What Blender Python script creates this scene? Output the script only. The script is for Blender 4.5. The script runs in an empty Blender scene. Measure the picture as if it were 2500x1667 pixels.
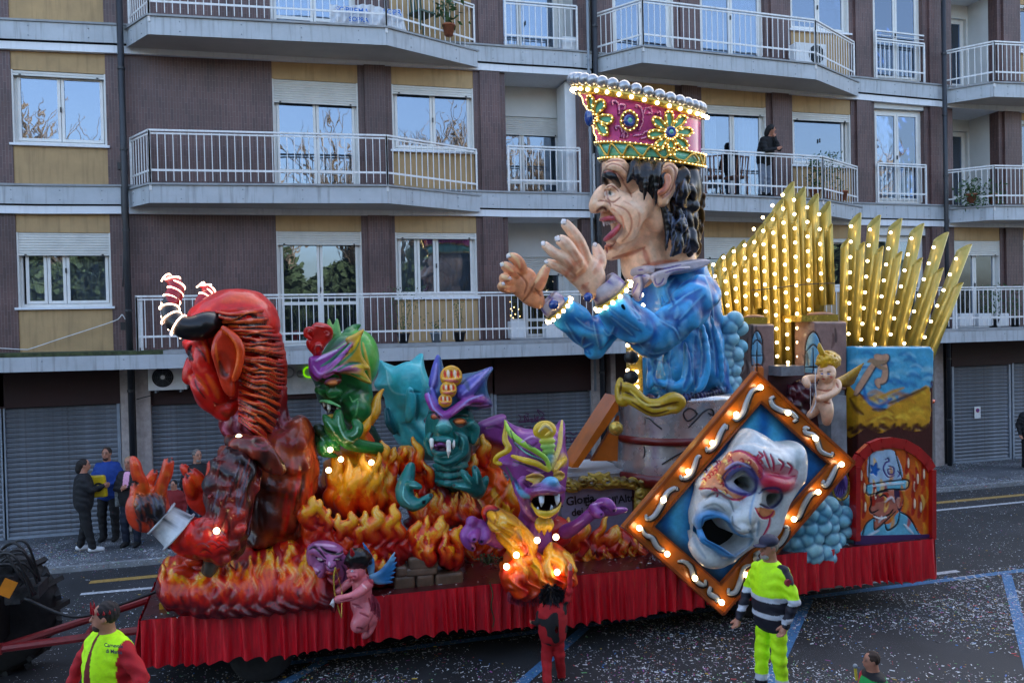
import bpy, math, random
import numpy as np
from mathutils import Vector, Matrix
random.seed(7); RNG = np.random.default_rng(7)
scene = bpy.context.scene
COL = scene.collection

# ---------------------------------------------------------------- camera
FPX, YAW, PITCH, ROLL, CAMH = 2018.0, .2705, .0161, -.023, 4.0
_fw = np.array([math.sin(YAW)*math.cos(PITCH), math.cos(YAW)*math.cos(PITCH), -math.sin(PITCH)])
_r = np.array([math.cos(YAW), -math.sin(YAW), 0.0]); _u = np.cross(_r, _fw)
_c, _s = math.cos(ROLL), math.sin(ROLL)
RX = _c*_r + _s*_u; UX = -_s*_r + _c*_u
CAM = np.array([0, 0, CAMH])
cd = bpy.data.cameras.new('camera'); cam = bpy.data.objects.new('camera', cd); COL.objects.link(cam)
cd.sensor_width = 36; cd.lens = 36*FPX/2500; cd.clip_start = .05; cd.clip_end = 600
cam.matrix_world = Matrix(((RX[0], UX[0], -_fw[0], 0), (RX[1], UX[1], -_fw[1], 0), (RX[2], UX[2], -_fw[2], CAMH), (0, 0, 0, 1)))
scene.camera = cam

# ---------------------------------------------------------------- light
SUN_EL, SUN_AZ = math.radians(20), math.radians(25)      # low sun behind the apartment block (azimuth from +Y towards +X)
w = bpy.data.worlds.new('World'); scene.world = w; w.use_nodes = True
nt = w.node_tree; bg = nt.nodes['Background']
sky = nt.nodes.new('ShaderNodeTexSky'); sky.sky_type = 'NISHITA'; sky.sun_disc = False
sky.sun_elevation = SUN_EL; sky.sun_rotation = SUN_AZ; sky.air_density = .85; sky.dust_density = 5.0; sky.ozone_density = .5
nt.links.new(sky.outputs[0], bg.inputs[0]); bg.inputs[1].default_value = .15
sl = bpy.data.lights.new('sun', 'SUN'); sun = bpy.data.objects.new('sun', sl); COL.objects.link(sun)
sl.energy = 3.0; sl.angle = math.radians(.5); sl.color = (1, .86, .7)
sd = Vector((math.sin(SUN_AZ)*math.cos(SUN_EL), math.cos(SUN_AZ)*math.cos(SUN_EL), math.sin(SUN_EL)))
sun.rotation_euler = sd.to_track_quat('Z', 'Y').to_euler()
scene.view_settings.view_transform = 'Standard'; scene.view_settings.look = 'None'
scene.view_settings.exposure = 2.65; scene.view_settings.gamma = 1; scene.view_settings.use_curve_mapping = False

# ---------------------------------------------------------------- photo pixel -> place helpers
def ray(x, y): return _fw + RX*(x-1250)/FPX - UX*(y-833.5)/FPX
def onY(x, y, Y): d = ray(x, y); return CAM + d*(Y/d[1])
def onZ(x, y, z): d = ray(x, y); return CAM + d*((z-CAMH)/d[2])
class Frame:
    """an enlarged crop of the photo (origin, scale) measured on the upright plane Y"""
    def __init__(s, x0, y0, sc, Y): s.x0, s.y0, s.sc, s.Y = x0, y0, sc, Y; s.d = float((onY(x0+800/sc, y0+800/sc, Y)-CAM)@_fw)
    def p(s, x, y, dep=0.0): return onY(s.x0+x/s.sc, s.y0+y/s.sc, s.Y-dep)
    def m(s, r, dep=0.0): return r/s.sc*(s.d-dep)/FPX
    def px(s, P):
        Q = np.asarray(P)-CAM; d = Q@_fw
        return np.stack([((Q@RX)/d*FPX+1250-s.x0)*s.sc, (-(Q@UX)/d*FPX+833.5-s.y0)*s.sc], -1)

# ---------------------------------------------------------------- object helpers
def tag(o, label=None, cat=None, group=None, kind=None):
    if label: o['label'] = label
    if cat: o['category'] = cat
    if group: o['group'] = group
    if kind: o['kind'] = kind
    return o
def empty(name, loc=(0, 0, 0), label=None, cat=None, group=None, parent=None):
    o = bpy.data.objects.new(name, None); COL.objects.link(o); o.location = [float(v) for v in loc]; o.empty_display_size = .2
    if parent: o.parent = parent
    return tag(o, label, cat, group)
def link(name, me, mat=None, parent=None):
    o = bpy.data.objects.new(name, me); COL.objects.link(o)
    if mat is not None:
        me.materials.clear(); me.materials.append(mat)
    if parent is not None:
        o.parent = parent
        if parent.parent is None: o.location = -parent.location
    return o
def share(src, name, parent, loc, rot=None, scale=None):
    o = bpy.data.objects.new(name, src); COL.objects.link(o); o.parent = parent
    base = parent.location if parent is not None else Vector((0, 0, 0))
    o.location = Vector([float(v) for v in loc]) - base
    if rot is not None: o.rotation_euler = rot
    if scale is not None: o.scale = scale
    return o
def np_mesh(name, V, F, smooth=False, cols=None):
    V = np.asarray(V, np.float32); F = np.asarray(F, np.int32)
    me = bpy.data.meshes.new(name); n = F.shape[1]
    me.vertices.add(len(V)); me.vertices.foreach_set('co', V.ravel())
    me.loops.add(F.size); me.loops.foreach_set('vertex_index', F.ravel())
    me.polygons.add(len(F)); me.polygons.foreach_set('loop_start', np.arange(0, F.size, n, dtype=np.int32))
    me.polygons.foreach_set('loop_total', np.full(len(F), n, np.int32))
    me.update(calc_edges=True); me.validate()
    if smooth: me.polygons.foreach_set('use_smooth', np.ones(len(me.polygons), bool))
    if cols is not None:
        a = me.color_attributes.new('Col', 'FLOAT_COLOR', 'POINT')
        c = np.ones((len(V), 4), np.float32); c[:, :3] = cols; a.data.foreach_set('color', c.ravel())
    return me
class MB:
    """collects simple solids into one mesh"""
    def __init__(s): s.v = []; s.f = []
    def add(s, vs, fs):
        b = len(s.v); s.v += [tuple(float(c) for c in v) for v in vs]; s.f += [tuple(i+b for i in f) for f in fs]; return s
    def box(s, x0, x1, y0, y1, z0, z1):
        return s.add([(x0,y0,z0),(x1,y0,z0),(x1,y1,z0),(x0,y1,z0),(x0,y0,z1),(x1,y0,z1),(x1,y1,z1),(x0,y1,z1)],
                     [(0,3,2,1),(4,5,6,7),(0,1,5,4),(1,2,6,5),(2,3,7,6),(3,0,4,7)])
    def hexa(s, P):   # 8 free corners, same order as box
        return s.add(P, [(0,3,2,1),(4,5,6,7),(0,1,5,4),(1,2,6,5),(2,3,7,6),(3,0,4,7)])
    def prism(s, pts, z0, z1):   # polygon in XY, counter-clockwise; z0/z1 numbers or per-point lists
        n = len(pts); a = z0 if hasattr(z0, '__len__') else [z0]*n; b = z1 if hasattr(z1, '__len__') else [z1]*n
        return s.add([(p[0], p[1], a[i]) for i, p in enumerate(pts)]+[(p[0], p[1], b[i]) for i, p in enumerate(pts)],
                     [tuple(range(n-1, -1, -1)), tuple(range(n, 2*n))]+[(i, (i+1) % n, n+(i+1) % n, n+i) for i in range(n)])
    def bar(s, a, b, w_, h_=None):   # square bar between two points
        h_ = h_ or w_; a = Vector([float(c) for c in a]); b = Vector([float(c) for c in b]); d = (b-a).normalized()
        up = Vector((0, 0, 1)) if abs(d.z) < .9 else Vector((0, 1, 0)); x = d.cross(up).normalized()*w_/2; y = x.cross(d).normalized()*h_/2
        return s.add([a-x-y, a+x-y, a+x+y, a-x+y, b-x-y, b+x-y, b+x+y, b-x+y],
                     [(0,1,2,3),(7,6,5,4),(0,4,5,1),(1,5,6,2),(2,6,7,3),(3,7,4,0)])
    def tube(s, pts, rs, n=8, cap=True):
        pts = [Vector([float(c) for c in p]) for p in pts]; rs = rs if hasattr(rs, '__len__') else [rs]*len(pts)
        vs, fs = [], []; ref = None
        for i, p in enumerate(pts):
            d = (pts[min(i+1, len(pts)-1)]-pts[max(i-1, 0)]).normalized()
            if ref is None: ref = Vector((0, 0, 1)) if abs(d.z) < .9 else Vector((1, 0, 0))
            x = d.cross(ref)
            if x.length < 1e-4: x = d.cross(Vector((0, 1, .3)))
            x.normalize(); y = x.cross(d).normalized(); ref = -y if False else ref
            for k in range(n):
                a = 2*math.pi*k/n; vs.append(p+(x*math.cos(a)+y*math.sin(a))*rs[i])
        for i in range(len(pts)-1):
            for k in range(n):
                fs.append((i*n+k, (i+1)*n+k, (i+1)*n+(k+1) % n, i*n+(k+1) % n))
        if cap: fs += [tuple(range(n)), tuple(range(len(pts)*n-1, len(pts)*n-n-1, -1))]
        return s.add(vs, fs)
    def lathe(s, c, prof, n=16, axis='z'):   # prof: (r, h)
        vs, fs = [], []
        for r, h in prof:
            for k in range(n):
                a = 2*math.pi*k/n; x, y = r*math.cos(a), r*math.sin(a)
                vs.append((c[0]+x, c[1]+y, c[2]+h) if axis == 'z' else (c[0]+x, c[1]+h, c[2]+y))
        for i in range(len(prof)-1):
            for k in range(n):
                q = (i*n+k, i*n+(k+1) % n, (i+1)*n+(k+1) % n, (i+1)*n+k); fs.append(q if axis == 'z' else q[::-1])
        e = [tuple(range(n-1, -1, -1)), tuple(range((len(prof)-1)*n, len(prof)*n))]
        fs += e if axis == 'z' else [t[::-1] for t in e]
        return s.add(vs, fs)
    def sphere(s, c, r, n=10, m=6, sc=(1, 1, 1)):
        prof = []
        vs = [(c[0], c[1], c[2]-r*sc[2])]; fs = []
        for i in range(1, m):
            t = -math.pi/2+math.pi*i/m
            for k in range(n):
                a = 2*math.pi*k/n; vs.append((c[0]+r*sc[0]*math.cos(t)*math.cos(a), c[1]+r*sc[1]*math.cos(t)*math.sin(a), c[2]+r*sc[2]*math.sin(t)))
        vs.append((c[0], c[1], c[2]+r*sc[2])); L = len(vs)-1
        for k in range(n):
            fs.append((0, 1+(k+1) % n, 1+k)); fs.append((L, 1+(m-2)*n+k, 1+(m-2)*n+(k+1) % n))
            for i in range(m-2): a = 1+i*n; fs.append((a+k, a+(k+1) % n, a+n+(k+1) % n, a+n+k))
        return s.add(vs, fs)
    def mesh(s, name, smooth=False):
        me = bpy.data.meshes.new(name); me.from_pydata(s.v, [], s.f); me.update()
        if smooth: me.polygons.foreach_set('use_smooth', [True]*len(me.polygons))
        return me
    def build(s, name, mat, parent=None, smooth=False): return link(name, s.mesh(name, smooth), mat, parent)
def edges_bevel(o, w_=.006, seg=2):
    m = o.modifiers.new('bevel', 'BEVEL'); m.width = w_; m.segments = seg; m.limit_method = 'ANGLE'; return o

# ---------------------------------------------------------------- materials
def lin(c): return tuple(((v/255)/12.92 if v/255 <= .04045 else ((v/255+.055)/1.055)**2.4) for v in c)
def mat(name, col=(.5, .5, .5), rough=.6, metal=0.0, coat=0.0, var=.12, vscale=6.0, bump=0.0, bscale=60.0, attr=False,
        emit=None, estr=0.0, stretch=None, streak=None, spec=.5, alpha=1.0, rvar=.1):
    m = bpy.data.materials.new(name); m.use_nodes = True; t = m.node_tree; N = t.nodes.new; L = t.links.new
    b = t.nodes['Principled BSDF']; b.inputs['Roughness'].default_value = rough; b.inputs['Metallic'].default_value = metal
    b.inputs['Coat Weight'].default_value = coat; b.inputs['Coat Roughness'].default_value = .12; b.inputs['Specular IOR Level'].default_value = spec
    tc = N('ShaderNodeTexCoord'); src = tc.outputs['Object']
    if stretch:
        mp = N('ShaderNodeMapping'); mp.inputs['Scale'].default_value = stretch; L(src, mp.inputs[0]); src = mp.outputs[0]
    if attr:
        a = N('ShaderNodeAttribute'); a.attribute_name = 'Col'; base = a.outputs['Color']
    else:
        rgb = N('ShaderNodeRGB'); rgb.outputs[0].default_value = (*col, 1); base = rgb.outputs[0]
    nz = N('ShaderNodeTexNoise'); nz.inputs['Scale'].default_value = vscale; nz.inputs['Detail'].default_value = 5; nz.inputs['Roughness'].default_value = .65; L(src, nz.inputs['Vector'])
    mr = N('ShaderNodeMapRange'); mr.inputs[1].default_value = .3; mr.inputs[2].default_value = .7; mr.inputs[3].default_value = 1-var*1.6; mr.inputs[4].default_value = 1+var; L(nz.outputs[0], mr.inputs[0])
    mx = N('ShaderNodeVectorMath'); mx.operation = 'SCALE'; L(base, mx.inputs[0]); L(mr.outputs[0], mx.inputs['Scale']); out = mx.outputs[0]
    if streak:   # vertical dirt streaks: (colour, amount)
        mp2 = N('ShaderNodeMapping'); mp2.inputs['Scale'].default_value = (9, 9, .7); L(tc.outputs['Object'], mp2.inputs[0])
        n2 = N('ShaderNodeTexNoise'); n2.inputs['Scale'].default_value = 1.6; n2.inputs['Detail'].default_value = 4; L(mp2.outputs[0], n2.inputs['Vector'])
        m2 = N('ShaderNodeMapRange'); m2.inputs[1].default_value = .52; m2.inputs[2].default_value = .75; m2.inputs[4].default_value = streak[1]; L(n2.outputs[0], m2.inputs[0])
        q = N('ShaderNodeMix'); q.data_type = 'RGBA'; L(m2.outputs[0], q.inputs[0]); L(out, q.inputs[6]); q.inputs[7].default_value = (*streak[0], 1); out = q.outputs[2]
    L(out, b.inputs['Base Color'])
    r2 = N('ShaderNodeMapRange'); r2.inputs[3].default_value = max(rough-rvar, .02); r2.inputs[4].default_value = min(rough+rvar, 1); L(nz.outputs[0], r2.inputs[0]); L(r2.outputs[0], b.inputs['Roughness'])
    if bump:
        n3 = N('ShaderNodeTexNoise'); n3.inputs['Scale'].default_value = bscale; n3.inputs['Detail'].default_value = 4; L(src, n3.inputs['Vector'])
        bp = N('ShaderNodeBump'); bp.inputs['Strength'].default_value = bump; bp.inputs['Distance'].default_value = .01; L(n3.outputs[0], bp.inputs['Height']); L(bp.outputs[0], b.inputs['Normal'])
    if emit: b.inputs['Emission Color'].default_value = (*emit, 1); b.inputs['Emission Strength'].default_value = estr
    return m
def tile_mat(name, c1, c2, mortar):
    m = bpy.data.materials.new(name); m.use_nodes = True; t = m.node_tree; N = t.nodes.new; L = t.links.new; b = t.nodes['Principled BSDF']
    tc = N('ShaderNodeTexCoord'); sp = N('ShaderNodeSeparateXYZ'); L(tc.outputs['Object'], sp.inputs[0])
    ad = N('ShaderNodeMath'); L(sp.outputs[0], ad.inputs[0]); L(sp.outputs[1], ad.inputs[1])
    cb = N('ShaderNodeCombineXYZ'); L(sp.outputs[2], cb.inputs[0]); L(ad.outputs[0], cb.inputs[1])
    br = N('ShaderNodeTexBrick'); br.inputs['Scale'].default_value = 1; br.inputs['Brick Width'].default_value = .24; br.inputs['Row Height'].default_value = .055
    br.inputs['Mortar Size'].default_value = .003; br.inputs['Mortar Smooth'].default_value = .3; br.offset = .43; br.offset_frequency = 2; br.squash = 1
    br.inputs['Color1'].default_value = (*c1, 1); br.inputs['Color2'].default_value = (*c2, 1); br.inputs['Mortar'].default_value = (*mortar, 1); br.inputs['Bias'].default_value = -.2
    L(cb.outputs[0], br.inputs['Vector'])
    nz = N('ShaderNodeTexNoise'); nz.inputs['Scale'].default_value = 1.3; nz.inputs['Detail'].default_value = 6; L(tc.outputs['Object'], nz.inputs['Vector'])
    mr = N('ShaderNodeMapRange'); mr.inputs[1].default_value = .3; mr.inputs[2].default_value = .7; mr.inputs[3].default_value = .72; mr.inputs[4].default_value = 1.28; L(nz.outputs[0], mr.inputs[0])
    mx = N('ShaderNodeVectorMath'); mx.operation = 'SCALE'; L(br.outputs[0], mx.inputs[0]); L(mr.outputs[0], mx.inputs['Scale']); L(mx.outputs[0], b.inputs['Base Color'])
    b.inputs['Roughness'].default_value = .5
    bp = N('ShaderNodeBump'); bp.inputs['Distance'].default_value = .004; bp.inputs['Strength'].default_value = .5; bp.invert = True; L(br.outputs['Fac'], bp.inputs['Height']); L(bp.outputs[0], b.inputs['Normal'])
    return m
def glass_mat(name, tint=(.02, .025, .03), refl=.3, see=.45):
    m = bpy.data.materials.new(name); m.use_nodes = True; t = m.node_tree; N = t.nodes.new; L = t.links.new
    for n in list(t.nodes): t.nodes.remove(n)
    o = N('ShaderNodeOutputMaterial'); g = N('ShaderNodeBsdfGlossy'); g.inputs['Roughness'].default_value = .01; g.inputs['Color'].default_value = (.66, .79, 1, 1)
    tc = N('ShaderNodeTexCoord'); nz = N('ShaderNodeTexNoise'); nz.inputs['Scale'].default_value = 1.7; L(tc.outputs['Object'], nz.inputs['Vector'])
    bp = N('ShaderNodeBump'); bp.inputs['Strength'].default_value = .12; bp.inputs['Distance'].default_value = .02; L(nz.outputs[0], bp.inputs['Height']); L(bp.outputs[0], g.inputs['Normal'])
    d = N('ShaderNodeBsdfDiffuse'); d.inputs[0].default_value = (*tint, 1); tr = N('ShaderNodeBsdfTransparent'); tr.inputs[0].default_value = (.8, .84, .86, 1)
    m1 = N('ShaderNodeMixShader'); m1.inputs[0].default_value = see; L(d.outputs[0], m1.inputs[1]); L(tr.outputs[0], m1.inputs[2])
    fr = N('ShaderNodeFresnel'); fr.inputs[0].default_value = 1.5; ad = N('ShaderNodeMath'); ad.use_clamp = True; ad.inputs[1].default_value = refl; L(fr.outputs[0], ad.inputs[0])
    m2 = N('ShaderNodeMixShader'); L(ad.outputs[0], m2.inputs[0]); L(m1.outputs[0], m2.inputs[1]); L(g.outputs[0], m2.inputs[2]); L(m2.outputs[0], o.inputs[0])
    return m
def road_mat(name, base, speck, dens, scale=90, aggregate=.35):
    m = bpy.data.materials.new(name); m.use_nodes = True; t = m.node_tree; N = t.nodes.new; L = t.links.new; b = t.nodes['Principled BSDF']
    tc = N('ShaderNodeTexCoord'); s = tc.outputs['Object']
    n1 = N('ShaderNodeTexNoise'); n1.inputs['Scale'].default_value = .7; n1.inputs['Detail'].default_value = 6; L(s, n1.inputs['Vector'])
    n2 = N('ShaderNodeTexNoise'); n2.inputs['Scale'].default_value = 130; n2.inputs['Detail'].default_value = 3; L(s, n2.inputs['Vector'])
    a = N('ShaderNodeMapRange'); a.inputs[1].default_value = .3; a.inputs[2].default_value = .7; a.inputs[3].default_value = .55; a.inputs[4].default_value = 1.5; L(n1.outputs[0], a.inputs[0])
    c = N('ShaderNodeMapRange'); c.inputs[1].default_value = .3; c.inputs[2].default_value = .7; c.inputs[3].default_value = 1-aggregate; c.inputs[4].default_value = 1+aggregate; L(n2.outputs[0], c.inputs[0])
    mu = N('ShaderNodeMath'); mu.operation = 'MULTIPLY'; L(a.outputs[0], mu.inputs[0]); L(c.outputs[0], mu.inputs[1])
    rgb = N('ShaderNodeVectorMath'); rgb.operation = 'SCALE'; rgb.inputs[0].default_value = base; L(mu.outputs[0], rgb.inputs['Scale'])
    vo = N('ShaderNodeTexVoronoi'); vo.inputs['Scale'].default_value = scale; vo.inputs['Randomness'].default_value = 1; L(s, vo.inputs['Vector'])
    n4 = N('ShaderNodeTexNoise'); n4.inputs['Scale'].default_value = 1.1; n4.inputs['Detail'].default_value = 5; L(s, n4.inputs['Vector'])
    d2 = N('ShaderNodeMapRange'); d2.inputs[1].default_value = .38; d2.inputs[2].default_value = .66; d2.inputs[3].default_value = .0; d2.inputs[4].default_value = dens; L(n4.outputs[0], d2.inputs[0])
    lt = N('ShaderNodeMath'); lt.operation = 'LESS_THAN'; L(vo.outputs['Distance'], lt.inputs[0]); L(d2.outputs[0], lt.inputs[1])
    q = N('ShaderNodeMix'); q.data_type = 'RGBA'; L(lt.outputs[0], q.inputs[0]); L(rgb.outputs[0], q.inputs[6]); q.inputs[7].default_value = (*speck, 1); L(q.outputs[2], b.inputs['Base Color'])
    b.inputs['Roughness'].default_value = .75
    bp = N('ShaderNodeBump'); bp.inputs['Strength'].default_value = .4; bp.inputs['Distance'].default_value = .006; L(n2.outputs[0], bp.inputs['Height']); L(bp.outputs[0], b.inputs['Normal'])
    return m

M = dict(
    tile=tile_mat('brown_ceramic_tile', (.108, .056, .052), (.066, .036, .037), (.17, .13, .125)),
    ochre=mat('ochre_plaster', (.43, .285, .14), .85, var=.09, vscale=2.5, bump=.25, bscale=160, streak=((.20, .13, .07), .45)),
    white=mat('white_painted_metal', (.72, .72, .72), .38, var=.06, streak=((.35, .3, .26), .3)),
    rail=mat('white_railing_paint', (.74, .74, .74), .4, var=.1, vscale=20, streak=((.3, .2, .14), .35)),
    pvc=mat('white_window_frame', (.70, .69, .66), .35, var=.05),
    blind=mat('roller_blind_plastic', (.62, .61, .57), .45, var=.07, vscale=3),
    fascia=mat('grey_fascia_board', (.43, .46, .49), .55, var=.09, vscale=1.6, bump=.1, streak=((.20, .20, .20), .65)),
    band=mat('white_band_board', (.72, .74, .78), .5, var=.05, vscale=1.2, streak=((.4, .4, .42), .3)),
    soffit=mat('soffit_paint', (.46, .42, .37), .85, var=.1, vscale=1.0, bump=.15, bscale=80),
    loggia=mat('loggia_plaster', (.62, .62, .60), .85, var=.06, vscale=1.4),
    concrete=mat('pillar_roughcast', (.42, .36, .34), .9, var=.15, vscale=9, bump=.7, bscale=70, streak=((.22, .19, .18), .35)),
    maroon=mat('maroon_fascia', (.026, .005, .005), .7, var=.2, vscale=1.5),
    shutter=mat('galvanised_shutter', (.17, .185, .21), .42, metal=.35, var=.26, vscale=1.8, streak=((.09, .075, .07), .6)),
    shutter_frame=mat('shutter_guide', (.27, .31, .37), .45, metal=.3, var=.12),
    pipe=mat('dark_downpipe', (.022, .024, .03), .45, var=.2),
    gpipe=mat('grey_gas_pipe', (.22, .25, .28), .5, var=.1),
    black=mat('black_plastic', (.012, .012, .013), .45, var=.1),
    rubber=mat('tyre_rubber', (.018, .018, .019), .8, var=.3, vscale=14, bump=.3, bscale=50),
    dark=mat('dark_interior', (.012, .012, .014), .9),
    curtain=mat('net_curtain', (.60, .62, .66), .85, var=.05, stretch=(14, 14, .3)),
    darkblue=mat('dark_blue_panel', (.02, .035, .07), .5),
    glass=glass_mat('window_glass', refl=.16, see=.45),
    glass_c=glass_mat('window_glass_clear', refl=.14, see=.85),
    moss=mat('mossy_concrete', (.055, .07, .028), .95, var=.5, vscale=7, bump=.6, bscale=60),
    floor=mat('balcony_screed', (.30, .31, .32), .85, var=.15, vscale=4),
    road=road_mat('asphalt', (.024, .025, .028), (.4, .42, .45), .17, 75),
    pave=road_mat('pavement_asphalt', (.075, .08, .09), (.42, .44, .47), .42, 60, .25),
    paintw=mat('white_road_paint', (.55, .56, .58), .6, var=.35, vscale=22),
    painty=mat('yellow_road_paint', (.42, .26, .07), .6, var=.3, vscale=22),
    paintb=mat('blue_road_paint', (.07, .21, .42), .6, var=.3, vscale=22),
    kerb=mat('kerb_stone', (.22, .23, .24), .85, var=.2, vscale=8, bump=.3),
    leaf=mat('green_leaves', (.045, .10, .03), .6, var=.4, vscale=12),
    terracotta=mat('terracotta', (.30, .10, .05), .8, var=.2),
    whiteplastic=mat('white_plastic', (.68, .69, .7), .4, var=.05),
    gold=mat('gold_paint', (.62, .42, .07), .26, metal=.55, coat=.3, var=.12, vscale=9, bump=.12, bscale=40),
    brass=mat('gold_pipe_paint', (.52, .39, .08), .33, metal=.4, coat=.25, var=.1, vscale=5),
    bulb=mat('lit_bulb', (1, .9, .7), .3, emit=(1, .72, .38), estr=2.6),
    tinybulb=mat('lit_fairy_light', (1, .85, .5), .3, emit=(1, .62, .2), estr=.9),
    strip=mat('lit_led_strip', (1, .85, .7), .3, emit=(1, .62, .42), estr=1.6),
    redcloth=mat('red_satin', (.60, .005, .016), .34, coat=.15, var=.22, vscale=5, stretch=(6, 6, .6), bump=.15, bscale=20),
    reddeck=mat('dark_red_deck', (.085, .010, .012), .3, coat=.3, var=.3, vscale=5),
    redmetal=mat('red_drawbar_paint', (.20, .012, .014), .4, var=.2),
    sculpt=mat('glossy_papier_mache', attr=True, rough=.36, coat=.32, var=.16, vscale=7, bump=.45, bscale=18, spec=.35),
    matte=mat('cloth_colours', attr=True, rough=.8, var=.12, vscale=20, bump=.25, bscale=120),
    skin=mat('skin_and_cloth', attr=True, rough=.55, var=.08, vscale=20),
)
def put_mesh(name, V, F, cols, mt, parent, smooth=True): return link(name, np_mesh(name, V, F, smooth, cols), mt, parent)
def text_mesh(txt, size, depth=.002, bold=False):
    cu = bpy.data.curves.new('lettering', 'FONT'); cu.body = txt; cu.size = size; cu.extrude = depth; cu.align_x = 'CENTER'; cu.align_y = 'CENTER'; cu.resolution_u = 3
    if bold: cu.offset = size*.018
    o = bpy.data.objects.new('lettering', cu); COL.objects.link(o); dg = bpy.context.evaluated_depsgraph_get(); dg.update()
    me = bpy.data.meshes.new_from_object(o.evaluated_get(dg)); bpy.data.objects.remove(o); me.name = 'lettering'; return me
def catmull(P, n=6, closed=False):
    P = np.asarray(P, float); N = len(P); out = []
    rng = range(N) if closed else range(N-1)
    for i in rng:
        if closed: a, b, c, d = P[(i-1) % N], P[i], P[(i+1) % N], P[(i+2) % N]
        else: a, b, c, d = P[max(i-1, 0)], P[i], P[i+1], P[min(i+2, N-1)]
        for t in np.linspace(0, 1, n, endpoint=False):
            out.append(.5*((2*b)+(c-a)*t+(2*a-5*b+4*c-d)*t*t+(3*b-a-3*c+d)*t**3))
    if not closed: out.append(P[-1])
    return np.array(out)
# ================================================================ STREET
def sheet(name, x0, x1, y0, y1, z, m, kind='structure'):
    o = MB().add([(x0, y0, z), (x1, y0, z), (x1, y1, z), (x0, y1, z)], [(0, 1, 2, 3)]).build(name, m); o['kind'] = kind; return o
sheet('ground', -150, 150, -150, 150, -.02, M['road'])
sheet('road', -60, 80, -2, 15.66, 0, M['road'])
KY = 15.75
pv = MB().box(-60, 80, KY, 18.3, -.02, .09).build('pavement', M['pave']); pv['kind'] = 'structure'
kb = MB()
for i in range(140): kb.box(-60+i, -60+i+.992, KY-.13, KY-.002, -.02, .094)
tag(kb.build('kerb', M['kerb']), kind='structure')
mk = MB()
def paint(mb, P, z=.004): mb.add([(p[0], p[1], z) for p in P], [tuple(range(len(P)))])
def strip(mb, a, b, w_, z=.004):
    a, b = Vector(a), Vector(b); d = (b-a).normalized(); n = Vector((-d.y, d.x))*w_/2
    paint(mb, [a-n, b-n, b+n, a+n], z)
for x0, x1 in ((-60, -5.2), (-4.9, -3.9), (-3.15, -1.0), (-.2, 80)): strip(mk, (x0, 14.22), (x1, 14.14), .11)
strip(mk, (6.5, 10.62), (10.2, 10.68), .11); strip(mk, (-2.9, 9.96), (-1.0, 10.0), .11)
tag(mk.build('white_road_marking', M['paintw']), kind='structure')
mk = MB()
for x0, x1 in ((-60, -5.3), (-5.0, -3.8), (-3.15, 80)): strip(mk, (x0, 14.86), (x1, 14.5 if x1 > 0 else 14.84), .17)
tag(mk.build('yellow_road_marking', M['painty']), kind='structure')
mk = MB(); strip(mk, (-.4, 10.36), (60, 10.42), .13)
for x in (-3.0, .40, 3.78, 7.2, 10.75, 14.3, 17.9, 21.5): strip(mk, (x, 10.30), (x-4.6, 5.35), .14)
tag(mk.build('blue_parking_marking', M['paintb']), kind='structure')
tm = text_mesh('1223', .32, .0); tm.transform(Matrix.Rotation(math.pi, 4, 'Z')); p_ = onZ(2190*1.0, 1424, .004)
q_ = onZ(2372, 1410, 0); o = link('parking_bay_number', tm, M['paintw']); o.location = (q_[0], q_[1], .008); o['kind'] = 'structure'

# loose paper confetti: tens of thousands of flat scraps
def confetti(n, x0, x1, y0, y1, z, name, big=1.0, clump=None):
    P = np.stack([RNG.uniform(x0, x1, n*3), RNG.uniform(y0, y1, n*3)], 1)
    f = (np.sin(P[:, 0]*1.3+np.sin(P[:, 1]*.9)*2)+np.sin(P[:, 1]*2.1+P[:, 0]*.7+1.3)+np.sin(P[:, 0]*4.7+P[:, 1]*3.1)*.7)
    keep = RNG.uniform(-2.0, 2.4, len(P)) < f; P = P[keep][:n]; n = len(P)
    a = RNG.uniform(0, 6.28, n); L = np.where(RNG.random(n) < .16, RNG.uniform(.022, .05, n), RNG.uniform(.006, .016, n))*big; W = np.minimum(L, RNG.uniform(.005, .011, n)*big)
    dx = np.stack([np.cos(a), np.sin(a)], 1); dy = np.stack([-dx[:, 1], dx[:, 0]], 1); t = RNG.uniform(-.3, .3, n)*W
    zz = z+RNG.uniform(.006, .012, n)
    V = np.zeros((n, 4, 3))
    for k, (i, j) in enumerate(((-1, -1), (1, -1), (1, 1), (-1, 1))):
        V[:, k, :2] = P+dx*(L*i/2)[:, None]+dy*(W*j/2)[:, None]; V[:, k, 2] = zz+j*t
    pal = np.array([lin(c) for c in ((240, 242, 245),)*15+((220, 90, 90), (90, 150, 220), (230, 190, 70), (120, 190, 120), (200, 110, 180))])
    c = np.repeat(pal[RNG.integers(0, len(pal), n)]*RNG.uniform(.55, .95, n)[:, None], 4, 0)
    return tag(link(name, np_mesh(name, V.reshape(-1, 3), np.arange(n*4).reshape(n, 4), False, c), M['matte']), kind='stuff')
tag(confetti(52000, -6, 13, 5.2, 10.6, 0, 'street_confetti', 1.3), 'white paper confetti scattered over the asphalt in front of the float', 'confetti')
tag(confetti(15000, -7, 24, 10.6, 15.6, 0, 'street_confetti', 1.0), 'white paper confetti on the road lane behind the float', 'confetti')
tag(confetti(34000, -8, 26, 15.3, 18.1, .09, 'pavement_confetti', 1.1), 'white paper confetti strewn along the pavement by the shutters', 'confetti')

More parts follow.
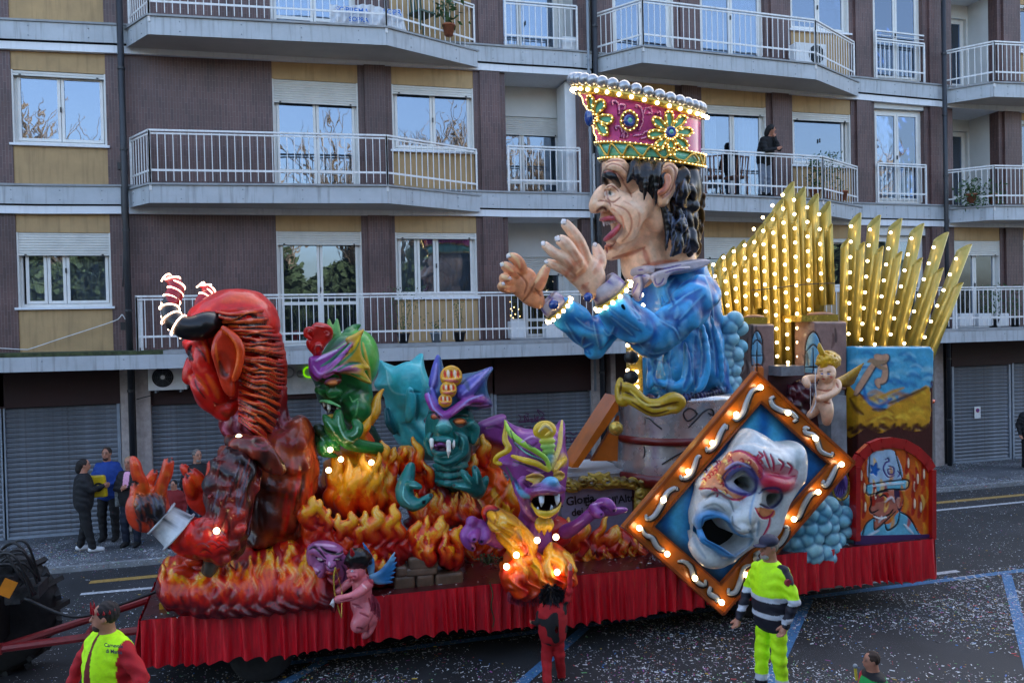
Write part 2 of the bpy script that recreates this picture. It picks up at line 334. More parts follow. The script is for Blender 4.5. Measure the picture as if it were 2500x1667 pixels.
# ================================================================ APARTMENT BUILDING
YW = 18.2
FA, FB, FC, FD = Frame(0, 0, 1.8816, YW), Frame(1200, 0, 1.809, YW), Frame(0, 480, 1.8816, YW), Frame(0, 0, .9408, YW)
bld = empty('apartment_building', (7, YW, 0), 'long brown tiled apartment block with ochre panels, white window frames and pale balconies', 'building')
_L = {3: [(0,122.2),(295.5,133.9),(1100,169.2),(1234,178.5),(1388,187),(1950,233.5),(2298,264)],
      2: [(100,523.2),(303,523.2),(669.6,526),(1100,527.2),(1234,530.6),(1440,532.3),(2103,550.5),(2303,554.4)]}
LX = {}; LZ = {}
for k, pts in _L.items():
    q = [onY(x, y, YW) for x, y in pts]; LX[k] = [a[0] for a in q]; LZ[k] = [a[2] for a in q]
q = [onY(x, y, 17.0) for x, y in ((0,909.6),(400,899.5),(1100,876.4),(1440,864.6),(2300,837.1),(2500,830.7))]; LX[1] = [a[0] for a in q]; LZ[1] = [a[2] for a in q]
def zb(k, X):
    if k == 4: return zb(3, X)+3.22
    return float(np.interp(X, LX[k], LZ[k]))
ST = {1: .30, 2: .54, 3: .55, 4: .54}
def zt(k, X): return zb(k, X)+ST[k]
def xa(x, y=600): return FA.p(x, y)[0]
def xb(x, y=600): return FB.p(x, y)[0]
XL, XR = -16.0, 30.0
P1, P2, P3 = onY(306, 500, YW)[0], onY(1455, 500, YW)[0], onY(2309, 500, YW)[0]
secs = [(XL, P1-.02), (P1+.02, xb(440)), (xb(470), P3-.02), (P3+.02, XR)]

# slabs with fascia boards (bolt heads as their own small pieces)
bolt = MB().lathe((0, 0, 0), [(.013, .0), (.013, -.008), (.007, -.012)], 8, 'y').mesh('fascia_bolt')
def fascia_run(a, b, top_a, top_b, h=.345, t=.03, name='fascia_board', bolts=True):
    """upright board from a(x,y) to b(x,y)"""
    a, b = Vector(a), Vector(b); d = (b-a); L = d.length; d.normalize(); n = Vector((d.y, -d.x))   # outward
    if n.y > 0: n = -n
    seg = max(1, round(L/2.0)); obs = []
    for i in range(seg):
        u0, u1 = i/seg, (i+1)/seg; g = .004/L
        p, q = a+d*L*(u0+(g if i else 0)), a+d*L*(u1-(g if i < seg-1 else 0)); z0, z1 = top_a+(top_b-top_a)*u0, top_a+(top_b-top_a)*u1
        o = MB().hexa([(p.x+n.x*t, p.y+n.y*t, z0-h), (q.x+n.x*t, q.y+n.y*t, z1-h), (q.x, q.y, z1-h), (p.x, p.y, z0-h),
                       (p.x+n.x*t, p.y+n.y*t, z0), (q.x+n.x*t, q.y+n.y*t, z1), (q.x, q.y, z1), (p.x, p.y, z0)]).build(name, M['fascia'], bld)
        if bolts:
            for s in (.25, .75):
                for dz in (-.08, -.265):
                    pp = p.lerp(q, s)+n*t; c = bpy.data.objects.new('bolt', bolt); COL.objects.link(c); c.parent = o
                    c.location = (pp.x, pp.y, z0+(z1-z0)*s+dz); c.rotation_euler = (0, 0, math.atan2(d.y, d.x)); c.data.materials.clear() if False else None
bolt.materials.append(M['gpipe'])
for k in (2, 3, 4):
    for s0, s1 in secs:
        xs = [s0]+[x for x in LX.get(k, []) if s0+.5 < x < s1-.5]+[s1]
        for a, b in zip(xs[:-1], xs[1:]):
            za, zb_ = zb(k, a), zb(k, b)
            for nm, y0, lo, hi, m_ in (('white_band', YW-.09, 0, .15, 'band'), ('slab_core', YW+.02, .12, .50, 'dark'), ('slab_lip', YW-.17, .53, .57, 'floor')):
                MB().hexa([(a, y0, za+lo), (b, y0, zb_+lo), (b, 20.8, zb_+lo), (a, 20.8, za+lo), (a, y0, za+hi), (b, y0, zb_+hi), (b, 20.8, zb_+hi), (a, 20.8, za+hi)]).build(nm, M[m_], bld)
            fascia_run((a, YW-.11), (b, YW-.11), za+.527, zb_+.527, h=.345, t=.03)
# first floor slab: straight run with mossy concrete lip
xs = [XL]+LX[1]+[XR]
for a, b in zip(xs[:-1], xs[1:]):
    za, zb_ = zb(1, a), zb(1, b)
    for nm, y0, lo, hi, m_ in (('slab_core', 17.03, .03, .27, 'soffit'), ('slab_lip', 16.98, .275, .345, 'moss' if b < -.5 else 'floor')):
        MB().hexa([(a, y0, za+lo), (b, y0, zb_+lo), (b, 20.8, zb_+lo), (a, 20.8, za+lo), (a, y0, za+hi), (b, y0, zb_+hi), (b, 20.8, zb_+hi), (a, 20.8, za+hi)]).build(nm, M[m_], bld)
    fascia_run((a, 17.0), (b, 17.0), za+.27, zb_+.27, h=.27, t=.025)
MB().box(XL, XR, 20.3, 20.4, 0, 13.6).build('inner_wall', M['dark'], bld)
MB().box(XL-.3, XR, YW-.3, 26, 13.62, 13.9).build('roof', M['fascia'], bld)
MB().box(XL-.3, XL, YW, 26, 0, 13.6).build('gable_wall', M['ochre'], bld)
# party walls / partitions behind the facade
for X in (P1, xa(1500), xb(60), xb(470), xb(1270), P3): MB().box(X-.08, X+.08, YW+.35, 20.3, 3.6, 13.6).build('partition', M['loggia'], bld)

def wallpiece(x0, x1, z0, z1, m_, y0=YW, y1=YW+.3, name='tiled_wall'):
    """z0/z1 may be callables of X so that the piece meets the slabs"""
    f0 = z0 if callable(z0) else (lambda X: z0); f1 = z1 if callable(z1) else (lambda X: z1)
    return MB().hexa([(x0, y0, f0(x0)), (x1, y0, f0(x1)), (x1, y1, f0(x1)), (x0, y1, f0(x0)), (x0, y0, f1(x0)), (x1, y0, f1(x1)), (x1, y1, f1(x1)), (x0, y1, f1(x0))]).build(name, M[m_], bld)
slat_cache = {}
def opening(x0, x1, ztop, zbot, zblind, k, panes=None, curtain=0, midrail=None, recess=.14, sill=True, blindslats=True, door=False, fw=.07, glass='glass', Y=YW, name=None, low=None):
    yb = Y+recess
    W = MB()
    W.box(x0, x0+fw, yb, yb+.07, zbot, ztop); W.box(x1-fw, x1, yb, yb+.07, zbot, ztop)
    W.box(x0+fw, x1-fw, yb, yb+.07, ztop-fw, ztop); W.box(x0+fw, x1-fw, yb, yb+.07, zbot, zbot+fw)
    panes = panes or [(.0, .5), (.5, 1)]
    w_ = x1-x0
    fr = W.build(name or ('balcony_door' if door else 'window'), M['pvc'], bld)
    for (u0, u1) in panes:
        a, b = x0+fw+(w_-2*fw)*u0+.006, x0+fw+(w_-2*fw)*u1-.006; z0, z1 = zbot+fw+.004, ztop-fw-.004; s = .055
        S = MB(); S.box(a, a+s, yb-.02, yb+.04, z0, z1); S.box(b-s, b, yb-.02, yb+.04, z0, z1); S.box(a+s, b-s, yb-.02, yb+.04, z0, z0+s); S.box(a+s, b-s, yb-.02, yb+.04, z1-s, z1)
        if midrail: S.box(a+s, b-s, yb-.02, yb+.04, midrail-.035, midrail+.035)
        if low: S.box(a+s, b-s, yb-.01, yb+.03, z0+s, low)
        S.build('sash', M['pvc'], fr)
        MB().box(a+s-.01, b-s+.01, yb+.005, yb+.013, (low or z0+s)-.01, z1-s+.01).build('pane', M[glass], fr)
    if curtain:
        n = max(16, int(w_/.025)); vs = []; fs = []
        for i in range(n+1):
            u = i/n
            if curtain == 2 and .38 < u < .62: pass
            x = x0+fw+(w_-2*fw)*u; y = yb+.16+.03*math.sin(u*w_*42)+.012*math.sin(u*w_*97+1)
            vs += [(x, y, zbot+.05), (x, y, ztop-.05)]
        for i in range(n):
            if curtain == 2 and .3 < (i+.5)/n < .66: continue
            fs.append((2*i, 2*i+2, 2*i+3, 2*i+1))
        c = MB().add(vs, fs).build('curtain', M['curtain'], fr, smooth=True)
    if zblind is not None:
        n = max(1, int(round((ztop-zblind)/.052))); h = (ztop-zblind)/n; B = MB()
        for i in range(n):
            z = zblind+i*h; yy = Y+.045
            B.add([(x0+.004, yy+.004, z), (x1-.004, yy+.004, z), (x1-.004, yy-.008, z+h*.3), (x0+.004, yy-.008, z+h*.3), (x0+.004, yy-.008, z+h*.8), (x1-.004, yy-.008, z+h*.8), (x1-.004, yy+.004, z+h*.97), (x0+.004, yy+.004, z+h*.97),
                   (x0+.004, yy+.02, z), (x1-.004, yy+.02, z), (x1-.004, yy+.02, z+h), (x0+.004, yy+.02, z+h)],
                  [(0,1,2,3), (3,2,5,4), (4,5,6,7), (9,8,11,10), (1,0,8,9), (7,6,10,11), (0,3,4,7,11,8), (1,9,10,6,5,2)])
        B.box(x0+.004, x1-.004, Y+.03, Y+.062, zblind-.035, zblind-.002)
        b = B.build('roller_blind', M['blind'], fr)
        for u in (.09, .91): MB().box(x0+w_*u-.02, x0+w_*u+.02, Y+.018, Y+.029, zblind-.032, zblind-.008).build('blind_stop', M['black'], fr)
        [MB().box(q, q+.03, Y+.02, Y+recess, zbot, ztop).build('blind_guide', M['pvc'], fr) for q in (x0, x1-.03)]
    if sill: MB().box(x0-.05, x1+.05, Y-.05, yb+.02, zbot-.045, zbot).build('sill', M['band'], fr)
    if door or True:
        MB().box((x0+x1)/2-.012, (x0+x1)/2+.012, yb-.055, yb-.02, (zbot+ztop)/2-.06, (zbot+ztop)/2+.04).build('handle', M['black'], fr)
    return fr
def col_window(k, x0, x1, zs, **kw):
    """ochre panel above and below a window or door in one bay"""
    ztop, zbot, zbl = zs
    dr = zbot is None
    if dr: zbot = zt(k, (x0+x1)/2)+.03
    wallpiece(x0, x1, ztop, lambda X: zb(k+1, X), 'ochre', YW+.02, YW+.3, 'ochre_panel')
    if not dr: wallpiece(x0, x1, lambda X: zt(k, X), zbot-.046, 'ochre', YW+.02, YW+.3, 'ochre_panel')
    opening(x0, x1, ztop, zbot, zbl, k, door=dr, sill=not dr, **kw)
def Zs(fr, x, *ys): return [None if y is None else fr.p(x, y)[2] for y in ys]
zt_ = lambda k: (lambda X: zt(k, X)); zb_f = lambda k: (lambda X: zb(k+1, X))
bays = [  # (x0, x1, kind)
    (XL, -11.9, 't'), (-11.9, -9.9, 'w0'), (-9.9, xa(57), 't'), (xa(57), xa(491), 'w1'), (xa(491), P1-.03, 't'), (P1+.03, xa(1255), 't'), (xa(1255), xa(1648), 'd1'),
    (xa(1648), xa(1803), 't'), (xa(1803), xa(2178), 'w2'), (xa(2178), xb(64), 't'), (xb(64), xb(390), 'l1'), (xb(390), xb(440), 't'), (xb(470), xb(545), 't'), (xb(545), xb(815), 'd2'),
    (xb(815), xb(930), 't'), (xb(930), xb(1215), 'd3'), (xb(1215), xb(1330), 't'), (xb(1330), xb(1588), 'w3'), (xb(1588), xb(1692), 't'), (xb(1692), xb(1912), 'd4'),
    (xb(1912), P3-.03, 't'), (P3+.03, xb(2037), 't'), (xb(2037), xb(2240), 'l2'), (xb(2240), xb(2342), 't'), (xb(2342), xb(2342)+1.8, 'w4'), (xb(2342)+1.8, xb(2342)+3.4, 't'), (xb(2342)+3.4, xb(2342)+5.2, 'w4'), (xb(2342)+5.2, XR, 't')]
for k in (1, 2, 3):
    for x0, x1, kd in bays:
        xm = (x0+x1)/2; base = zt(k, xm); dz = [base+2.42, base+1.12, base+2.36]
        if kd == 't':
            wallpiece(x0, x1, zt_(k), zb_f(k), 'tile')
            if x1-x0 > .5 and x1-x0 < 1.3: wallpiece(x0+.14, x1-.14, zt_(k), zb_f(k), 'tile', YW-.07, YW-.001, 'tiled_pilaster')
        elif kd in ('w0', 'w4'): col_window(k, x0, x1, dz)
        elif kd == 'w1':
            zs = {1: Zs(FC, 290, 165, 507, 262), 2: Zs(FA, 275, 330, 664, 346), 3: dz}[k]
            if k == 1: col_window(k, x0, x1, zs, panes=[(.03, .28), (.28, .5), (.5, 1)], curtain=1, glass='glass_c')
            else: col_window(k, x0, x1, zs)
        elif kd == 'd1':
            zs = {1: Zs(FC, 1460, 160, None, 214), 2: Zs(FA, 1450, 372, None, 470), 3: [base+2.55, None, None]}[k]
            col_window(k, x0, x1, zs, midrail=base+(.95 if k == 1 else .42), curtain=1 if k == 3 else 0, glass='glass_c' if k == 3 else 'glass')
        elif kd == 'w2':
            zs = {1: Zs(FC, 1995, 166, 462, 186), 2: Zs(FA, 1990, 397, 694, 431), 3: dz}[k]
            if k == 1: col_window(k, x0, x1, zs, panes=[(0, .25), (.25, .5), (.5, 1)], curtain=1, glass='glass_c')
            else: col_window(k, x0, x1, zs, curtain=1 if k == 3 else 0)
        elif kd in ('d2', 'd3'):
            zs = {1: Zs(FD, 1660, 545, None, 590), 2: Zs(FB, 1070, 468, None, 500), 3: [base+2.5, None, None]}[k]
            if kd == 'd2': zs[0] = base+2.4; zs[2] = base+2.3
            col_window(k, x0, x1, zs, curtain=1 if (k == 3 and kd == 'd3') else (2 if k == 2 else 0), glass='glass_c' if k >= 2 else 'glass')
        elif kd == 'w3':
            zs = {1: dz, 2: Zs(FB, 1460, 500, 732, 528), 3: dz}[k]; col_window(k, x0, x1, zs, panes=[(0, .5), (.5, 1)] if k == 3 else [(0, .96)])
        elif kd == 'd4':
            zs = [base+2.52, None, None]; wallpiece(x0, x1, base+2.52, zb_f(k), 'loggia', YW+.02, YW+.3, 'white_panel')
            opening(x0, x1, base+2.52, base+.05, None, k, panes=[(.0, .5), (.5, 1)], door=True, sill=False, curtain=1, glass='glass_c', fw=.1)
        elif kd in ('l1', 'l2') and not (kd == 'l2' and k == 1):
            D_ = 1.0
            wallpiece(x0-.12, x0, zt_(k), zb_f(k), 'loggia', YW+.3, YW+D_, 'loggia_wall'); wallpiece(x1, x1+.12, zt_(k), zb_f(k), 'loggia', YW+.3, YW+D_, 'loggia_wall')
            zt2 = base+(2.02 if kd == 'l1' else 2.3)
            wallpiece(x0, x1, zt2, zb_f(k), 'loggia', YW+D_, YW+D_+.2, 'loggia_wall')
            xr = x1-(.10 if kd == 'l1' else .06); wallpiece(xr, x1, zt_(k), zt2, 'loggia', YW+D_, YW+D_+.2, 'loggia_wall')
            opening(x0, xr, zt2, base+.03, (base+1.62) if kd == 'l1' and k < 3 else None, k, door=True, sill=False, Y=YW+D_, recess=.1, panes=[(0, .4), (.4, 1)], midrail=base+(.45 if k > 1 else .5), glass='glass_c' if k == 3 else 'glass', curtain=1 if k == 3 else 0, low=None)
            MB().box(x0, x1, YW+.05, YW+D_, base-.03, base+.004).build('loggia_floor', M['floor'], bld)
        elif kd == 'l2':
            col_window(k, x0, x1, Zs(FD, 2248, 553, None, 584), curtain=2, glass='glass_c')

# trapezoid balconies
def balcony(k, px, lbl, grp='white balcony railings'):
    """px: slab-top pixels wall-left, front-left, front-right, wall-right"""
    Zm = {2: 0, 3: 0}; P = []
    xm = onY(px[1][0], px[1][1], 17.4)[0]; Yf = []
    for i in (1, 2):
        z = zt(k, onY(px[i][0], px[i][1], 17.4)[0]); q = onZ(px[i][0], px[i][1], z); Yf.append(q[1])
    yf = float(np.clip(np.mean(Yf)-.32, 17.05, 17.4))
    q = [onY(*px[0], YW-.12), onY(*px[1], yf), onY(*px[2], yf), onY(*px[3], YW-.12)]
    zz = [a[2] for a in q]; pts = [(a[0], a[1]) for a in q]
    wl, wr = (pts[0][0], YW+.01), (pts[3][0], YW+.01)
    poly = [wl, pts[0], pts[1], pts[2], pts[3], wr]; zs = [zz[0]]+zz+[zz[3]]
    MB().prism(poly, [z-.345 for z in zs], [z-.02 for z in zs]).build('balcony_slab', M['soffit'], bld)
    ins = lambda e: [wl, (pts[0][0]-e, pts[0][1]-e*.3), (pts[1][0]-e*.4, pts[1][1]-e), (pts[2][0]+e*.3, pts[2][1]-e), (pts[3][0]+e, pts[3][1]-e*.3), wr]
    MB().prism(ins(.06), [z-.018 for z in zs], [z+.02 for z in zs]).build('balcony_floor', M['floor'], bld)
    for i in range(3): fascia_run(pts[i], pts[i+1], zz[i]-.02, zz[i+1]-.02, h=.345, t=.02)
    railing([(pts[0][0]+.03, YW-.02, zz[0])]+[(p[0], p[1]+.02, z) for p, z in zip(pts[:1], zz[:1])]*0+[(pts[1][0]+.02, pts[1][1]-.02, zz[1]), (pts[2][0], pts[2][1]-.02, zz[2]), (pts[3][0]-.03, YW-.04, zz[3])], lbl, grp)
    return q
bal_me = MB().box(-.0075, .0075, -.0075, .0075, .06, 1.0).mesh('baluster'); bal_me.materials.append(M['rail'])
def railing(P, lbl, grp='white balcony railings', top=1.04, step=.142, double=False, ends=True):
    c = np.mean([p for p in P], 0); t = empty('balcony_railing', c, lbl, 'railing', grp)
    P = [Vector([float(v) for v in p]) for p in P]; tr, lr = MB(), MB()
    for a, b in zip(P[:-1], P[1:]):
        u = Vector((0, 0, top)); tr.bar(a+u, b+u, .05, .035); tr.bar(a+u-Vector((0, 0, .06)), b+u-Vector((0, 0, .06)), .016, .03); lr.bar(a+Vector((0, 0, .27)), b+Vector((0, 0, .27)), .014, .04)
        if double: tr.bar(a+u*1.2, b+u*1.2, .035, .035); tr.bar(a+u*1.1, b+u*1.1, .015, .015)
        L = (b-a).length; n = max(1, round(L/step)); ang = math.atan2(b.y-a.y, b.x-a.x)
        for i in range(n+1):
            q = a.lerp(b, i/n)
            if i in (0, n):
                if i == 0: MB().box(-.022, .022, -.02, .02, -.12, top*(1.2 if double else 1)).build('post', M['rail'], t).location = q-t.location; bpy.context.view_layer.objects.active = None
                if i == n: MB().box(-.018, .018, -.02, .02, -.0, top).build('post', M['rail'], t).location = q-t.location
                continue
            share(bal_me, 'baluster', t, q, (0, 0, ang))
    tr.build('handrail', M['rail'], t); lr.build('lower_rail', M['rail'], t); return t
q = balcony(2, [(316, 463), (365, 449.7), (946, 454), (1170, 478)], 'white balustrade of the splayed second-floor balcony above the devil head')
balcony(3, [(310, 72), (361, 38), (943, 68), (1164, 125)], 'white balustrade at the top left, with the lettered tarp hanging on it')
balcony(3, [(1457, 141), (1567, 114), (1990, 157.5), (2093, 201)], 'white balustrade of the top balcony right of the crown, around the cooling unit')
balcony(2, [(1452, 485), (1545, 468), (2008, 488), (2101, 506)], 'white balustrade the woman in black leans on, behind the organ pipes')
balcony(3, [(2311, 220), (2424, 202), (2560, 207), (2660, 236)], 'white balustrade at the top right corner of the photo')
balcony(2, [(2318, 511), (2424, 503), (2560, 503), (2660, 520)], 'white balustrade at the right edge with green plants trailing over it')
def rline(k, x0, x1, y, lbl, dbl=False): railing([(x0, y, zt(k, x0)+.03), (x1, y, zt(k, x1)+.03)], lbl, 'white loggia railings', double=dbl)
rline(3, xb(64)+.03, xb(390)-.03, YW-.04, 'short white railing of the top loggia left of the crown')
rline(2, xb(64)+.03, xb(390)-.03, YW-.04, 'short white railing of the loggia left of the puppet face')
rline(3, xb(1692)+.03, xb(1912)-.03, YW-.06, 'short white railing with extra top bar across the tall glazed door', True)
rline(2, xb(1692)+.03, xb(1912)-.03, YW-.06, 'short white railing across the glazed door right of the woman')
a0, a1 = onY(337, 842, 17.1), onY(372, 842, 17.1)
xe = onY(2328, 800, 17.08)[0]
z1 = lambda X: zt(1, X)+.04
railing([(a0[0], 17.6, z1(a0[0])), (a0[0], 17.08, z1(a0[0])), (xe, 17.08, z1(xe))], 'long white first-floor railing running behind the floats heads', 'long first-floor railings')
railing([(xe+.08, 17.08, z1(xe)), (xe+5.5, 17.08, z1(xe+5))], 'white first-floor railing at the right edge beyond the last organ pipe', 'long first-floor railings')

# ground floor: maroon band, pillars, shutters
G = .09
zq = lambda X: zb(1, X)+.05
gz = lambda px, py: onY(px, py, YW)[2]
ztsh = lambda X: float(np.interp(X, [-6, 5, 20], [gz(150, 989), gz(1300, 962), gz(2400, 891)]))
pil = [(295, 317), (332, 368), (1447, 1468), (1492, 1504), (2281, 2303)]
for a, b in pil:
    X0, X1 = onY(a, 1000, 18.1)[0], onY(b, 1000, 18.1)[0]
    MB().box(X0, X1, 18.08, 18.6, G, zq(X0)).build('pillar', M['concrete'], bld)
MB().box(XL, XR, 18.19, 18.4, 2.35, 3.42).build('maroon_band', M['maroon'], bld) if False else None
pxs = [(-330, 8), (12, 293), (370, 790), (796, 1203), (1211, 1445), (1505, 1885), (1893, 2279), (2326, 2464), (2472, 2690)]
nsh = 0
shl = ['wide grey roller shutter cut by the left edge of the photo', 'wide grey roller shutter behind the group of bystanders', 'grey roller shutter behind the devil statue', 'grey roller shutter behind the green and teal demon heads',
       'grey roller shutter sprayed with purple graffiti', 'grey roller shutter hidden mostly behind the barrel', 'grey roller shutter behind the organ and angel panel', 'grey roller shutter with a small no-parking notice right of the float', 'grey roller shutter at the right edge of the photo']
for i, (a, b) in enumerate(pxs):
    X0, X1 = onY(a, 1100, 18.25)[0], onY(b, 1100, 18.25)[0]; xm = (X0+X1)/2; zz = ztsh(xm)
    t = empty('roller_shutter', (xm, 18.25, G), shl[i], 'shutter', 'grey roller shutters of the closed shops')
    n = 26; h = (zz-G-.02)/n; me = MB()
    w_ = X1-X0-.06
    me.add([(-w_/2, 0, 0), (w_/2, 0, 0), (w_/2, -.022, h*.25), (-w_/2, -.022, h*.25), (w_/2, -.026, h*.6), (-w_/2, -.026, h*.6), (w_/2, -.004, h*.9), (-w_/2, -.004, h*.9), (w_/2, .0, h), (-w_/2, .0, h)],
           [(0,1,2,3), (3,2,4,5), (5,4,6,7), (7,6,8,9)])
    sm = me.mesh('slat'); sm.materials.append(M['shutter'])
    for j in range(n): share(sm, 'slat', t, (xm, 18.25+.0015*math.sin(j*7.3), G+.02+j*h))
    [MB().box(q-.03, q+.03, 18.2, 18.3, G, zz+.02).build('guide_rail', M['shutter_frame'], t) for q in (X0, X1)]
    MB().box(X0+.03, X1-.03, 18.18, 18.24, G+.0, G+.045).build('bottom_bar', M['shutter_frame'], t)
    wallpiece(X0-.06, X1+.06, zz+.021, zq, 'maroon', 18.17, 18.4, 'maroon_fascia')
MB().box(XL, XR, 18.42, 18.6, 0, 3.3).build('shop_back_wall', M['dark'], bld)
MB().box(onY(2690, 1000, YW)[0], XR, 18.2, 18.41, 0, 3.3).build('side_wall', M['concrete'], bld); MB().box(XL, onY(-330, 1000, YW)[0], 18.2, 18.41, 0, 3.3).build('side_wall', M['concrete'], bld)
# graffiti, sprayed on the shutter
gf = Frame(1100, 980, 3.0145, 18.2); purple = mat('purple_spray_paint', lin((88, 40, 78)), .6)
g = MB()
for st in ([(500,95),(520,120),(505,150),(540,145)], [(545,110),(550,155),(545,100),(575,150),(570,100)], [(585,130),(605,125),(595,150),(615,150)], [(620,95),(625,150),(650,110),(628,128),(655,155)], [(660,95),(640,60),(690,95),(665,125),(690,120),(685,155),(660,150)], [(555,85),(580,95)], [(500,155),(690,130)],
           [(500,190),(520,180),(540,190),(520,215),(500,205)], [(560,185),(590,185),(575,215)], [(600,190),(620,215),(640,190)], [(850,235),(880,225),(905,245),(935,230)], [(830,270),(860,260),(850,285),(835,300),(870,300)], [(880,260),(895,300),(915,265)], [(920,265),(925,310)], [(935,262),(965,268),(955,290),(975,325)], [(810,180),(840,200),(830,235)], [(838,170),(842,205)]):
    pts = [gf.p(x, y) for x, y in st]; pts = catmull(pts, 5); g.tube([(p[0], 18.219, p[2]) for p in pts], .011, 5)
tag(g.build('graffiti_tag', purple), 'purple sprayed scribble tag on the grey shutter', 'graffiti')
# small prohibition notice on the right shutter
nf = Frame(2000, 600, 2.24, 18.2); a = nf.p(850, 880); b = nf.p(884, 942); t = empty('parking_notice', ((a[0]+b[0])/2, 18.2, (a[2]+b[2])/2), 'small white notice with blue and red no-parking disc on the right shutter', 'sign')
MB().box(a[0], b[0], 18.205, 18.212, b[2], a[2]).build('plate', M['white'], t)
cx_, cz_ = (a[0]+b[0])/2, a[2]-(a[2]-b[2])*.32
MB().lathe((cx_, 18.203, cz_), [(.058, 0), (.058, -.004)], 20, 'y').build('red_ring', mat('sign_red', lin((170, 30, 40)), .5), t); MB().lathe((cx_, 18.198, cz_), [(.042, 0), (.042, -.004)], 20, 'y').build('blue_disc', mat('sign_blue', lin((40, 60, 150)), .5), t)
MB().bar((cx_-.03, 18.192, cz_+.03), (cx_+.03, 18.192, cz_-.03), .004, .012).build('red_bar', mat('sign_red_bar', lin((170, 30, 40)), .5), t)
# shop sign
a, b = onY(688, 880, 18.05), onY(935, 953, 18.05); t = empty('shop_sign', ((a[0]+b[0])/2, 18.05, (a[2]+b[2])/2), 'pale shop sign panel with thin grey and lime green letters', 'sign')
MB().box(a[0], b[0], 18.05, 18.14, b[2], a[2]).build('sign_panel', mat('sign_panel_white', (.45, .46, .47), .5), t)
for ch, x, m_ in (('De', 716, mat('grey_letters', (.2, .2, .21), .5)), ('C', 752, mat('lime_letters', lin((150, 220, 0)), .4, emit=lin((130, 230, 0)), estr=.12)), ('or', 775, M['gpipe'])):
    me = text_mesh(ch, .36, .02); me.transform(Matrix.Rotation(math.pi/2, 4, 'X')); p_ = onY(x, 910, 18.03); o = link('letters', me, m_); o.parent = t; o.location = Vector([float(v) for v in p_])-t.location
# downpipes and cables
def pipe(px, m_, r, z0, z1, y, lbl, nm='downpipe'):
    X = onY(px, 500, y)[0]; t = empty(nm, (X, y, z0), lbl, 'pipe')
    MB().tube([(X, y, z0), (X, y, z1)], r, 12).build('pipe_run', M[m_], t, True); B = MB()
    for z in np.arange(z0+1.2, z1, 1.6): B.lathe((X, y, z), [(r*1.22, 0), (r*1.22, .05)], 12)
    B.build('bracket', M[m_], t)
pipe(306, 'pipe', .062, 0.1, 13.3, 17.92, 'thick dark downpipe left of the splayed balconies, from roof to pavement')
pipe(1461, 'pipe', .058, 0.1, 13.3, 17.95, 'thick dark downpipe behind the crown and the puppet face')
pipe(1444, 'gpipe', .03, 2.5, 13.3, 17.95, 'thin grey gas pipe beside the dark downpipe behind the crown', 'gas_pipe')
pipe(2310, 'pipe', .058, 0.1, 13.3, 17.93, 'thick dark downpipe near the right edge of the photo')
def wire(name, pts, r, m_, lbl, cat='cable', n=6):
    return tag(MB().tube(catmull(pts, 5), r, n).build(name, M[m_], None, True), lbl, cat)
def pY(Y, *L): return [onY(x, y, Y) for x, y in L]
wire('wall_cable', pY(18.1, (-60, 847), (0, 850), (60, 853), (78, 850), (150, 826), (272, 786), (292, 775), (298, 768), (306, 780)), .009, 'white', 'thin white cable drooping across the ochre panel at the left')
wire('wall_cable', pY(18.05, (288, 30), (290, 220), (296, 240), (297, 500), (303, 560), (300, 700)), .014, 'pipe', 'loose black cable running beside the left downpipe')
wire('wall_cable', pY(17.9, (333, 975), (350, 970), (368, 966)), .012, 'black', 'short black cable crossing the pale pillar beside the cooling unit')
tag(MB().box(-.05, .05, -.04, .04, -.07, .07).build('junction_box', M['black']), 'small dark junction box on the left downpipe cable above the middle band', 'box').location = [float(v) for v in onY(294, 406, 18.05)]
tag(MB().box(-.06, .06, -.04, .04, -.08, .08).build('junction_box', M['black']), 'small dark junction box at the end of the white cable', 'box').location = [float(v) for v in onY(303, 796, 17.98)]
for x, y, l in ((692, 880, None),): pass
def aircon(c, w_, h_, lbl, fx=-.18):
    t = empty('cooling_unit', c, lbl, 'air conditioner'); x, y, z = c
    edges_bevel(MB().box(x-w_/2, x+w_/2, y-.14, y+.14, z, z+h_).build('casing', M['whiteplastic'], t), .012)
    fx_ = x+fx*w_; R = h_*.40
    MB().lathe((fx_, y-.141, z+h_*.52), [(R, 0), (R, -.012), (R*.94, -.012), (R*.92, 0)], 24, 'y').build('fan_guard', M['black'], t)
    g = MB()
    for k in range(1, 6): rr = R*k/6; g.tube([(fx_+rr*math.cos(a), y-.15, z+h_*.52+rr*math.sin(a)) for a in np.linspace(0, 6.28, 25)], .003, 4, False)
    for k in range(8): a = k*math.pi/4; g.bar((fx_, y-.15, z+h_*.52), (fx_+R*math.cos(a), y-.15, z+h_*.52+R*math.sin(a)), .004)
    g.build('fan_grille', M['gpipe'], t); MB().lathe((fx_, y-.152, z+h_*.52), [(R*.22, 0), (R*.22, -.01)], 16, 'y').build('fan_hub', M['whiteplastic'], t)
    [MB().box(x+w_*q, x+w_*(q+.05), y-.1, y+.25, z-.05, z-.001).build('bracket', M['gpipe'], t) for q in (-.35, .3)]
c = onY(412, 951, 17.9); aircon(tuple(c), .72, .50, 'white cooling unit above the shutter left of the devil head', -.12)
c = onY(1975, 148, 17.8); aircon((c[0], 17.85, zt(3, c[0])+.05), .85, .55, 'white cooling unit standing on the top balcony right of the crown', .18)
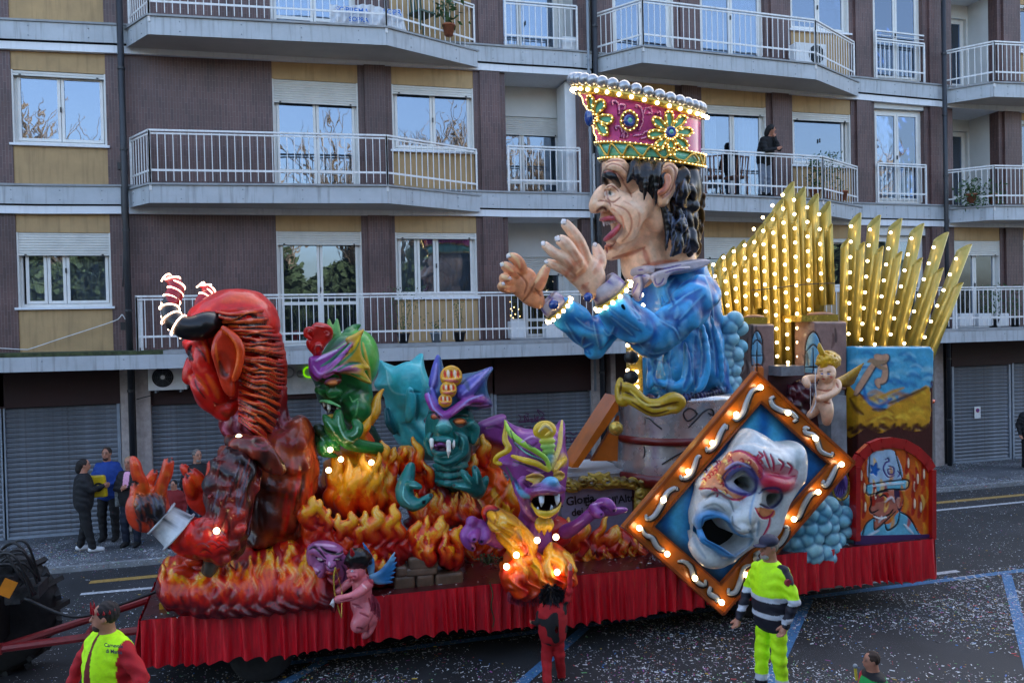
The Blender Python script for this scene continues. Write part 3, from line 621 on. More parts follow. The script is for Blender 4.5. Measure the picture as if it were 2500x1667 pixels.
# ================================================================ SCULPTING: fused signed-distance forms -> one mesh
def _n(a): a = np.asarray(a, np.float32); return a
class Sculpt:
    HS = .62
    def __init__(s, h=.03): s.h = h*s.HS; s.nz = None; s.ops = []; s.paints = []; s.pools = []
    def add(s, kind, prm, bb, col, k=.05, sub=False, gr=None, col2=None):
        s.ops.append(dict(kind=kind, p=prm, bb=(np.min(bb, 0), np.max(bb, 0)), col=np.array(col, float), k=k, sub=sub, gr=gr, col2=None if col2 is None else np.array(col2, float))); return s
    def cone(s, a, b, ra, rb, col, **kw):
        a, b = np.array(a, float), np.array(b, float); m = max(ra, rb)
        return s.add('cone', (a, b, ra, rb), [np.minimum(a, b)-m, np.maximum(a, b)+m], col, **kw)
    def tube(s, pts, rs, col, n=4, smooth=True, **kw):
        pts = np.array(pts, float); rs = np.array(rs, float) if hasattr(rs, '__len__') else np.full(len(pts), rs)
        if smooth and len(pts) > 2:
            q = catmull(np.concatenate([pts, rs[:, None]], 1), n); pts, rs = q[:, :3], np.maximum(q[:, 3], .002)
        for i in range(len(pts)-1): s.cone(pts[i], pts[i+1], rs[i], rs[i+1], col, **kw)
        return s
    def ell(s, c, r, col, R=None, **kw):
        """ellipsoid, r = (along x, along y(depth), along z), R optional 3x3 rotation"""
        R = np.eye(3) if R is None else np.array(R, float); m = max(r)
        return s.add('ell', (np.array(c, float), np.array(r, float), R), [np.array(c)-m, np.array(c)+m], col, **kw)
    def box(s, c, r, col, R=None, rd=.02, **kw):
        R = np.eye(3) if R is None else np.array(R, float); m = float(np.linalg.norm(r))
        return s.add('box', (np.array(c, float), np.array(r, float), R, rd), [np.array(c)-m, np.array(c)+m], col, **kw)
    def slab(s, poly, yc, R, asp, col, smooth=6, tilt=None, **kw):
        """outline (x,z) points inflated around the plane y = yc: edge radius R, half depth R*asp; tilt = dy/dx, dy/dz"""
        P = catmull(poly, smooth, True) if smooth else np.array(poly, float)
        T = tilt or (0, 0); cx, cz = P.mean(0)
        ex = max(abs(P[:, 0]-cx).max()*abs(T[0])+abs(P[:, 1]-cz).max()*abs(T[1]), 0)+R*asp
        return s.add('slab', (P, yc, R, asp, T, cx, cz), [(P[:, 0].min(), yc-ex, P[:, 1].min()), (P[:, 0].max(), yc+ex, P[:, 1].max())], col, **kw)
    @staticmethod
    def dist(o, X, Y, Z):
        k = o['kind']; p = o['p']
        if k == 'cone':
            a, b, ra, rb = p; ab = b-a; L2 = ab@ab+1e-9
            px, py, pz = X-a[0], Y-a[1], Z-a[2]
            t = np.clip((px*ab[0]+py*ab[1]+pz*ab[2])/L2, 0, 1)
            d = np.sqrt((px-t*ab[0])**2+(py-t*ab[1])**2+(pz-t*ab[2])**2)-(ra+(rb-ra)*t)
        elif k == 'ell':
            c, r, R = p; px, py, pz = X-c[0], Y-c[1], Z-c[2]
            u = (R[0][0]*px+R[0][1]*py+R[0][2]*pz)/r[0]; v = (R[1][0]*px+R[1][1]*py+R[1][2]*pz)/r[1]; w_ = (R[2][0]*px+R[2][1]*py+R[2][2]*pz)/r[2]
            q = np.sqrt(u*u+v*v+w_*w_)+1e-9; q2 = np.sqrt((u/r[0])**2+(v/r[1])**2+(w_/r[2])**2)+1e-9
            d = q*(q-1)/q2
        elif k == 'box':
            c, r, R, rd = p; px, py, pz = X-c[0], Y-c[1], Z-c[2]
            u = abs(R[0][0]*px+R[0][1]*py+R[0][2]*pz)-r[0]+rd; v = abs(R[1][0]*px+R[1][1]*py+R[1][2]*pz)-r[1]+rd; w_ = abs(R[2][0]*px+R[2][1]*py+R[2][2]*pz)-r[2]+rd
            d = np.sqrt(np.maximum(u, 0)**2+np.maximum(v, 0)**2+np.maximum(w_, 0)**2)+np.minimum(np.maximum(u, np.maximum(v, w_)), 0)-rd
        else:
            P, yc, R, asp, T, cx, cz = p
            if X.ndim == 3: x2, z2 = X[:, 0, :]+0*Z[:, 0, :], Z[:, 0, :]+0*X[:, 0, :]
            else: x2, z2 = X, Z
            best = np.full(x2.shape, 1e9, np.float32); ins = np.zeros(x2.shape, bool); n = len(P)
            for i in range(n):
                a, b = P[i], P[(i+1) % n]; e = b-a; wx, wz = x2-a[0], z2-a[1]
                t = np.clip((wx*e[0]+wz*e[1])/(e@e+1e-12), 0, 1); best = np.minimum(best, (wx-t*e[0])**2+(wz-t*e[1])**2)
                c1 = (z2 >= a[1]) != (z2 >= b[1])
                if c1.any():
                    xi = a[0]+(z2-a[1])*e[0]/(e[1] if abs(e[1]) > 1e-12 else 1e-12); ins ^= c1 & (x2 < xi)
            din = np.where(ins, 1, -1)*np.sqrt(best)
            if X.ndim == 3: din = din[:, None, :]
            yy = Y-yc-T[0]*(X-cx)-T[1]*(Z-cz)
            d = np.sqrt(np.maximum(R-din, 0)**2+(yy/asp)**2)-R
        g = o['gr']
        if g is not None:
            (fx, fy, fz), amp, wp = g[:3]
            ph = fx*X+fy*Y+fz*Z; ph2 = .7*fy*X+.9*fz*Y-.8*fx*Z
            d = d+amp*np.sin(6.283*ph+wp*np.sin(6.283*ph2*.31)+wp*.6*np.sin(6.283*ph2*.83+1.7))
        return d
    def paint(s, fr, pts, r, col, a=1.0, soft=.35, smooth=True):
        """brush stroke given in frame pixels"""
        P = np.array(pts, float)
        if smooth and len(P) > 2: P = catmull(P, 4)
        s.paints.append((fr, P, r, np.array(col, float), a, soft)); return s
    def fill(s, fr, poly, col, a=1.0): s.pools.append((fr, catmull(poly, 4, True), np.array(col, float), a)); return s
    def mesh(s, name, kc=.018, relax=1):
        lo = np.min([o['bb'][0] for o in s.ops if not o['sub']], 0)-3*s.h; hi = np.max([o['bb'][1] for o in s.ops if not o['sub']], 0)+3*s.h
        n = np.ceil((hi-lo)/s.h).astype(int)+1; ax = [(lo[i]+np.arange(n[i])*s.h).astype(np.float32) for i in range(3)]
        D = np.full(n, 1.0, np.float32)
        for o in s.ops:
            mg = max(o['k'], .0)+3*s.h+(o['gr'][1] if o['gr'] else 0)
            i0 = np.clip(np.floor((o['bb'][0]-mg-lo)/s.h).astype(int), 0, n); i1 = np.clip(np.ceil((o['bb'][1]+mg-lo)/s.h).astype(int)+1, 0, n)
            if (i1 <= i0).any(): continue
            sl = tuple(slice(a, b) for a, b in zip(i0, i1)); X, Y, Z = ax[0][sl[0]][:, None, None], ax[1][sl[1]][None, :, None], ax[2][sl[2]][None, None, :]
            d = s.dist(o, X, Y, Z).astype(np.float32); A = D[sl]; k = max(o['k'], 1e-4)
            if o['sub']:
                h_ = np.maximum(k-abs(A+d), 0)/k; D[sl] = np.maximum(A, -d)+h_*h_*k*.25
            else:
                h_ = np.maximum(k-abs(A-d), 0)/k; D[sl] = np.minimum(A, d)-h_*h_*k*.25
        # surface nets
        S = D < 0; nx, ny, nz = n
        c = S[:-1, :-1, :-1].astype(np.int8)
        cnt = np.zeros((nx-1, ny-1, nz-1), np.int8)
        for i in (0, 1):
            for j in (0, 1):
                for l in (0, 1): cnt += S[i:nx-1+i, j:ny-1+j, l:nz-1+l]
        act = (cnt > 0) & (cnt < 8); idx = np.full(act.shape, -1, np.int64); I = np.argwhere(act); idx[act] = np.arange(len(I))
        acc = np.zeros((len(I), 3)); w_ = np.zeros(len(I))
        cor = [(i, j, l) for i in (0, 1) for j in (0, 1) for l in (0, 1)]
        val = {q: D[I[:, 0]+q[0], I[:, 1]+q[1], I[:, 2]+q[2]] for q in cor}
        for q in cor:
            for axn in range(3):
                if q[axn]: continue
                q2 = list(q); q2[axn] = 1; a, b = val[q], val[tuple(q2)]; m = (a < 0) != (b < 0)
                t = np.where(m, a/(a-b+1e-12), 0); pt = np.zeros((len(I), 3)); pt[:] = q; pt[:, axn] = t
                acc += pt*m[:, None]; w_ += m
        V = lo+(I+acc/np.maximum(w_, 1)[:, None])*s.h
        F = []
        for axn in range(3):
            b1, b2 = [(1, 2), (2, 0), (0, 1)][axn]
            a0 = [slice(1, -1)]*3; a0[axn] = slice(0, -1); a1 = list(a0); a1[axn] = slice(1, None)
            s0, s1 = S[tuple(a0)], S[tuple(a1)]; E_ = np.argwhere(s0 != s1)
            if not len(E_): continue
            off = np.array([1, 1, 1]); off[axn] = 0; P = E_+off; d1 = np.zeros(3, int); d1[b1] = 1; d2 = np.zeros(3, int); d2[b2] = 1
            g = lambda Q: idx[Q[:, 0], Q[:, 1], Q[:, 2]]
            quad = np.stack([g(P-d1-d2), g(P-d2), g(P), g(P-d1)], 1); flip = s0[E_[:, 0], E_[:, 1], E_[:, 2]]
            quad[~flip] = quad[~flip][:, ::-1]; F.append(quad)
        F = np.concatenate(F); F = F[(F >= 0).all(1)]
        for _ in range(relax):
            acc = np.zeros_like(V); ct = np.zeros(len(V))
            for i in range(4):
                np.add.at(acc, F[:, i], V[F[:, (i+1) % 4]]); np.add.at(ct, F[:, i], 1)
                np.add.at(acc, F[:, i], V[F[:, (i+3) % 4]]); np.add.at(ct, F[:, i], 1)
            V = V*.5+.5*acc/np.maximum(ct, 1)[:, None]
        # colours
        C = np.zeros((len(V), 3)); W = np.zeros(len(V)); X, Y, Z = V[:, 0], V[:, 1], V[:, 2]
        for o in s.ops:
            m = ((V > o['bb'][0]-.06) & (V < o['bb'][1]+.06)).all(1)
            if not m.any(): continue
            d = s.dist(dict(o, gr=None), X[m], Y[m], Z[m]); d = abs(d) if o['sub'] else np.maximum(d+.0, -.05); w1 = np.exp(-np.clip(d/kc, -3, 30)); col = np.tile(o['col'], (m.sum(), 1))
            if o['col2'] is not None:
                if o['gr'] is not None:
                    (fx, fy, fz), amp, wp = o['gr'][:3]; ph = fx*X[m]+fy*Y[m]+fz*Z[m]; ph2 = .7*fy*X[m]+.9*fz*Y[m]-.8*fx*Z[m]
                    t = .5+.5*np.sin(6.283*ph+wp*np.sin(6.283*ph2*.31)+wp*.6*np.sin(6.283*ph2*.83+1.7))
                    t = t**1.5
                else: t = .5+.5*np.sin(11*X[m]+7*Z[m]+3*np.sin(5*Y[m]+9*Z[m])); t = t**2
                col = col*(1-t[:, None])+o['col2']*t[:, None]
            C[m] += col*w1[:, None]; W[m] += w1
        C /= np.maximum(W, 1e-9)[:, None]; C[W < 1e-8] = s.ops[0]['col']
        s.V = V; C0 = C.copy()
        if s.nz is not None:
            fq, amp, cf = s.nz; a = (vnoise(V*np.array(fq), 5)-.5)+.5*(vnoise(V*np.array(fq)*2.1, 6)-.5); N = np.zeros_like(V); n_ = np.cross(V[F[:, 2]]-V[F[:, 0]], V[F[:, 3]]-V[F[:, 1]])
            for i in range(4): np.add.at(N, F[:, i], n_)
            N /= np.linalg.norm(N, axis=1)[:, None]+1e-12; V = V+N*(a*2*amp)[:, None]; C = np.clip(C*(1+a*2*cf)[:, None], 0, 1); s.V = V; C0 = C.copy()
        for fr, poly, col, a in s.pools:
            q = fr.px(V); mm = np.zeros(len(V), bool); n_ = len(poly)
            for i in range(n_):
                A, B = poly[i], poly[(i+1) % n_]; c1 = (q[:, 1] >= A[1]) != (q[:, 1] >= B[1])
                xi = A[0]+(q[:, 1]-A[1])*(B[0]-A[0])/(B[1]-A[1] if abs(B[1]-A[1]) > 1e-9 else 1e-9); mm ^= c1 & (q[:, 0] < xi)
            C[mm] = C[mm]*(1-a)+col*a
        for fr, P, r, col, a, soft in s.paints:
            q = fr.px(V); m = np.where((q[:, 0] > P[:, 0].min()-2*r) & (q[:, 0] < P[:, 0].max()+2*r) & (q[:, 1] > P[:, 1].min()-2*r) & (q[:, 1] < P[:, 1].max()+2*r))[0]
            if not len(m): continue
            x, y = q[m, 0], q[m, 1]; best = np.full(len(m), 1e9)
            if len(P) == 1: best = np.hypot(x-P[0, 0], y-P[0, 1])
            for i in range(len(P)-1):
                A, e = P[i], P[i+1]-P[i]; t = np.clip(((x-A[0])*e[0]+(y-A[1])*e[1])/(e@e+1e-9), 0, 1)
                tap = 1-.55*abs(2*(i+t)/(len(P)-1)-1)**2; best = np.minimum(best, np.hypot(x-A[0]-t*e[0], y-A[1]-t*e[1])/tap)
            al = a*np.clip((r-best)/(r*soft+1e-9), 0, 1)[:, None]; C[m] = C[m]*(1-al)+col*al
        s.F = F
        return np_mesh(name, engrave(V, F, C, C0, s.h), F, True, C)
    def build(s, name, mt, parent=None, **kw): return link(name, s.mesh(name, **kw), mt, parent)
def engrave(V, F, C, C0, h, amt=.035, lim=.016):
    N = np.zeros_like(V); n = np.cross(V[F[:, 2]]-V[F[:, 0]], V[F[:, 3]]-V[F[:, 1]])
    for i in range(4): np.add.at(N, F[:, i], n)
    N /= np.linalg.norm(N, axis=1)[:, None]+1e-12
    lum = lambda c: np.sqrt(np.clip(c@np.array([.3, .5, .2]), 0, 1))
    d = np.clip((lum(C)-lum(C0))*amt, -lim, lim*.7)
    return V+N*d[:, None]
def vnoise(P, seed=0):
    I = np.floor(P).astype(np.int64); f = P-I; f = f*f*(3-2*f); out = 0
    for i in (0, 1):
        for j in (0, 1):
            for k in (0, 1):
                h = ((I[:, 0]+i)*73856093) ^ ((I[:, 1]+j)*19349663) ^ ((I[:, 2]+k)*83492791) ^ (seed*2654435761 & 0xffff); h = (h*1103515245+12345) & 0x7fffffff
                out = out+(h/0x7fffffff)*(f[:, 0] if i else 1-f[:, 0])*(f[:, 1] if j else 1-f[:, 1])*(f[:, 2] if k else 1-f[:, 2])
    return out
def rotz(a): c, s_ = math.cos(a), math.sin(a); return np.array([[c, s_, 0], [-s_, c, 0], [0, 0, 1]])
def roty(deg):
    """rotation in the picture plane, positive = anticlockwise as seen from the camera"""
    a = math.radians(deg); c, s_ = math.cos(a), math.sin(a); return np.array([[c, 0, s_], [0, 1, 0], [-s_, 0, c]])
class Fig:
    """traces in a frame: pixel positions, radii in pixels, depth towards the camera in metres"""
    def __init__(s, fr, h, nz=None): s.f = fr; s.S = Sculpt(h); s.S.nz = nz
    def P(s, p): return s.f.p(p[0], p[1], p[2] if len(p) > 2 else 0.0)
    def t(s, pts, rs, col, **kw):
        r = [s.f.m(v) for v in rs] if hasattr(rs, '__len__') else [s.f.m(rs)]*len(pts); s.S.tube([s.P(p) for p in pts], r, col, **kw); return s
    def e(s, c, r, col, ang=0, **kw):   # r = px (rx, ry) or (rx, ry, rdepth px)
        rx, rz = s.f.m(r[0]), s.f.m(r[1]); ry = s.f.m(r[2]) if len(r) > 2 else min(rx, rz)
        s.S.ell(s.P(c), (rx, ry, rz), col, R=roty(ang), **kw); return s
    def o(s, poly, dep, R, asp, col, tilt=None, **kw):
        q = np.array([s.f.p(x, y, dep)[[0, 2]] for x, y in poly]); s.S.slab(q, s.f.Y-dep, s.f.m(R), asp, col, tilt=tilt, **kw); return s
    def pt(s, pts, r, col, a=1.0, soft=.35, **kw): s.S.paint(s.f, pts, r*1.35, col, min(1, a*1.15), soft*.8, **kw); return s
    def fl(s, poly, col, a=1.0): s.S.fill(s.f, poly, col, a); return s
    def build(s, name, parent, mt=None, **kw): return s.S.build(name, mt or M['sculpt'], parent, **kw)
def bulbs(parent, pts, r, name='light_bulb', m_='bulb'):
    key = (r, m_)
    if key not in bulb_me:
        me = MB().sphere((0, 0, 0), r, 10, 6).mesh('bulb', True); me.materials.append(M[m_]); bulb_me[key] = me
    for p in pts: share(bulb_me[key], name, parent, p)
bulb_me = {}

# ================================================================ THE FLOAT'S BED
DZ = .95; FX0, FX1, FY0, FY1 = -1.55, 8.62, 9.62, 12.15
flt = empty('parade_float', (3.5, 10.9, 0), 'long parade float bed with dark red deck and pleated red skirt', 'float')
def plan():   # outline of the bed from above, with a chamfered front end
    return [(FX0, FY0), (FX1, FY0-.16), (FX1+.05, FY1), (FX0+.35, FY1), (FX0-.05, FY1-.5)]
MB().prism(plan(), DZ-.07, DZ).build('deck', M['reddeck'], flt)
MB().box(FX0+.3, FX1-.2, 10.2, 11.6, .55, DZ-.075).build('chassis', M['black'], flt)
def skirt(a, b, z0, z1, n, seed):
    rg = np.random.default_rng(seed); L = math.hypot(b[0]-a[0], b[1]-a[1]); d = np.array([(b[0]-a[0])/L, (b[1]-a[1])/L]); nn = np.array([d[1], -d[0]])
    nu = int(L/.012); nv = 14; u = np.linspace(0, L, nu+1); pl = np.cumsum(np.concatenate([[0], .55+1.1*np.abs(np.sin(u[1:]*1.9+seed)*np.sin(u[1:]*5.3+seed*2))+rg.uniform(0, .5, nu)])); pl = pl/pl[-1]*L
    V = np.zeros((nu+1, nv+1, 3)); ph = pl*6.283/.15
    for j in range(nv+1):
        v = j/nv; ph2 = ph+.8*v*np.sin(u*3.1+seed); w_ = np.sin(ph2)+.45*np.sin(ph2*.5+1+v)+.22*np.sin(ph2*1.93+2)
        w_ = np.tanh(w_*1.3); off = (.008+.048*v**.8)*w_*(.6+.5*np.sin(u*2.9+seed)**2)+.03*v+.02*v*np.sin(u*1.3+seed)+.022
        along = .012*v*np.cos(ph2*1.0)
        hem = .022*np.sin(u*2.3+seed)+.014*np.sin(u*7.7)+.012*np.cos(ph)
        V[:, j, 0] = a[0]+d[0]*(u+along)+nn[0]*off; V[:, j, 1] = a[1]+d[1]*(u+along)+nn[1]*off; V[:, j, 2] = z1+(z0+hem-z1)*v
    F = []
    for i in range(nu):
        for j in range(nv): k = i*(nv+1)+j; F.append((k, k+nv+1, k+nv+2, k+1))
    return V.reshape(-1, 3), F
pl = plan(); panels = [(pl[0], ((pl[0][0]+pl[1][0])*.36+.1, FY0-.06), 1), (((pl[0][0]+pl[1][0])*.36+.1, FY0-.06), ((pl[0][0]+pl[1][0])*.72, FY0-.11), 2), (((pl[0][0]+pl[1][0])*.72, FY0-.11), pl[1], 3), (pl[1], pl[2], 4), (pl[4], pl[0], 5), (pl[3], pl[4], 6), (pl[2], pl[3], 7)]
for a, b, sd_ in panels:
    V, F = skirt(a, b, {1: .42, 2: .37, 3: .42}.get(sd_, .40), DZ+.005, 14, sd_); link('skirt_panel', np_mesh('skirt', V, np.array(F), True), M['redcloth'], flt)
def wheel(c, r, w_, parent, name='wheel', ax='y'):
    wl = MB().lathe((c[0], c[1], c[2]), [(r*.62, -w_/2), (r*.9, -w_/2), (r, -w_*.35), (r, w_*.35), (r*.9, w_/2), (r*.62, w_/2)], 32, 'y').build(name, M['rubber'], parent, True)
    MB().lathe(c, [(r*.60, -w_*.3), (r*.55, -w_*.42), (r*.3, -w_*.2), (r*.16, -w_*.25), (r*.15, -w_*.5), (.02, -w_*.52)], 24, 'y').build('rim', M['gpipe'], wl, True); return wl
for px in (640, 1795):
    q = onY(px, 1500, 10.35); wheel((q[0], 9.98, .37), .37, .26, flt)
    wheel((q[0], 11.6, .36), .36, .26, flt)
tag(confetti(900, FX0, FX1, FY0-.1, FY0+.75, DZ, 'deck_confetti', 1.2), 'white confetti scraps lying along the dark red float deck edge', 'confetti')
# drawbar and tractor rear
tow = empty('drawbar', (-3, 10.6, .6), 'dark red steel A-frame drawbar between tractor and float', 'drawbar')
MB().tube([(-3.1, 10.2, .62), (-1.6, 10.0, .72)], .045, 8).build('left_beam' if 0 else 'beam', M['redmetal'], tow)
MB().tube([(-3.1, 10.2, .62), (-1.6, 10.9, .8)], .045, 8).build('beam', M['redmetal'], tow); MB().tube([(-2.2, 10.08, .67), (-2.15, 10.6, .73)], .035, 8).build('cross_beam', M['redmetal'], tow)
MB().bar((-4.3, 10.1, .55), (-3.05, 10.2, .62), .1, .1).build('pole', M['redmetal'], tow)
# ================================================================ THE KING
c_ = lambda *v: lin(v)
SK, SKD, SKR, SKL = c_(250, 200, 162), c_(150, 72, 50), c_(224, 130, 94), c_(252, 220, 190)
BLK, BLKH = c_(12, 13, 18), c_(52, 60, 80)
WHT = c_(225, 222, 218)
KH = Frame(1360, 150, 3.075, 11.0)
king = empty('king_puppet', KH.p(700, 1500), 'giant laughing crowned puppet in blue coat rising from the barrel', 'puppet')
f = Fig(KH, .021)
f.o([(372,735),(352,800),(348,870),(352,920),(362,950),(345,975),(315,1005),(280,1060),(258,1105),(268,1132),(310,1140),(338,1128),(335,1160),(328,1182),(340,1200),(385,1195),(460,1180),(480,1200),(462,1260),(425,1310),(372,1345),(385,1365),(372,1400),(366,1440),(376,1475),(405,1492),(450,1488),(560,1452),(640,1420),(720,1380),(780,1300),(820,1200),(860,1000),(860,850),(820,740),(600,720)], 0, 150, 1.15, SK, k=.02)
f.e((700, 960), (270, 290, 250), SK, k=.15)
f.e((600, 1200), (190, 190, 215), SK, k=.15)
f.t([(660,1380),(650,1470),(655,1550)], [150, 140, 150], SK, k=.1); f.t([(860,1300),(870,1450),(880,1550)], [130, 140, 150], SK, k=.1)
# nose: bulb, wing, nostril
f.t([(352,960,.15),(320,1020,.2),(285,1095,.14)], [30, 42, 40], SK, k=.06); f.e((275, 1105, .04), (32, 32, 45), SK, k=.05); f.e((355, 1090, .28), (52, 42, 40), SK, k=.06)
f.e((335, 1118, .36), (20, 12, 30), c_(80, 30, 25), sub=True, k=.02)
# eye socket, eyeball, lids, brow
f.e((415, 985, .50), (60, 48, 60), SK, sub=True, k=.09)
f.e((405, 990, .38), (48, 40, 44), c_(228, 226, 220), k=.01)
f.t([(368,955,.42),(410,940,.5),(465,985,.46)], [12, 17, 12], SK, k=.02); f.t([(375,1025,.42),(420,1050,.5),(475,1010,.46)], [11, 16, 11], SK, k=.03)
f.t([(352,850,.2),(378,850,.42),(420,870,.5),(470,935,.46)], [16, 24, 26, 12], BLK, k=.02); f.t([(352,860,.12),(356,930,.1),(366,968,.16)], [16, 16, 8], BLK, k=.02)
# forehead folds
f.t([(360,815,.30),(400,785,.48),(460,800,.54),(520,860,.52)], [12, 16, 16, 10], SK, k=.06); f.t([(375,775,.3),(420,752,.46),(490,762,.52),(540,820,.5)], [10, 13, 13, 8], SK, k=.06)
# cheek folds
f.t([(390,1060,.38),(450,1100,.50),(500,1170,.52),(510,1260,.48),(470,1350,.42)], [16, 25, 27, 24, 14], SK, k=.10)
f.t([(480,1020,.5),(540,1090,.58),(570,1190,.58),(540,1310,.5)], [14, 24, 26, 16], SK, k=.14)
f.e((640, 1060, .55), (80, 130, 60), SK, k=.15, ang=-20)
# mouth
f.e((440, 1255, .28), (70, 95, 140), c_(70, 10, 18), sub=True, k=.03, ang=-32)
f.t([(330,1190,.12),(380,1178,.34),(440,1180,.44),(482,1205,.44)], [12, 17, 15, 10], c_(178, 70, 80), k=.015)
f.t([(362,1338,.12),(400,1310,.32),(450,1260,.42),(484,1210,.44)], [16, 20, 16, 10], c_(196, 84, 100), k=.02)
for i in range(6):
    x = 352+i*20; f.t([(x, 1205-i*1.5, .16+.05*i), (x+1, 1232-i*6, .16+.05*i)], [11, 9], c_(235, 238, 240), k=.006)
f.t([(385,1320,.16),(420,1290,.26),(455,1250,.3)], [18, 20, 16], c_(206, 96, 120), k=.02)
f.e((400, 1440, .1), (52, 52, 75), SK, k=.06); f.e((385, 1390, .2), (26, 20, 50), SKR, k=.04)
f.e((760, 1120, .45), (90, 150, 70), SK, k=.15)
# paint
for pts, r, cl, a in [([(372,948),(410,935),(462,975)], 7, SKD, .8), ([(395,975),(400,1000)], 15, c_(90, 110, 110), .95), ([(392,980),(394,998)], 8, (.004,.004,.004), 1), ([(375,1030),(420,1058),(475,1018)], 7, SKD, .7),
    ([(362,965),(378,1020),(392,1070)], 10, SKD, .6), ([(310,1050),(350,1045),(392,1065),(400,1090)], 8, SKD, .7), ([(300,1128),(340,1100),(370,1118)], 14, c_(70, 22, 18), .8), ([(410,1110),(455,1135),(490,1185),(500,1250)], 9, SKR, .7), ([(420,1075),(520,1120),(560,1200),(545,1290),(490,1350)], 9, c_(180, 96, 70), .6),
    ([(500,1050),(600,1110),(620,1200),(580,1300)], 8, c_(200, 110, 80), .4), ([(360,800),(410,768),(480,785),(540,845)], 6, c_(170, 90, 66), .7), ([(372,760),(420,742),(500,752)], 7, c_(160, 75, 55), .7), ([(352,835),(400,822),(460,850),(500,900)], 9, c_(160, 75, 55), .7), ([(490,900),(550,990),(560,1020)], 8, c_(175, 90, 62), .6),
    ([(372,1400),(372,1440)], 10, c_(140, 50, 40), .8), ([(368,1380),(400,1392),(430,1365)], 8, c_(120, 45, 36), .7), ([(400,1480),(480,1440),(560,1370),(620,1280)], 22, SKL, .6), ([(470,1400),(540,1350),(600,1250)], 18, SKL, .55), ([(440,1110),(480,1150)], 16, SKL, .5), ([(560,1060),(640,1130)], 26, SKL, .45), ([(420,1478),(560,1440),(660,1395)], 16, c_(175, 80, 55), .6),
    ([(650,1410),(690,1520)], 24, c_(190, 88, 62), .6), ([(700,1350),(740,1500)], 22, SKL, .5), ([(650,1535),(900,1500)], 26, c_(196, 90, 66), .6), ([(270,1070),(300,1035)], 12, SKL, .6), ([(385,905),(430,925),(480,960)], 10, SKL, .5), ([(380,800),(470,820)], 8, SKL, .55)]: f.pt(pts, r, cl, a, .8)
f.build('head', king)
# ear
f = Fig(KH, .017)
f.o([(770,830),(800,770),(850,755),(900,775),(935,840),(940,900),(920,960),(860,1020),(820,1080),(780,1098),(750,1080),(740,1030),(730,960),(725,900)], .66, 50, .8, c_(222, 172, 132), tilt=(.35, 0), k=.02)
f.e((830, 900, .80), (60, 95, 78), c_(190, 95, 65), sub=True, k=.04, ang=-12); f.t([(770,990,.80),(810,960,.78),(830,900,.76),(825,860,.76)], [16, 20, 20, 16], c_(205, 130, 95), k=.03)
for pts, r, cl, a in [([(800,800),(850,780),(890,830),(885,910),(850,980),(790,1030)], 10, c_(130, 50, 35), .6), ([(790,880),(800,950),(770,990)], 20, c_(120, 40, 28), .6), ([(905,800),(928,880),(900,960),(820,1070)], 14, SKL, .7)]: f.pt(pts, r, cl, a, .8)
f.build('ear', king)
# hair: many glossy black strands over a mass
f = Fig(KH, .022); HB, HB2 = c_(7, 7, 10), c_(22, 25, 36); rg = random.Random(3)
f.e((900, 960, 0), (160, 260, 260), HB, k=.1); f.e((890, 1240, -.05), (130, 230, 220), HB, k=.1); f.e((700, 800, .1), (260, 90, 260), HB, k=.1)
for i in range(70):
    x = rg.uniform(900, 1040); y = rg.uniform(790, 1300); dep = rg.uniform(.1, .72)*(1-.5*abs(x-930)/160); L = rg.uniform(90, 190)
    xx = x+rg.uniform(-40, 20)
    if xx < 860: xx = 880
    f.t([(xx, y, dep), (xx+rg.uniform(-30, 30), y+L*.4, dep+.06), (xx+rg.uniform(-40, 30), y+L*.75, dep+.03), (min(xx+rg.uniform(-60, 50), 1060), y+L, dep-.03)], [17, 24, 18, 4], HB, k=.05, col2=HB2)
for i in range(26):   # fringe locks round the ear and temple
    x = rg.uniform(585, 800); y = 735+rg.uniform(0, 60); dep = .52+.12*rg.random(); tx = 570+(x-585)*.85+rg.uniform(0, 120); ty = rg.uniform(880, 1110) if x > 600 else rg.uniform(860, 930)
    f.t([(x, y, dep), ((x+tx)/2+rg.uniform(-25, 25), (y+ty)/2, dep+.09), (tx, ty, dep+.05)], [20, 21, 3], HB, k=.02, col2=HB2)
for pts in ([(640,960),(655,1040),(648,1130)], [(700,880),(760,1000),(778,1100)], [(575,760),(555,850),(525,915)], [(780,780),(850,800),(880,890)], [(700,930),(760,960),(775,975)], [(800,1090),(830,1250),(815,1420)], [(840,1150),(880,1330),(870,1465)], [(900,1100),(960,1260),(930,1400)]): f.t([(x, y, .6) for x, y in pts], [22, 24, 5], HB, k=.02, col2=HB2)
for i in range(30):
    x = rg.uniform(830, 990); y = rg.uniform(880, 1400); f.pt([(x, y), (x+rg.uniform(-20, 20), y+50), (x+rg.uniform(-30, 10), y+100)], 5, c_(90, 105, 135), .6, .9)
f.build('hair', king)
f = Fig(KH, .03); f.o([(1045,1000),(1068,1010),(1062,1150),(1020,1480),(960,1480),(1000,1200)], -.25, 22, 6, c_(120, 86, 40), k=.02, gr=((9, 0, 1), .006, 1), col2=c_(60, 40, 20)); f.build('neck_board', king)
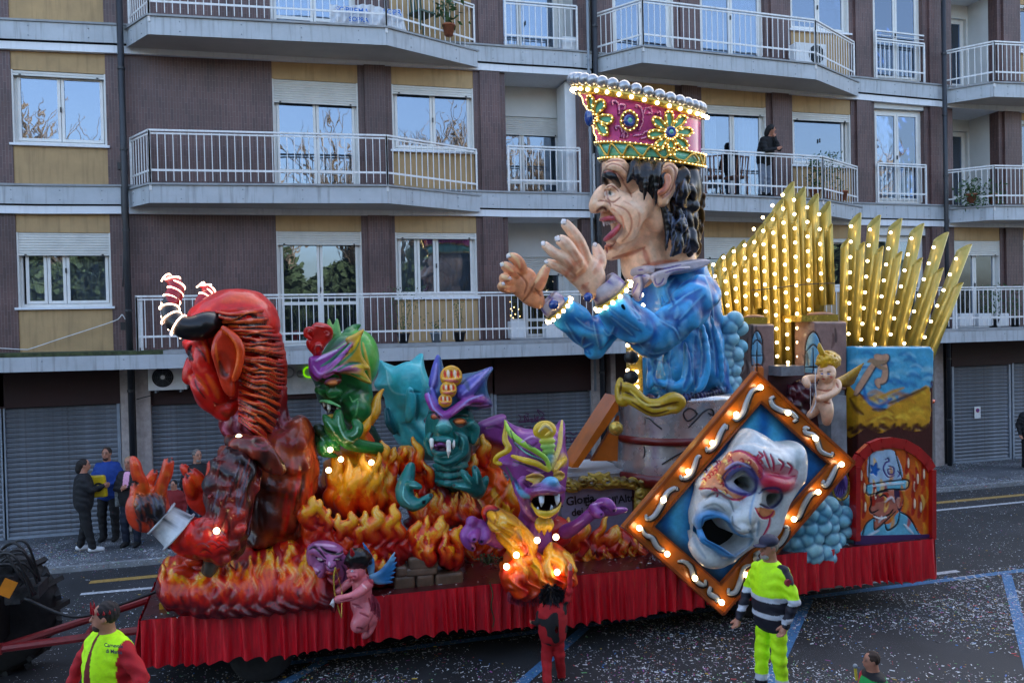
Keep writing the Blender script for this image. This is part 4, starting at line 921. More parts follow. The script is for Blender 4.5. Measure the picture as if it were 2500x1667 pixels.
# crown: drum with swept rim, band, jewels, pearls
cr = empty('crown', KH.p(700, 400), 'pink and gold jewelled crown edged with silver balls and lit bulbs', 'crown')
def hatpt(u, v, out=0.0):
    """u: angle 0..2pi (0 = toward the camera, + = to the right), v: 0 bottom .. 1 top"""
    A0, A1 = KH.p(352, 745), KH.p(1055, 800); B0, B1 = KH.p(150, 165), KH.p(1048, 375)
    cb, ct = (A0+A1)/2, (B0+B1)/2; hb, ht = (A1-A0)/2, (B1-B0)/2
    vv = v; cc = cb*(1-vv)+ct*vv; hh = hb*(1-vv)+ht*vv
    # front edge flares outward like the photo
    hl = hh.copy(); L = np.linalg.norm(hh[[0, 2]]); sx = math.sin(u)
    if sx < 0: hl = hh*(1+.06*math.sin(math.pi*v)*sx)
    q = cc+hl*sx*(1+out/L); dep = math.cos(u)*(.74*L+out); q = q+np.array([0, -dep, -(q[2]-CAMH)*dep/11*(.72+.3*vv)-.05*dep*math.sin(u)])
    return q
nu, nv = 72, 14; V = np.array([hatpt(2*math.pi*i/nu, j/nv) for i in range(nu) for j in range(nv+1)]); F = [(i*(nv+1)+j, ((i+1) % nu)*(nv+1)+j, ((i+1) % nu)*(nv+1)+j+1, i*(nv+1)+j+1) for i in range(nu) for j in range(nv)]
pink = mat('pink_lacquer', lin((206, 84, 150)), .25, coat=.6, var=.22, vscale=3)
drum = link('drum', np_mesh('drum', V, np.array(F), True), pink, cr)
drum.modifiers.new('solid', 'SOLIDIFY').thickness = .03
def ring(v, w_, out, m_, name, amp=0, th=.03, u0=0, u1=2*math.pi, n=96):
    V, F = [], []
    for i in range(n+1):
        u = u0+(u1-u0)*i/n; lo, hi = v-w_/2, v+w_/2
        for vv, oo in ((lo, out-th), (lo+.0, out), (v, out+amp), (hi, out), (hi, out-th)): V.append(hatpt(u, vv, oo))
    for i in range(n):
        for j in range(4): F.append((i*5+j, (i+1)*5+j, (i+1)*5+j+1, i*5+j+1))
    return link(name, np_mesh(name, V, np.array(F), True), m_, cr)
ring(.93, .135, .05, M['gold'], 'gold_rim', .03); ring(.225, .035, .04, M['gold'], 'gold_band', .02); ring(.02, .05, .04, M['gold'], 'gold_band', .02)
teal = mat('teal_lacquer', lin((110, 200, 175)), .3, coat=.5, var=.15); blue = mat('blue_jewel', lin((28, 70, 150)), .12, coat=1, var=.1)
ring(.125, .17, .02, teal, 'teal_band')
def zig(pts, r, name='gold_scroll', out=.05):
    P = catmull([hatpt(u, v, out) for u, v in pts], 6); return MB().tube(P, r, 6).build(name, M['gold'], cr, True)
zig([(-1.45+.19*i, .055 if i % 2 else .20) for i in range(9)], .017); zig([(.05, .2), (.12, .08), (.3, .06), (.42, .14), (.55, .2), (.7, .1), (.62, .06)], .017); zig([(.75+.16*i, .055 if i % 2 else .20) for i in range(6)], .017)
# find hat coordinates for photo pixels on the camera side
_ug = [(u, v, KH.px(hatpt(u, v, .05))) for u in np.linspace(-1.55, 1.55, 156) for v in np.linspace(0, 1, 60)]
_UG = np.array([(a, b, c[0], c[1]) for a, b, c in _ug])
def huv(x, y): i = np.argmin((_UG[:, 2]-x)**2+(_UG[:, 3]-y)**2); return _UG[i, 0], _UG[i, 1]
def hp(x, y, out=.05): return hatpt(*huv(x, y), out)
def petal(cx, cy, ang, L, W):
    a = math.radians(ang); d = np.array([math.cos(a), -math.sin(a)]); n_ = np.array([-d[1], d[0]]); o = []
    for t in np.linspace(0, 2*math.pi, 18, endpoint=False):
        s_ = (1-math.cos(t))/2; o.append(np.array([cx, cy])+d*(.18+.82*s_)*L+n_*math.sin(t)*W*(.35+.65*s_))
    P = [hp(x, y, .045) for x, y in o]; P.append(P[0]); MB().tube(P, .022, 7, False).build('petal_rim', M['gold'], cr, True)
    c = np.mean(o, 0); V = [hp(c[0], c[1], .035)]+[hp(x, y, .03) for x, y in o]; F = [(0, 1+(i+1) % 18, 1+i) for i in range(18)]
    MB().add(V, F).build('petal_inlay', teal, cr, True)
    bulbs(cr, [hp(x, y, .075) for x, y in o[::2]], .0085, 'fairy_light', 'tinybulb')
for i in range(8): petal(850, 537, 90-i*45+4, 165, 40)
for a in (60, -5, -50): petal(268, 425, a, 150 if a > -20 else 165, 48 if a > -20 else 42)
petal(262, 420, 95, 165, 30)
def jewel(x, y, r, th=.05):
    c = hp(x, y, .03); R = KH.m(r); t_ = 'y'
    MB().lathe((c[0], c[1]-.01, c[2]), [(R, 0), (R, -th*.6), (R*.8, -th), (R*.5, -th*.8)], 24, 'y').build('jewel', blue, cr, True); MB().sphere((c[0], c[1]-th*.8, c[2]), R*.45, 12, 8, (1, .6, 1)).build('jewel_centre', teal, cr, True)
jewel(848, 537, 42, .07); jewel(530, 448, 44, .06)
q = [hp(540+60*math.cos(t), 446+72*math.sin(t), .05) for t in np.linspace(0, 6.283, 25)]; MB().tube(q, .022, 7, False).build('jewel_rim', M['gold'], cr, True); bulbs(cr, [p+np.array([0, -.025, 0]) for p in q[::2]], .0085, 'fairy_light', 'tinybulb')
MB().sphere(hatpt(-1.5, .56, .06), .11, 14, 10, (.7, 1, 1.2)).build('side_jewel', blue, cr, True)
# painted scrolls on the drum
scd = mat('magenta_scroll_paint', lin((140, 16, 96)), .3, coat=.4); scl = mat('pale_pink_scroll_paint', lin((232, 160, 200)), .3, coat=.4)
def hs(pts, m_, r=.012): MB().tube([hp(x, y, .008) for x, y in catmull(pts, 6)], r, 5).build('painted_scroll', m_, cr, True)
for m_, dx in ((scd, 0), (scl, 12)):
    for st in ([(400,330),(395,300),(430,305),(445,350),(450,400)], [(450,370),(455,330),(490,330),(495,360),(475,365)], [(590,350),(580,330),(615,345),(635,400),(630,470),(600,520)], [(640,400),(660,360),(700,355),(705,395),(675,395)], [(430,520),(420,490),(455,495),(470,540),(465,570)], [(480,580),(490,535),(515,545),(505,575)], [(560,560),(620,555),(665,530),(670,570),(620,585)], [(740,400),(770,380),(775,410)]): hs([(x+dx, y-dx*.5) for x, y in st], m_)
# bulbs round the rim, silver balls on top, little lamps down the front
bulbs(cr, [hatpt(u, .915, .09) for u in np.linspace(-2.6, 2.6, 30)], .027)
bulbs(cr, [hatpt(u, .235, .075) for u in np.linspace(-1.6, 1.5, 34)], .0085, 'fairy_light', 'tinybulb'); bulbs(cr, [hatpt(u, .025, .075) for u in np.linspace(-1.6, 1.5, 34)], .0085, 'fairy_light', 'tinybulb')
bulbs(cr, [hatpt(-1.55+.03*math.sin(i), .27+.02*i, .05) for i in range(31)], .0095, 'fairy_light', 'tinybulb')
sil = mat('silver_ball', (.42, .43, .45), .32, metal=.7, var=.12, vscale=12); sb = MB().sphere((0, 0, 0), .088, 18, 12).mesh('silver_ball', True); sb.materials.append(sil)
for u in np.linspace(-math.pi, math.pi, 36, endpoint=False): share(sb, 'silver_ball', cr, hatpt(u, 1.055, .0))
# crown top closing disc
V = [hatpt(2*math.pi*i/48, .95, -.01) for i in range(48)]; MB().add(V, [tuple(range(48))]).build('crown_top', M['gold'], cr)

# ---- torso
KT = Frame(1200, 500, 3.136, 11.0); BL, BLD, BLL = c_(62, 166, 226), c_(14, 84, 156), c_(120, 194, 232)
coat = Fig(KT, .026, ((5, 5, 2.4), .022, .35))
coat.o([(1180,560),(1240,490),(1560,430),(1620,520),(1700,680),(1735,900),(1765,1150),(1805,1400),(1800,1460),(1600,1480),(1300,1480),(1130,1440),(1140,1250),(1150,1050),(1100,950),(1120,700)], 0, 260, .95, BL, k=.1, gr=((2.2, 0, .25), .018, 2.2), col2=BLD)
coat.e((1380, 1280, .12), (240, 220, 240), BL, k=.2)
for pts, r in [([(1300,700,.85),(1350,1000,.82),(1340,1250,.86),(1400,1420,.8)], 20), ([(1480,1050,.84),(1500,1250,.86),(1460,1400,.85),(1300,1420,.8)], 24), ([(1600,900,.75),(1640,1150,.8),(1620,1330,.8),(1560,1440,.8)], 22), ([(1200,1000,.75),(1230,1200,.82),(1210,1400,.78)], 20), ([(1680,850,.6),(1740,1100,.6),(1760,1350,.55)], 22), ([(1250,1350,.85),(1400,1390,.88),(1520,1340,.86)], 18), ([(1540,640,.8),(1500,800,.86),(1450,900,.84)], 26)]: coat.t(pts, [r*.5]+[r]*(len(pts)-2)+[r*.4], BL, k=.08)
# sleeves: far arm (left in picture), near arm
def sleeve(g, P, R, seed):
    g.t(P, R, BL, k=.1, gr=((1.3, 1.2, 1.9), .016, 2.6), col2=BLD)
sleeve(coat, [(1620,660,.72),(1560,720,.9),(1450,860,1.0),(1330,960,1.02),(1250,1010,1.0)], [110, 128, 118, 108, 100], 0)
sleeve(coat, [(1250,1010,1.0),(1100,930,1.05),(1000,850,1.1),(940,760,1.15)], [105, 112, 100, 92], 1)
sleeve(coat, [(1200,800,-.2),(1050,860,-.25),(900,930,-.3),(790,1010,-.3)], [110, 100, 95, 90], 2)
sleeve(coat, [(790,1010,-.3),(700,950,-.28),(600,860,-.25),(545,800,-.22)], [92, 98, 90, 82], 3)
coat.t([(740,1120,-.3),(800,1130,-.3),(880,1060,-.28)], [30, 36, 30], BL, k=.08)
coat.t([(1120,1060,1.0),(1220,1110,1.0),(1360,1060,1.0)], [40, 50, 36], BL, k=.08)
rg = random.Random(9)
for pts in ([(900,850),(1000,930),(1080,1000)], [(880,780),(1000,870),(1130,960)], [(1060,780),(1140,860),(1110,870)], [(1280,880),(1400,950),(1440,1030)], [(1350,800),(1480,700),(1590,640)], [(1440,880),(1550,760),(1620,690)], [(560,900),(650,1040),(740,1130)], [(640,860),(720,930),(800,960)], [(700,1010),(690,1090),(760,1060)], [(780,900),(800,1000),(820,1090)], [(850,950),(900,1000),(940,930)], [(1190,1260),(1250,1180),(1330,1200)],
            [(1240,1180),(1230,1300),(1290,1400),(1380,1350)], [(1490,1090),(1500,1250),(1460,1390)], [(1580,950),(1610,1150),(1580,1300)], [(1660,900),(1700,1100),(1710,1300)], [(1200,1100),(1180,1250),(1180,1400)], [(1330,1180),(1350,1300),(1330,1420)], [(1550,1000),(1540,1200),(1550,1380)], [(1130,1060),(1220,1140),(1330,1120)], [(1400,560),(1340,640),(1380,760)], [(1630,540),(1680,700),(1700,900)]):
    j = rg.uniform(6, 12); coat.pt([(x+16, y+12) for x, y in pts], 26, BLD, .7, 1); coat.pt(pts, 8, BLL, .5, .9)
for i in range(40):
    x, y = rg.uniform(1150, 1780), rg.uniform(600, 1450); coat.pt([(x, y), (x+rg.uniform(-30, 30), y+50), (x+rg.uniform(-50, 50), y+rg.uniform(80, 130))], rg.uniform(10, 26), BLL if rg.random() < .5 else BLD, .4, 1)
coat.t([(1150,1475,.3),(1400,1482,.75),(1640,1455,.6),(1800,1400,.2)], [26, 30, 30, 26], c_(40, 36, 90), k=.02, gr=((14, 0, 2), .012, .5), col2=c_(20, 18, 50))
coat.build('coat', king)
# collar and jabot
LIL, PUR = c_(190, 178, 182), c_(92, 70, 150)
f = Fig(KT, .018)
f.o([(1110,480),(1185,470),(1190,530),(1230,530),(1215,475),(1560,418),(1600,470),(1500,520),(1360,540),(1230,560),(1120,545)], .35, 26, 7, LIL, k=.03)
f.o([(1220,540),(1300,500),(1500,470),(1500,500),(1390,520),(1345,560),(1330,610),(1270,635),(1240,600)], .92, 20, 1.4, LIL, k=.03); f.o([(1215,540),(1180,600),(1150,700),(1120,735),(1070,690),(1080,600),(1110,545)], .75, 16, 2.5, LIL, k=.03, gr=((7, 0, 1), .012, .6), col2=c_(140, 120, 130))
for st in ([(1250,560),(1260,610),(1300,600),(1320,560)], [(1330,520),(1400,500),(1480,490)], [(1090,560),(1130,540),(1180,545)], [(1080,680),(1120,600)], [(1130,720),(1170,630)], [(1120,500),(1160,495)], [(1260,500),(1350,485),(1450,460)]): f.pt(st, 6, PUR, .8, .7)
f.build('collar', king)
# cuffs (open tubes) with gold rims and bulbs, buttons
def cuff(cA, cB, rA, rB, dep, name='cuff'):
    a, b = KT.p(*cA, dep), KT.p(*cB, dep); d = (b-a); L = np.linalg.norm(d); d /= L; x = np.cross(d, [0, 1, 0]); x /= np.linalg.norm(x); y = np.cross(x, d); n_ = 40; V = []; F = []
    ra, rb = KT.m(rA), KT.m(rB); prof = [(0, ra-.05), (0, ra), (.5, (ra+rb)/2+.01), (.97, rb), (1, rb-.045), (.6, rb-.06), (0, ra-.07)]
    cols = []
    for i in range(n_):
        t = 6.283*i/n_
        for u, r in prof:
            V.append(a+d*L*u+(x*math.cos(t)+y*math.sin(t))*r*(1+.03*math.sin(3*t))); w_ = .5+.5*math.sin(t*4+u*7+1.5*math.sin(u*9+t)); w_ = w_**8; cols.append(np.array(LIL)*(1-w_)+np.array(PUR)*w_)
    m_ = len(prof)
    for i in range(n_):
        for j in range(m_-1): F.append((i*m_+j, ((i+1) % n_)*m_+j, ((i+1) % n_)*m_+j+1, i*m_+j+1))
    o = put_mesh(name, V, F, cols, M['sculpt'], king)
    P = [a+(x*math.cos(t)+y*math.sin(t))*(ra+.012) for t in np.linspace(0, 6.283, 33)]; MB().tube(P, .028, 7, False).build('cuff_rim', M['gold'], king, True)
    bulbs(king, [a-d*.02+(x*math.cos(t)+y*math.sin(t))*(ra+.045) for t in np.linspace(.1, 6.1, 15)], .028)
cuff((925, 690), (845, 590), 128, 105, 1.12); cuff((510, 800), (430, 720), 104, 88, -.22)
MB().sphere(KT.p(476, 764, .12), .075, 14, 10).build('cuff_button', blue, king, True); MB().sphere(KT.p(740, 706, 1.25), .06, 14, 10).build('cuff_button', blue, king, True)
# hands: one fused hand each, five fingers, painted nails
def hand(fingers, palm, name, seed=0, col=SK, h=.016, fr=KT, nailc=c_(225, 222, 225), nailr=None, shade=SKR, parent=king):
    g = Fig(fr, h)
    for c, r, a in palm: g.e(c, r, col, ang=a, k=.09)
    for P, R in fingers: g.t(P, R, col, k=.03, n=3)
    for P, R in fingers:
        if nailc is not None:
            e, e2 = P[-1], P[-2]; dx, dy = e[0]-e2[0], e[1]-e2[1]; L = math.hypot(dx, dy)+1e-6; q = (e[0]+dx/L*R[-1]*.1, e[1]+dy/L*R[-1]*.1)
            g.pt([q, (q[0]+dx/L*R[-1]*.8, q[1]+dy/L*R[-1]*.8)], R[-1]*1.0, c_(50, 20, 40), .9, .2); g.pt([q, (q[0]+dx/L*R[-1]*.8, q[1]+dy/L*R[-1]*.8)], R[-1]*.75, nailc, 1, .2)
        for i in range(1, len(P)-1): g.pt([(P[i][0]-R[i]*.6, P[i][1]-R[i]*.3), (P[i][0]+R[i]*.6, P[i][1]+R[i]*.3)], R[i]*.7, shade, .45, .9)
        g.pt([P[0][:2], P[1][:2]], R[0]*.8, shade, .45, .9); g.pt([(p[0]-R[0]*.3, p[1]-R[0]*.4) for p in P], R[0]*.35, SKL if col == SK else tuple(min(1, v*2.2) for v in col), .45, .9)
    return g
g = hand([([(720,430,1.15),(675,300,1.2),(620,210,1.22),(560,140,1.2)], [48, 42, 36, 30]), ([(680,470,1.22),(620,370,1.32),(560,290,1.34),(515,265,1.26)], [46, 42, 38, 30]),
          ([(640,500,1.2),(590,430,1.3),(480,370,1.3),(402,302,1.24)], [44, 38, 32, 24]), ([(640,560,1.12),(560,500,1.2),(480,460,1.2),(425,440,1.15)], [40, 32, 28, 20]), ([(790,520,1.05),(830,430,1.0),(815,360,.98),(795,312,.96)], [52, 44, 34, 22])],
         [((700, 500, 1.12), (120, 150, 62), 35), ((770, 560, 1.1), (95, 120, 60), 0), ((750, 640, 1.1), (62, 80, 55), 10)], 'hand')
for st in ([(560,560),(620,470),(690,430)], [(620,590),(690,520),(740,440)], [(690,640),(740,600)]): g.pt(st, 20, SKR, .5, .9)
g.pt([(700,620),(745,680)], 26, c_(150, 60, 40), .5, .9); g.build('hand', king)
g = hand([([(230,500,-.1),(215,450,.0),(180,410,.02),(140,395,.0)], [44, 38, 34, 24]), ([(180,530,-.1),(140,500,.05),(115,475,.08),(90,462,.05)], [42, 38, 32, 22]), ([(150,590,-.1),(110,575,.05),(95,560,.1),(130,565,.16)], [38, 34, 30, 20]),
          ([(150,640,-.1),(100,640,.0),(75,625,.08),(85,612,.12)], [34, 30, 26, 18]), ([(350,620,-.05),(385,560,.0),(410,505,.0),(432,470,.0)], [52, 40, 30, 20])],
         [((240, 590, -.15), (120, 115, 60), 20), ((300, 680, -.18), (95, 90, 55), -20), ((350, 740, -.2), (65, 50, 50), -30)], 'hand', col=c_(232, 160, 114))
for st in ([(200,520),(270,600),(250,680)], [(330,600),(290,680),(240,740)], [(330,640),(380,700)]): g.pt(st, 10, c_(140, 66, 40), .6, .9)
g.build('hand', king)
# buttoned front placket with bulbs and two black balls
q = MB(); a, b = KT.p(1095, 1010, .35), KT.p(1095, 1440, .35); q.box(a[0]-.09, a[0]+.09, a[1]-.05, a[1]+.1, b[2], a[2]); q.build('placket', M['gold'], king)
bulbs(king, [KT.p(x, y, .45) for x, y in ((1045,1015),(1043,1075),(1043,1140),(1042,1268),(1118,1088),(1112,1158),(1112,1278),(1110,1342),(1116,1395),(1150,690),(1160,770))], .028)
for y in (1168, 1320): MB().sphere(KT.p(1070, y, .5), .10, 16, 12).build('black_ball', M['black'], king, True)
# ================================================================ FLAMES
def flame_post(z0, z1, f=None, seed=0, hue=0.0, g=None):
    cr_, rd, og, ye, pl_ = map(np.array, (c_(92, 8, 18), c_(192, 18, 10), c_(236, 84, 6), c_(246, 172, 26), c_(252, 224, 140)))
    def post(V, C):
        m = C[:, 0] < -.3
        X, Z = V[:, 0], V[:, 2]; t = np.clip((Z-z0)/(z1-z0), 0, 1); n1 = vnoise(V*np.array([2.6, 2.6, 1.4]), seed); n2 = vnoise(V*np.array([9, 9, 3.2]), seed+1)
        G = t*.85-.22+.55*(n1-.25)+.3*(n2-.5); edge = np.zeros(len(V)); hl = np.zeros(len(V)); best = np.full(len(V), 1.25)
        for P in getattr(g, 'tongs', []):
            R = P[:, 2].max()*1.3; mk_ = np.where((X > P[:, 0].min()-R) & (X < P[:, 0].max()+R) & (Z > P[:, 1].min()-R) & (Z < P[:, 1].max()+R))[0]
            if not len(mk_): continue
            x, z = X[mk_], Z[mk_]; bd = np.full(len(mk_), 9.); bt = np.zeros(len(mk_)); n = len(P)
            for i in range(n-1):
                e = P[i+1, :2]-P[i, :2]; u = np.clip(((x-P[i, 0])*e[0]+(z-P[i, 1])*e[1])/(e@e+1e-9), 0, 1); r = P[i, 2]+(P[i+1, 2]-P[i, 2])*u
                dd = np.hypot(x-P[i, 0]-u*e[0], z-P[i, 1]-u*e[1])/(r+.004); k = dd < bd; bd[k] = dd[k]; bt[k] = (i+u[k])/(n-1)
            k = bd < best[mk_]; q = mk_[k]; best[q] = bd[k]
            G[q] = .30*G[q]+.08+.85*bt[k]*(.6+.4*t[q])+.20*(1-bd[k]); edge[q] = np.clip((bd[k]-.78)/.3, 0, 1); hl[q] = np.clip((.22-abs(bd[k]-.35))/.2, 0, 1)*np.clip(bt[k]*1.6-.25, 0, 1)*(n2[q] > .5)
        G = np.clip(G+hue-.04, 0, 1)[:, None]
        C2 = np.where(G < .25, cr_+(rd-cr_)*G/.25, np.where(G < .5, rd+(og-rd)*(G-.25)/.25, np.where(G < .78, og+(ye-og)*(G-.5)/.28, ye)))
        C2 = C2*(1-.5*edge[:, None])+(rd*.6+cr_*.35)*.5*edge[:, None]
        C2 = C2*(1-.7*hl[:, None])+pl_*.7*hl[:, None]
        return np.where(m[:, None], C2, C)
    return post
FL = (-1, -1, -1)
_old_mesh = Sculpt.mesh
def _mesh(s, name, kc=.018, relax=1, post=None, vis=None):
    s_p, s_q = s.paints, s.pools
    if post is None: return _old_mesh(s, name, kc, relax)
    s.paints = []; s.pools = []; me = _old_mesh(s, name, kc, relax); s.paints, s.pools = s_p, s_q; V0 = s.V.copy()
    C = np.zeros(len(s.V)*4, np.float32); me.color_attributes['Col'].data.foreach_get('color', C); C = C.reshape(-1, 4); C[:, :3] = np.clip(post(s.V, C[:, :3]), 0, 1)
    me.color_attributes['Col'].data.foreach_set('color', C.ravel()); s.C = C; paint_over(s, me, C); return me
def paint_over(s, me, C):
    V = s.V
    for fr, poly, col, a in s.pools:
        q = fr.px(V); mm = np.zeros(len(V), bool)
        for i in range(len(poly)):
            A, B = poly[i], poly[(i+1) % len(poly)]; c1 = (q[:, 1] >= A[1]) != (q[:, 1] >= B[1]); xi = A[0]+(q[:, 1]-A[1])*(B[0]-A[0])/(B[1]-A[1] if abs(B[1]-A[1]) > 1e-9 else 1e-9); mm ^= c1 & (q[:, 0] < xi)
        C[mm, :3] = C[mm, :3]*(1-a)+col*a
    for fr, P, r, col, a, soft in s.paints:
        q = fr.px(V); best = np.full(len(V), 1e9)
        if len(P) == 1: best = np.hypot(q[:, 0]-P[0, 0], q[:, 1]-P[0, 1])
        for i in range(len(P)-1):
            A, e = P[i], P[i+1]-P[i]; t = np.clip(((q[:, 0]-A[0])*e[0]+(q[:, 1]-A[1])*e[1])/(e@e+1e-9), 0, 1); tap = 1-.55*abs(2*(i+t)/(len(P)-1)-1)**2
            best = np.minimum(best, np.hypot(q[:, 0]-A[0]-t*e[0], q[:, 1]-A[1]-t*e[1])/tap)
        al = a*np.clip((r-best)/(r*soft+1e-9), 0, 1)[:, None]; C[:, :3] = C[:, :3]*(1-al)+col*al
    me.color_attributes['Col'].data.foreach_set('color', C.ravel())
Sculpt.mesh = _mesh
GR = ((6.5, .6, 1.2), .012, 2.4)
def tongue(g, x, y, dx, h, r, dep=0.0, curl=1):
    """one flame tongue in frame pixels: base at x,y; tip dx across and h up"""
    r *= 1.28+.35*math.sin(x*3.1+h); sw = r*(.5+.5*abs(math.sin(x*1.7+h)))*curl
    lz = getattr(g, 'lay', None); dl = (lambda yy: lz[1]*(yy-lz[0])) if lz else (lambda yy: 0)
    pts = [(x, y, dep-.03), (x-sw-dx*.2, y-h*.28, dep+.03), (x+sw*.5+dx*.2, y-h*.58, dep+.05), (x-sw*.3+dx*.7, y-h*.82, dep+.03), (x+dx, y-h, dep)]; pts = [(a, b, c+dl(b)) for a, b, c in pts]; rs = [r, r*1.0, r*.72, r*.42, r*.07]
    g.t(pts, rs, FL, k=.035); P = np.array([[*g.P(p)[[0, 2]], g.f.m(q)] for p, q in zip(pts, rs)]); g.tongs = getattr(g, 'tongs', [])+[catmull(P, 3)]

# ================================================================ THE DEVIL
DH = Frame(300, 640, 3.136, 10.7); DB = Frame(280, 1000, 3.0154, 10.5)
dev = empty('devil_statue', onZ(600, 1330, DZ), 'huge red horned devil bust with clawed hands at the front of the float', 'statue')
RD, RDD, OR, DK = c_(206, 24, 12), c_(96, 8, 10), c_(240, 96, 14), c_(12, 7, 8)
f = Fig(DH, .024, ((4, 4, 7), .010, .25))
f.o([(500,420),(560,350),(640,290),(760,232),(900,222),(1030,245),(1110,310),(1150,380),(1160,600),(1150,900),(1100,1100),(990,1190),(880,1220),(780,1226),(715,1190),(685,1140),(680,1075),(640,1040),(590,960),(548,925),(500,912),(495,872),(522,850),(515,800),(545,760),(490,715),(478,640),(480,590)], 0, 190, 1.3, RD, k=.03)
f.e((870, 480, .1), (300, 230, 260), RD, k=.2); f.e((640, 1000, .35), (90, 150, 80), RD, k=.2, ang=20); f.e((800, 1130, .3), (95, 88, 110), RD, k=.08)
f.t([(540,740,.25),(520,820,.3),(505,890,.3)], [40, 40, 42], RD, k=.05); f.t([(560,920,.4),(600,1000,.45),(650,1060,.4),(690,1100,.4)], [30, 36, 30, 26], RD, k=.06)
f.t([(490,620,.3),(540,640,.45),(620,600,.5),(680,560,.5)], [30, 40, 36, 30], RD, k=.05); f.e((560, 730, .42), (45, 30, 40), c_(40, 6, 8), k=.02)
f.t([(600,560,.5),(620,700,.52),(610,800,.5),(700,920,.52),(740,1040,.45)], [24, 40, 52, 40, 24], RD, k=.08); f.e((655, 1085, .28), (24, 30, 24), c_(226, 190, 150), k=.01)
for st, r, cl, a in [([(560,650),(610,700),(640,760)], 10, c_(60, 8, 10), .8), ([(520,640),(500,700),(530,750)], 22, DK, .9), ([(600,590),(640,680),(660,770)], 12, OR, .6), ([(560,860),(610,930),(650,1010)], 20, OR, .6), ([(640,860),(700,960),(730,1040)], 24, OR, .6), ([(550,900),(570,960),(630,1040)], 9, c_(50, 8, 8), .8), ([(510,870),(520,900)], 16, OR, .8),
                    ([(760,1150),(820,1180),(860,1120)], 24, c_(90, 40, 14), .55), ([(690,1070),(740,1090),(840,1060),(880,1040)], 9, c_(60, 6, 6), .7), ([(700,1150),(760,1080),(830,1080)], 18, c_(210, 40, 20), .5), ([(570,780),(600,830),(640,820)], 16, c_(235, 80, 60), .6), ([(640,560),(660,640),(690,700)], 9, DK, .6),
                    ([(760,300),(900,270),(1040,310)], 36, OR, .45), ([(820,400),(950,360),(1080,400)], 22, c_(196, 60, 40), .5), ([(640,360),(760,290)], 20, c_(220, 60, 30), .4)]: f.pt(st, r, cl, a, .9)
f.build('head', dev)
f = Fig(DH, .022); rg = random.Random(5)
XE = [1130,1160,1180,1200,1215,1225,1232,1236,1240,1242,1242,1240,1232,1215,1190,1150]
for i in range(16):
    y = 400+i*53; x0 = 715+min(i, 5)*32 if i < 8 else 890; x1 = XE[i]; sl = -36+i*14
    for q in range(2):
        yy = y+q*26; r0 = rg.uniform(15, 22); w1, w2 = rg.uniform(-14, 20), rg.uniform(-16, 12)
        P = [(x0, yy-rg.uniform(0, 20), .60), (x0+(x1-x0)*.3, yy+sl*.2+w1, .78), (x0+(x1-x0)*.55, yy+sl*.5+w2, .74), (x0+(x1-x0)*.8, yy+sl*.8+w1*.5, .45), (x1, yy+sl, .12)]
        f.t(P, [r0*.6, r0, r0*1.15, r0*1.1, r0*.9], (RD, c_(170, 20, 12), c_(214, 60, 14))[(i+q) % 3], k=.003, n=3)
        f.pt([(p[0], p[1]+r0*.9) for p in P], r0*.42, DK, .95, .6); f.pt([(p[0]+20, p[1]-r0*.2) for p in P[:4]], r0*.25, c_(250, 120, 40), .6, .9)
f.e((1000, 800, 0), (245, 410, 230), RDD, k=.08)
f.e((1170, 790, .1), (80, 90, 90), RD, k=.04)
f.build('hair', dev)
f = Fig(DH, .018); f.o([(765,500),(800,520),(860,580),(905,665),(900,760),(878,850),(858,900),(866,960),(850,1022),(812,1026),(772,985),(745,920),(700,770),(678,690),(690,600),(720,540)], .72, 46, .9, c_(206, 52, 18), tilt=(.3, 0), k=.02)
f.e((778, 790, .84), (50, 100, 60), c_(50, 20, 12), sub=True, k=.04, ang=8); f.e((800, 630, .88), (46, 80, 50), c_(190, 40, 20), sub=True, k=.05, ang=25); f.t([(765,500,.78),(860,580,.84),(903,680,.86),(880,830,.84),(850,900,.8)], [14, 22, 24, 22, 14], c_(226, 70, 20), k=.03)
for st, r, cl, a in [([(770,530),(850,610),(880,700),(870,800),(840,880)], 14, OR, .8), ([(710,620),(720,720),(760,860)], 10, c_(235, 110, 30), .6), ([(740,760),(770,850),(800,860)], 22, c_(20, 12, 10), .7), ([(800,920),(830,990)], 18, c_(240, 70, 40), .5)]: f.pt(st, r, cl, a, .8)
f.build('ear', dev)
def horn(pts, rs, reds, name='horn'):
    g = Fig(DH, .02); g.t(pts, rs, c_(10, 10, 12), n=5, k=.02)
    for p, r in zip(pts[reds:], rs[reds:]): pass
    P = [p[:2] for p in pts[reds:]]; g.pt(P, 80, c_(170, 22, 34), 1, .3); o = g.build(name, dev)
    C = catmull([list(g.P(p))+[DH.m(r)] for p, r in zip(pts, rs)], 12); nT = len(C); turns = max(2, int(nT/6.2)); Q = []
    k0 = int(nT*.28) if name == 'horn' and len(pts) > 5 else 0
    for j in range(k0, nT-3, 1):
        pass
    # separate LED loops round the horn
    for j in range(k0+6, nT-3, 9 if len(pts) > 5 else 8):
        d = C[j+1, :3]-C[j, :3]; d /= np.linalg.norm(d)+1e-9; x = np.cross(d, [0, 1, .2]); x /= np.linalg.norm(x); y = np.cross(x, d)
        L = [C[j, :3]+(x*math.cos(t)+y*math.sin(t))*(C[j, 3]+.012)+d*.10*t/6.28 for t in np.linspace(0, 6.283, 25)]; MB().tube(L, .0085, 6, False).build('led_loop', M['strip'], o, True)
horn([(720,470,.5),(640,480,.62),(560,505,.66),(470,500,.66),(385,440,.62),(360,350,.55),(385,270,.5),(410,200,.46),(385,145,.44),(330,124,.42)], [84, 90, 84, 74, 62, 54, 50, 44, 32, 6], 6)
horn([(600,330,-.5),(625,280,-.55),(655,235,-.6),(640,195,-.6),(600,182,-.6)], [48, 44, 36, 24, 5], 0)
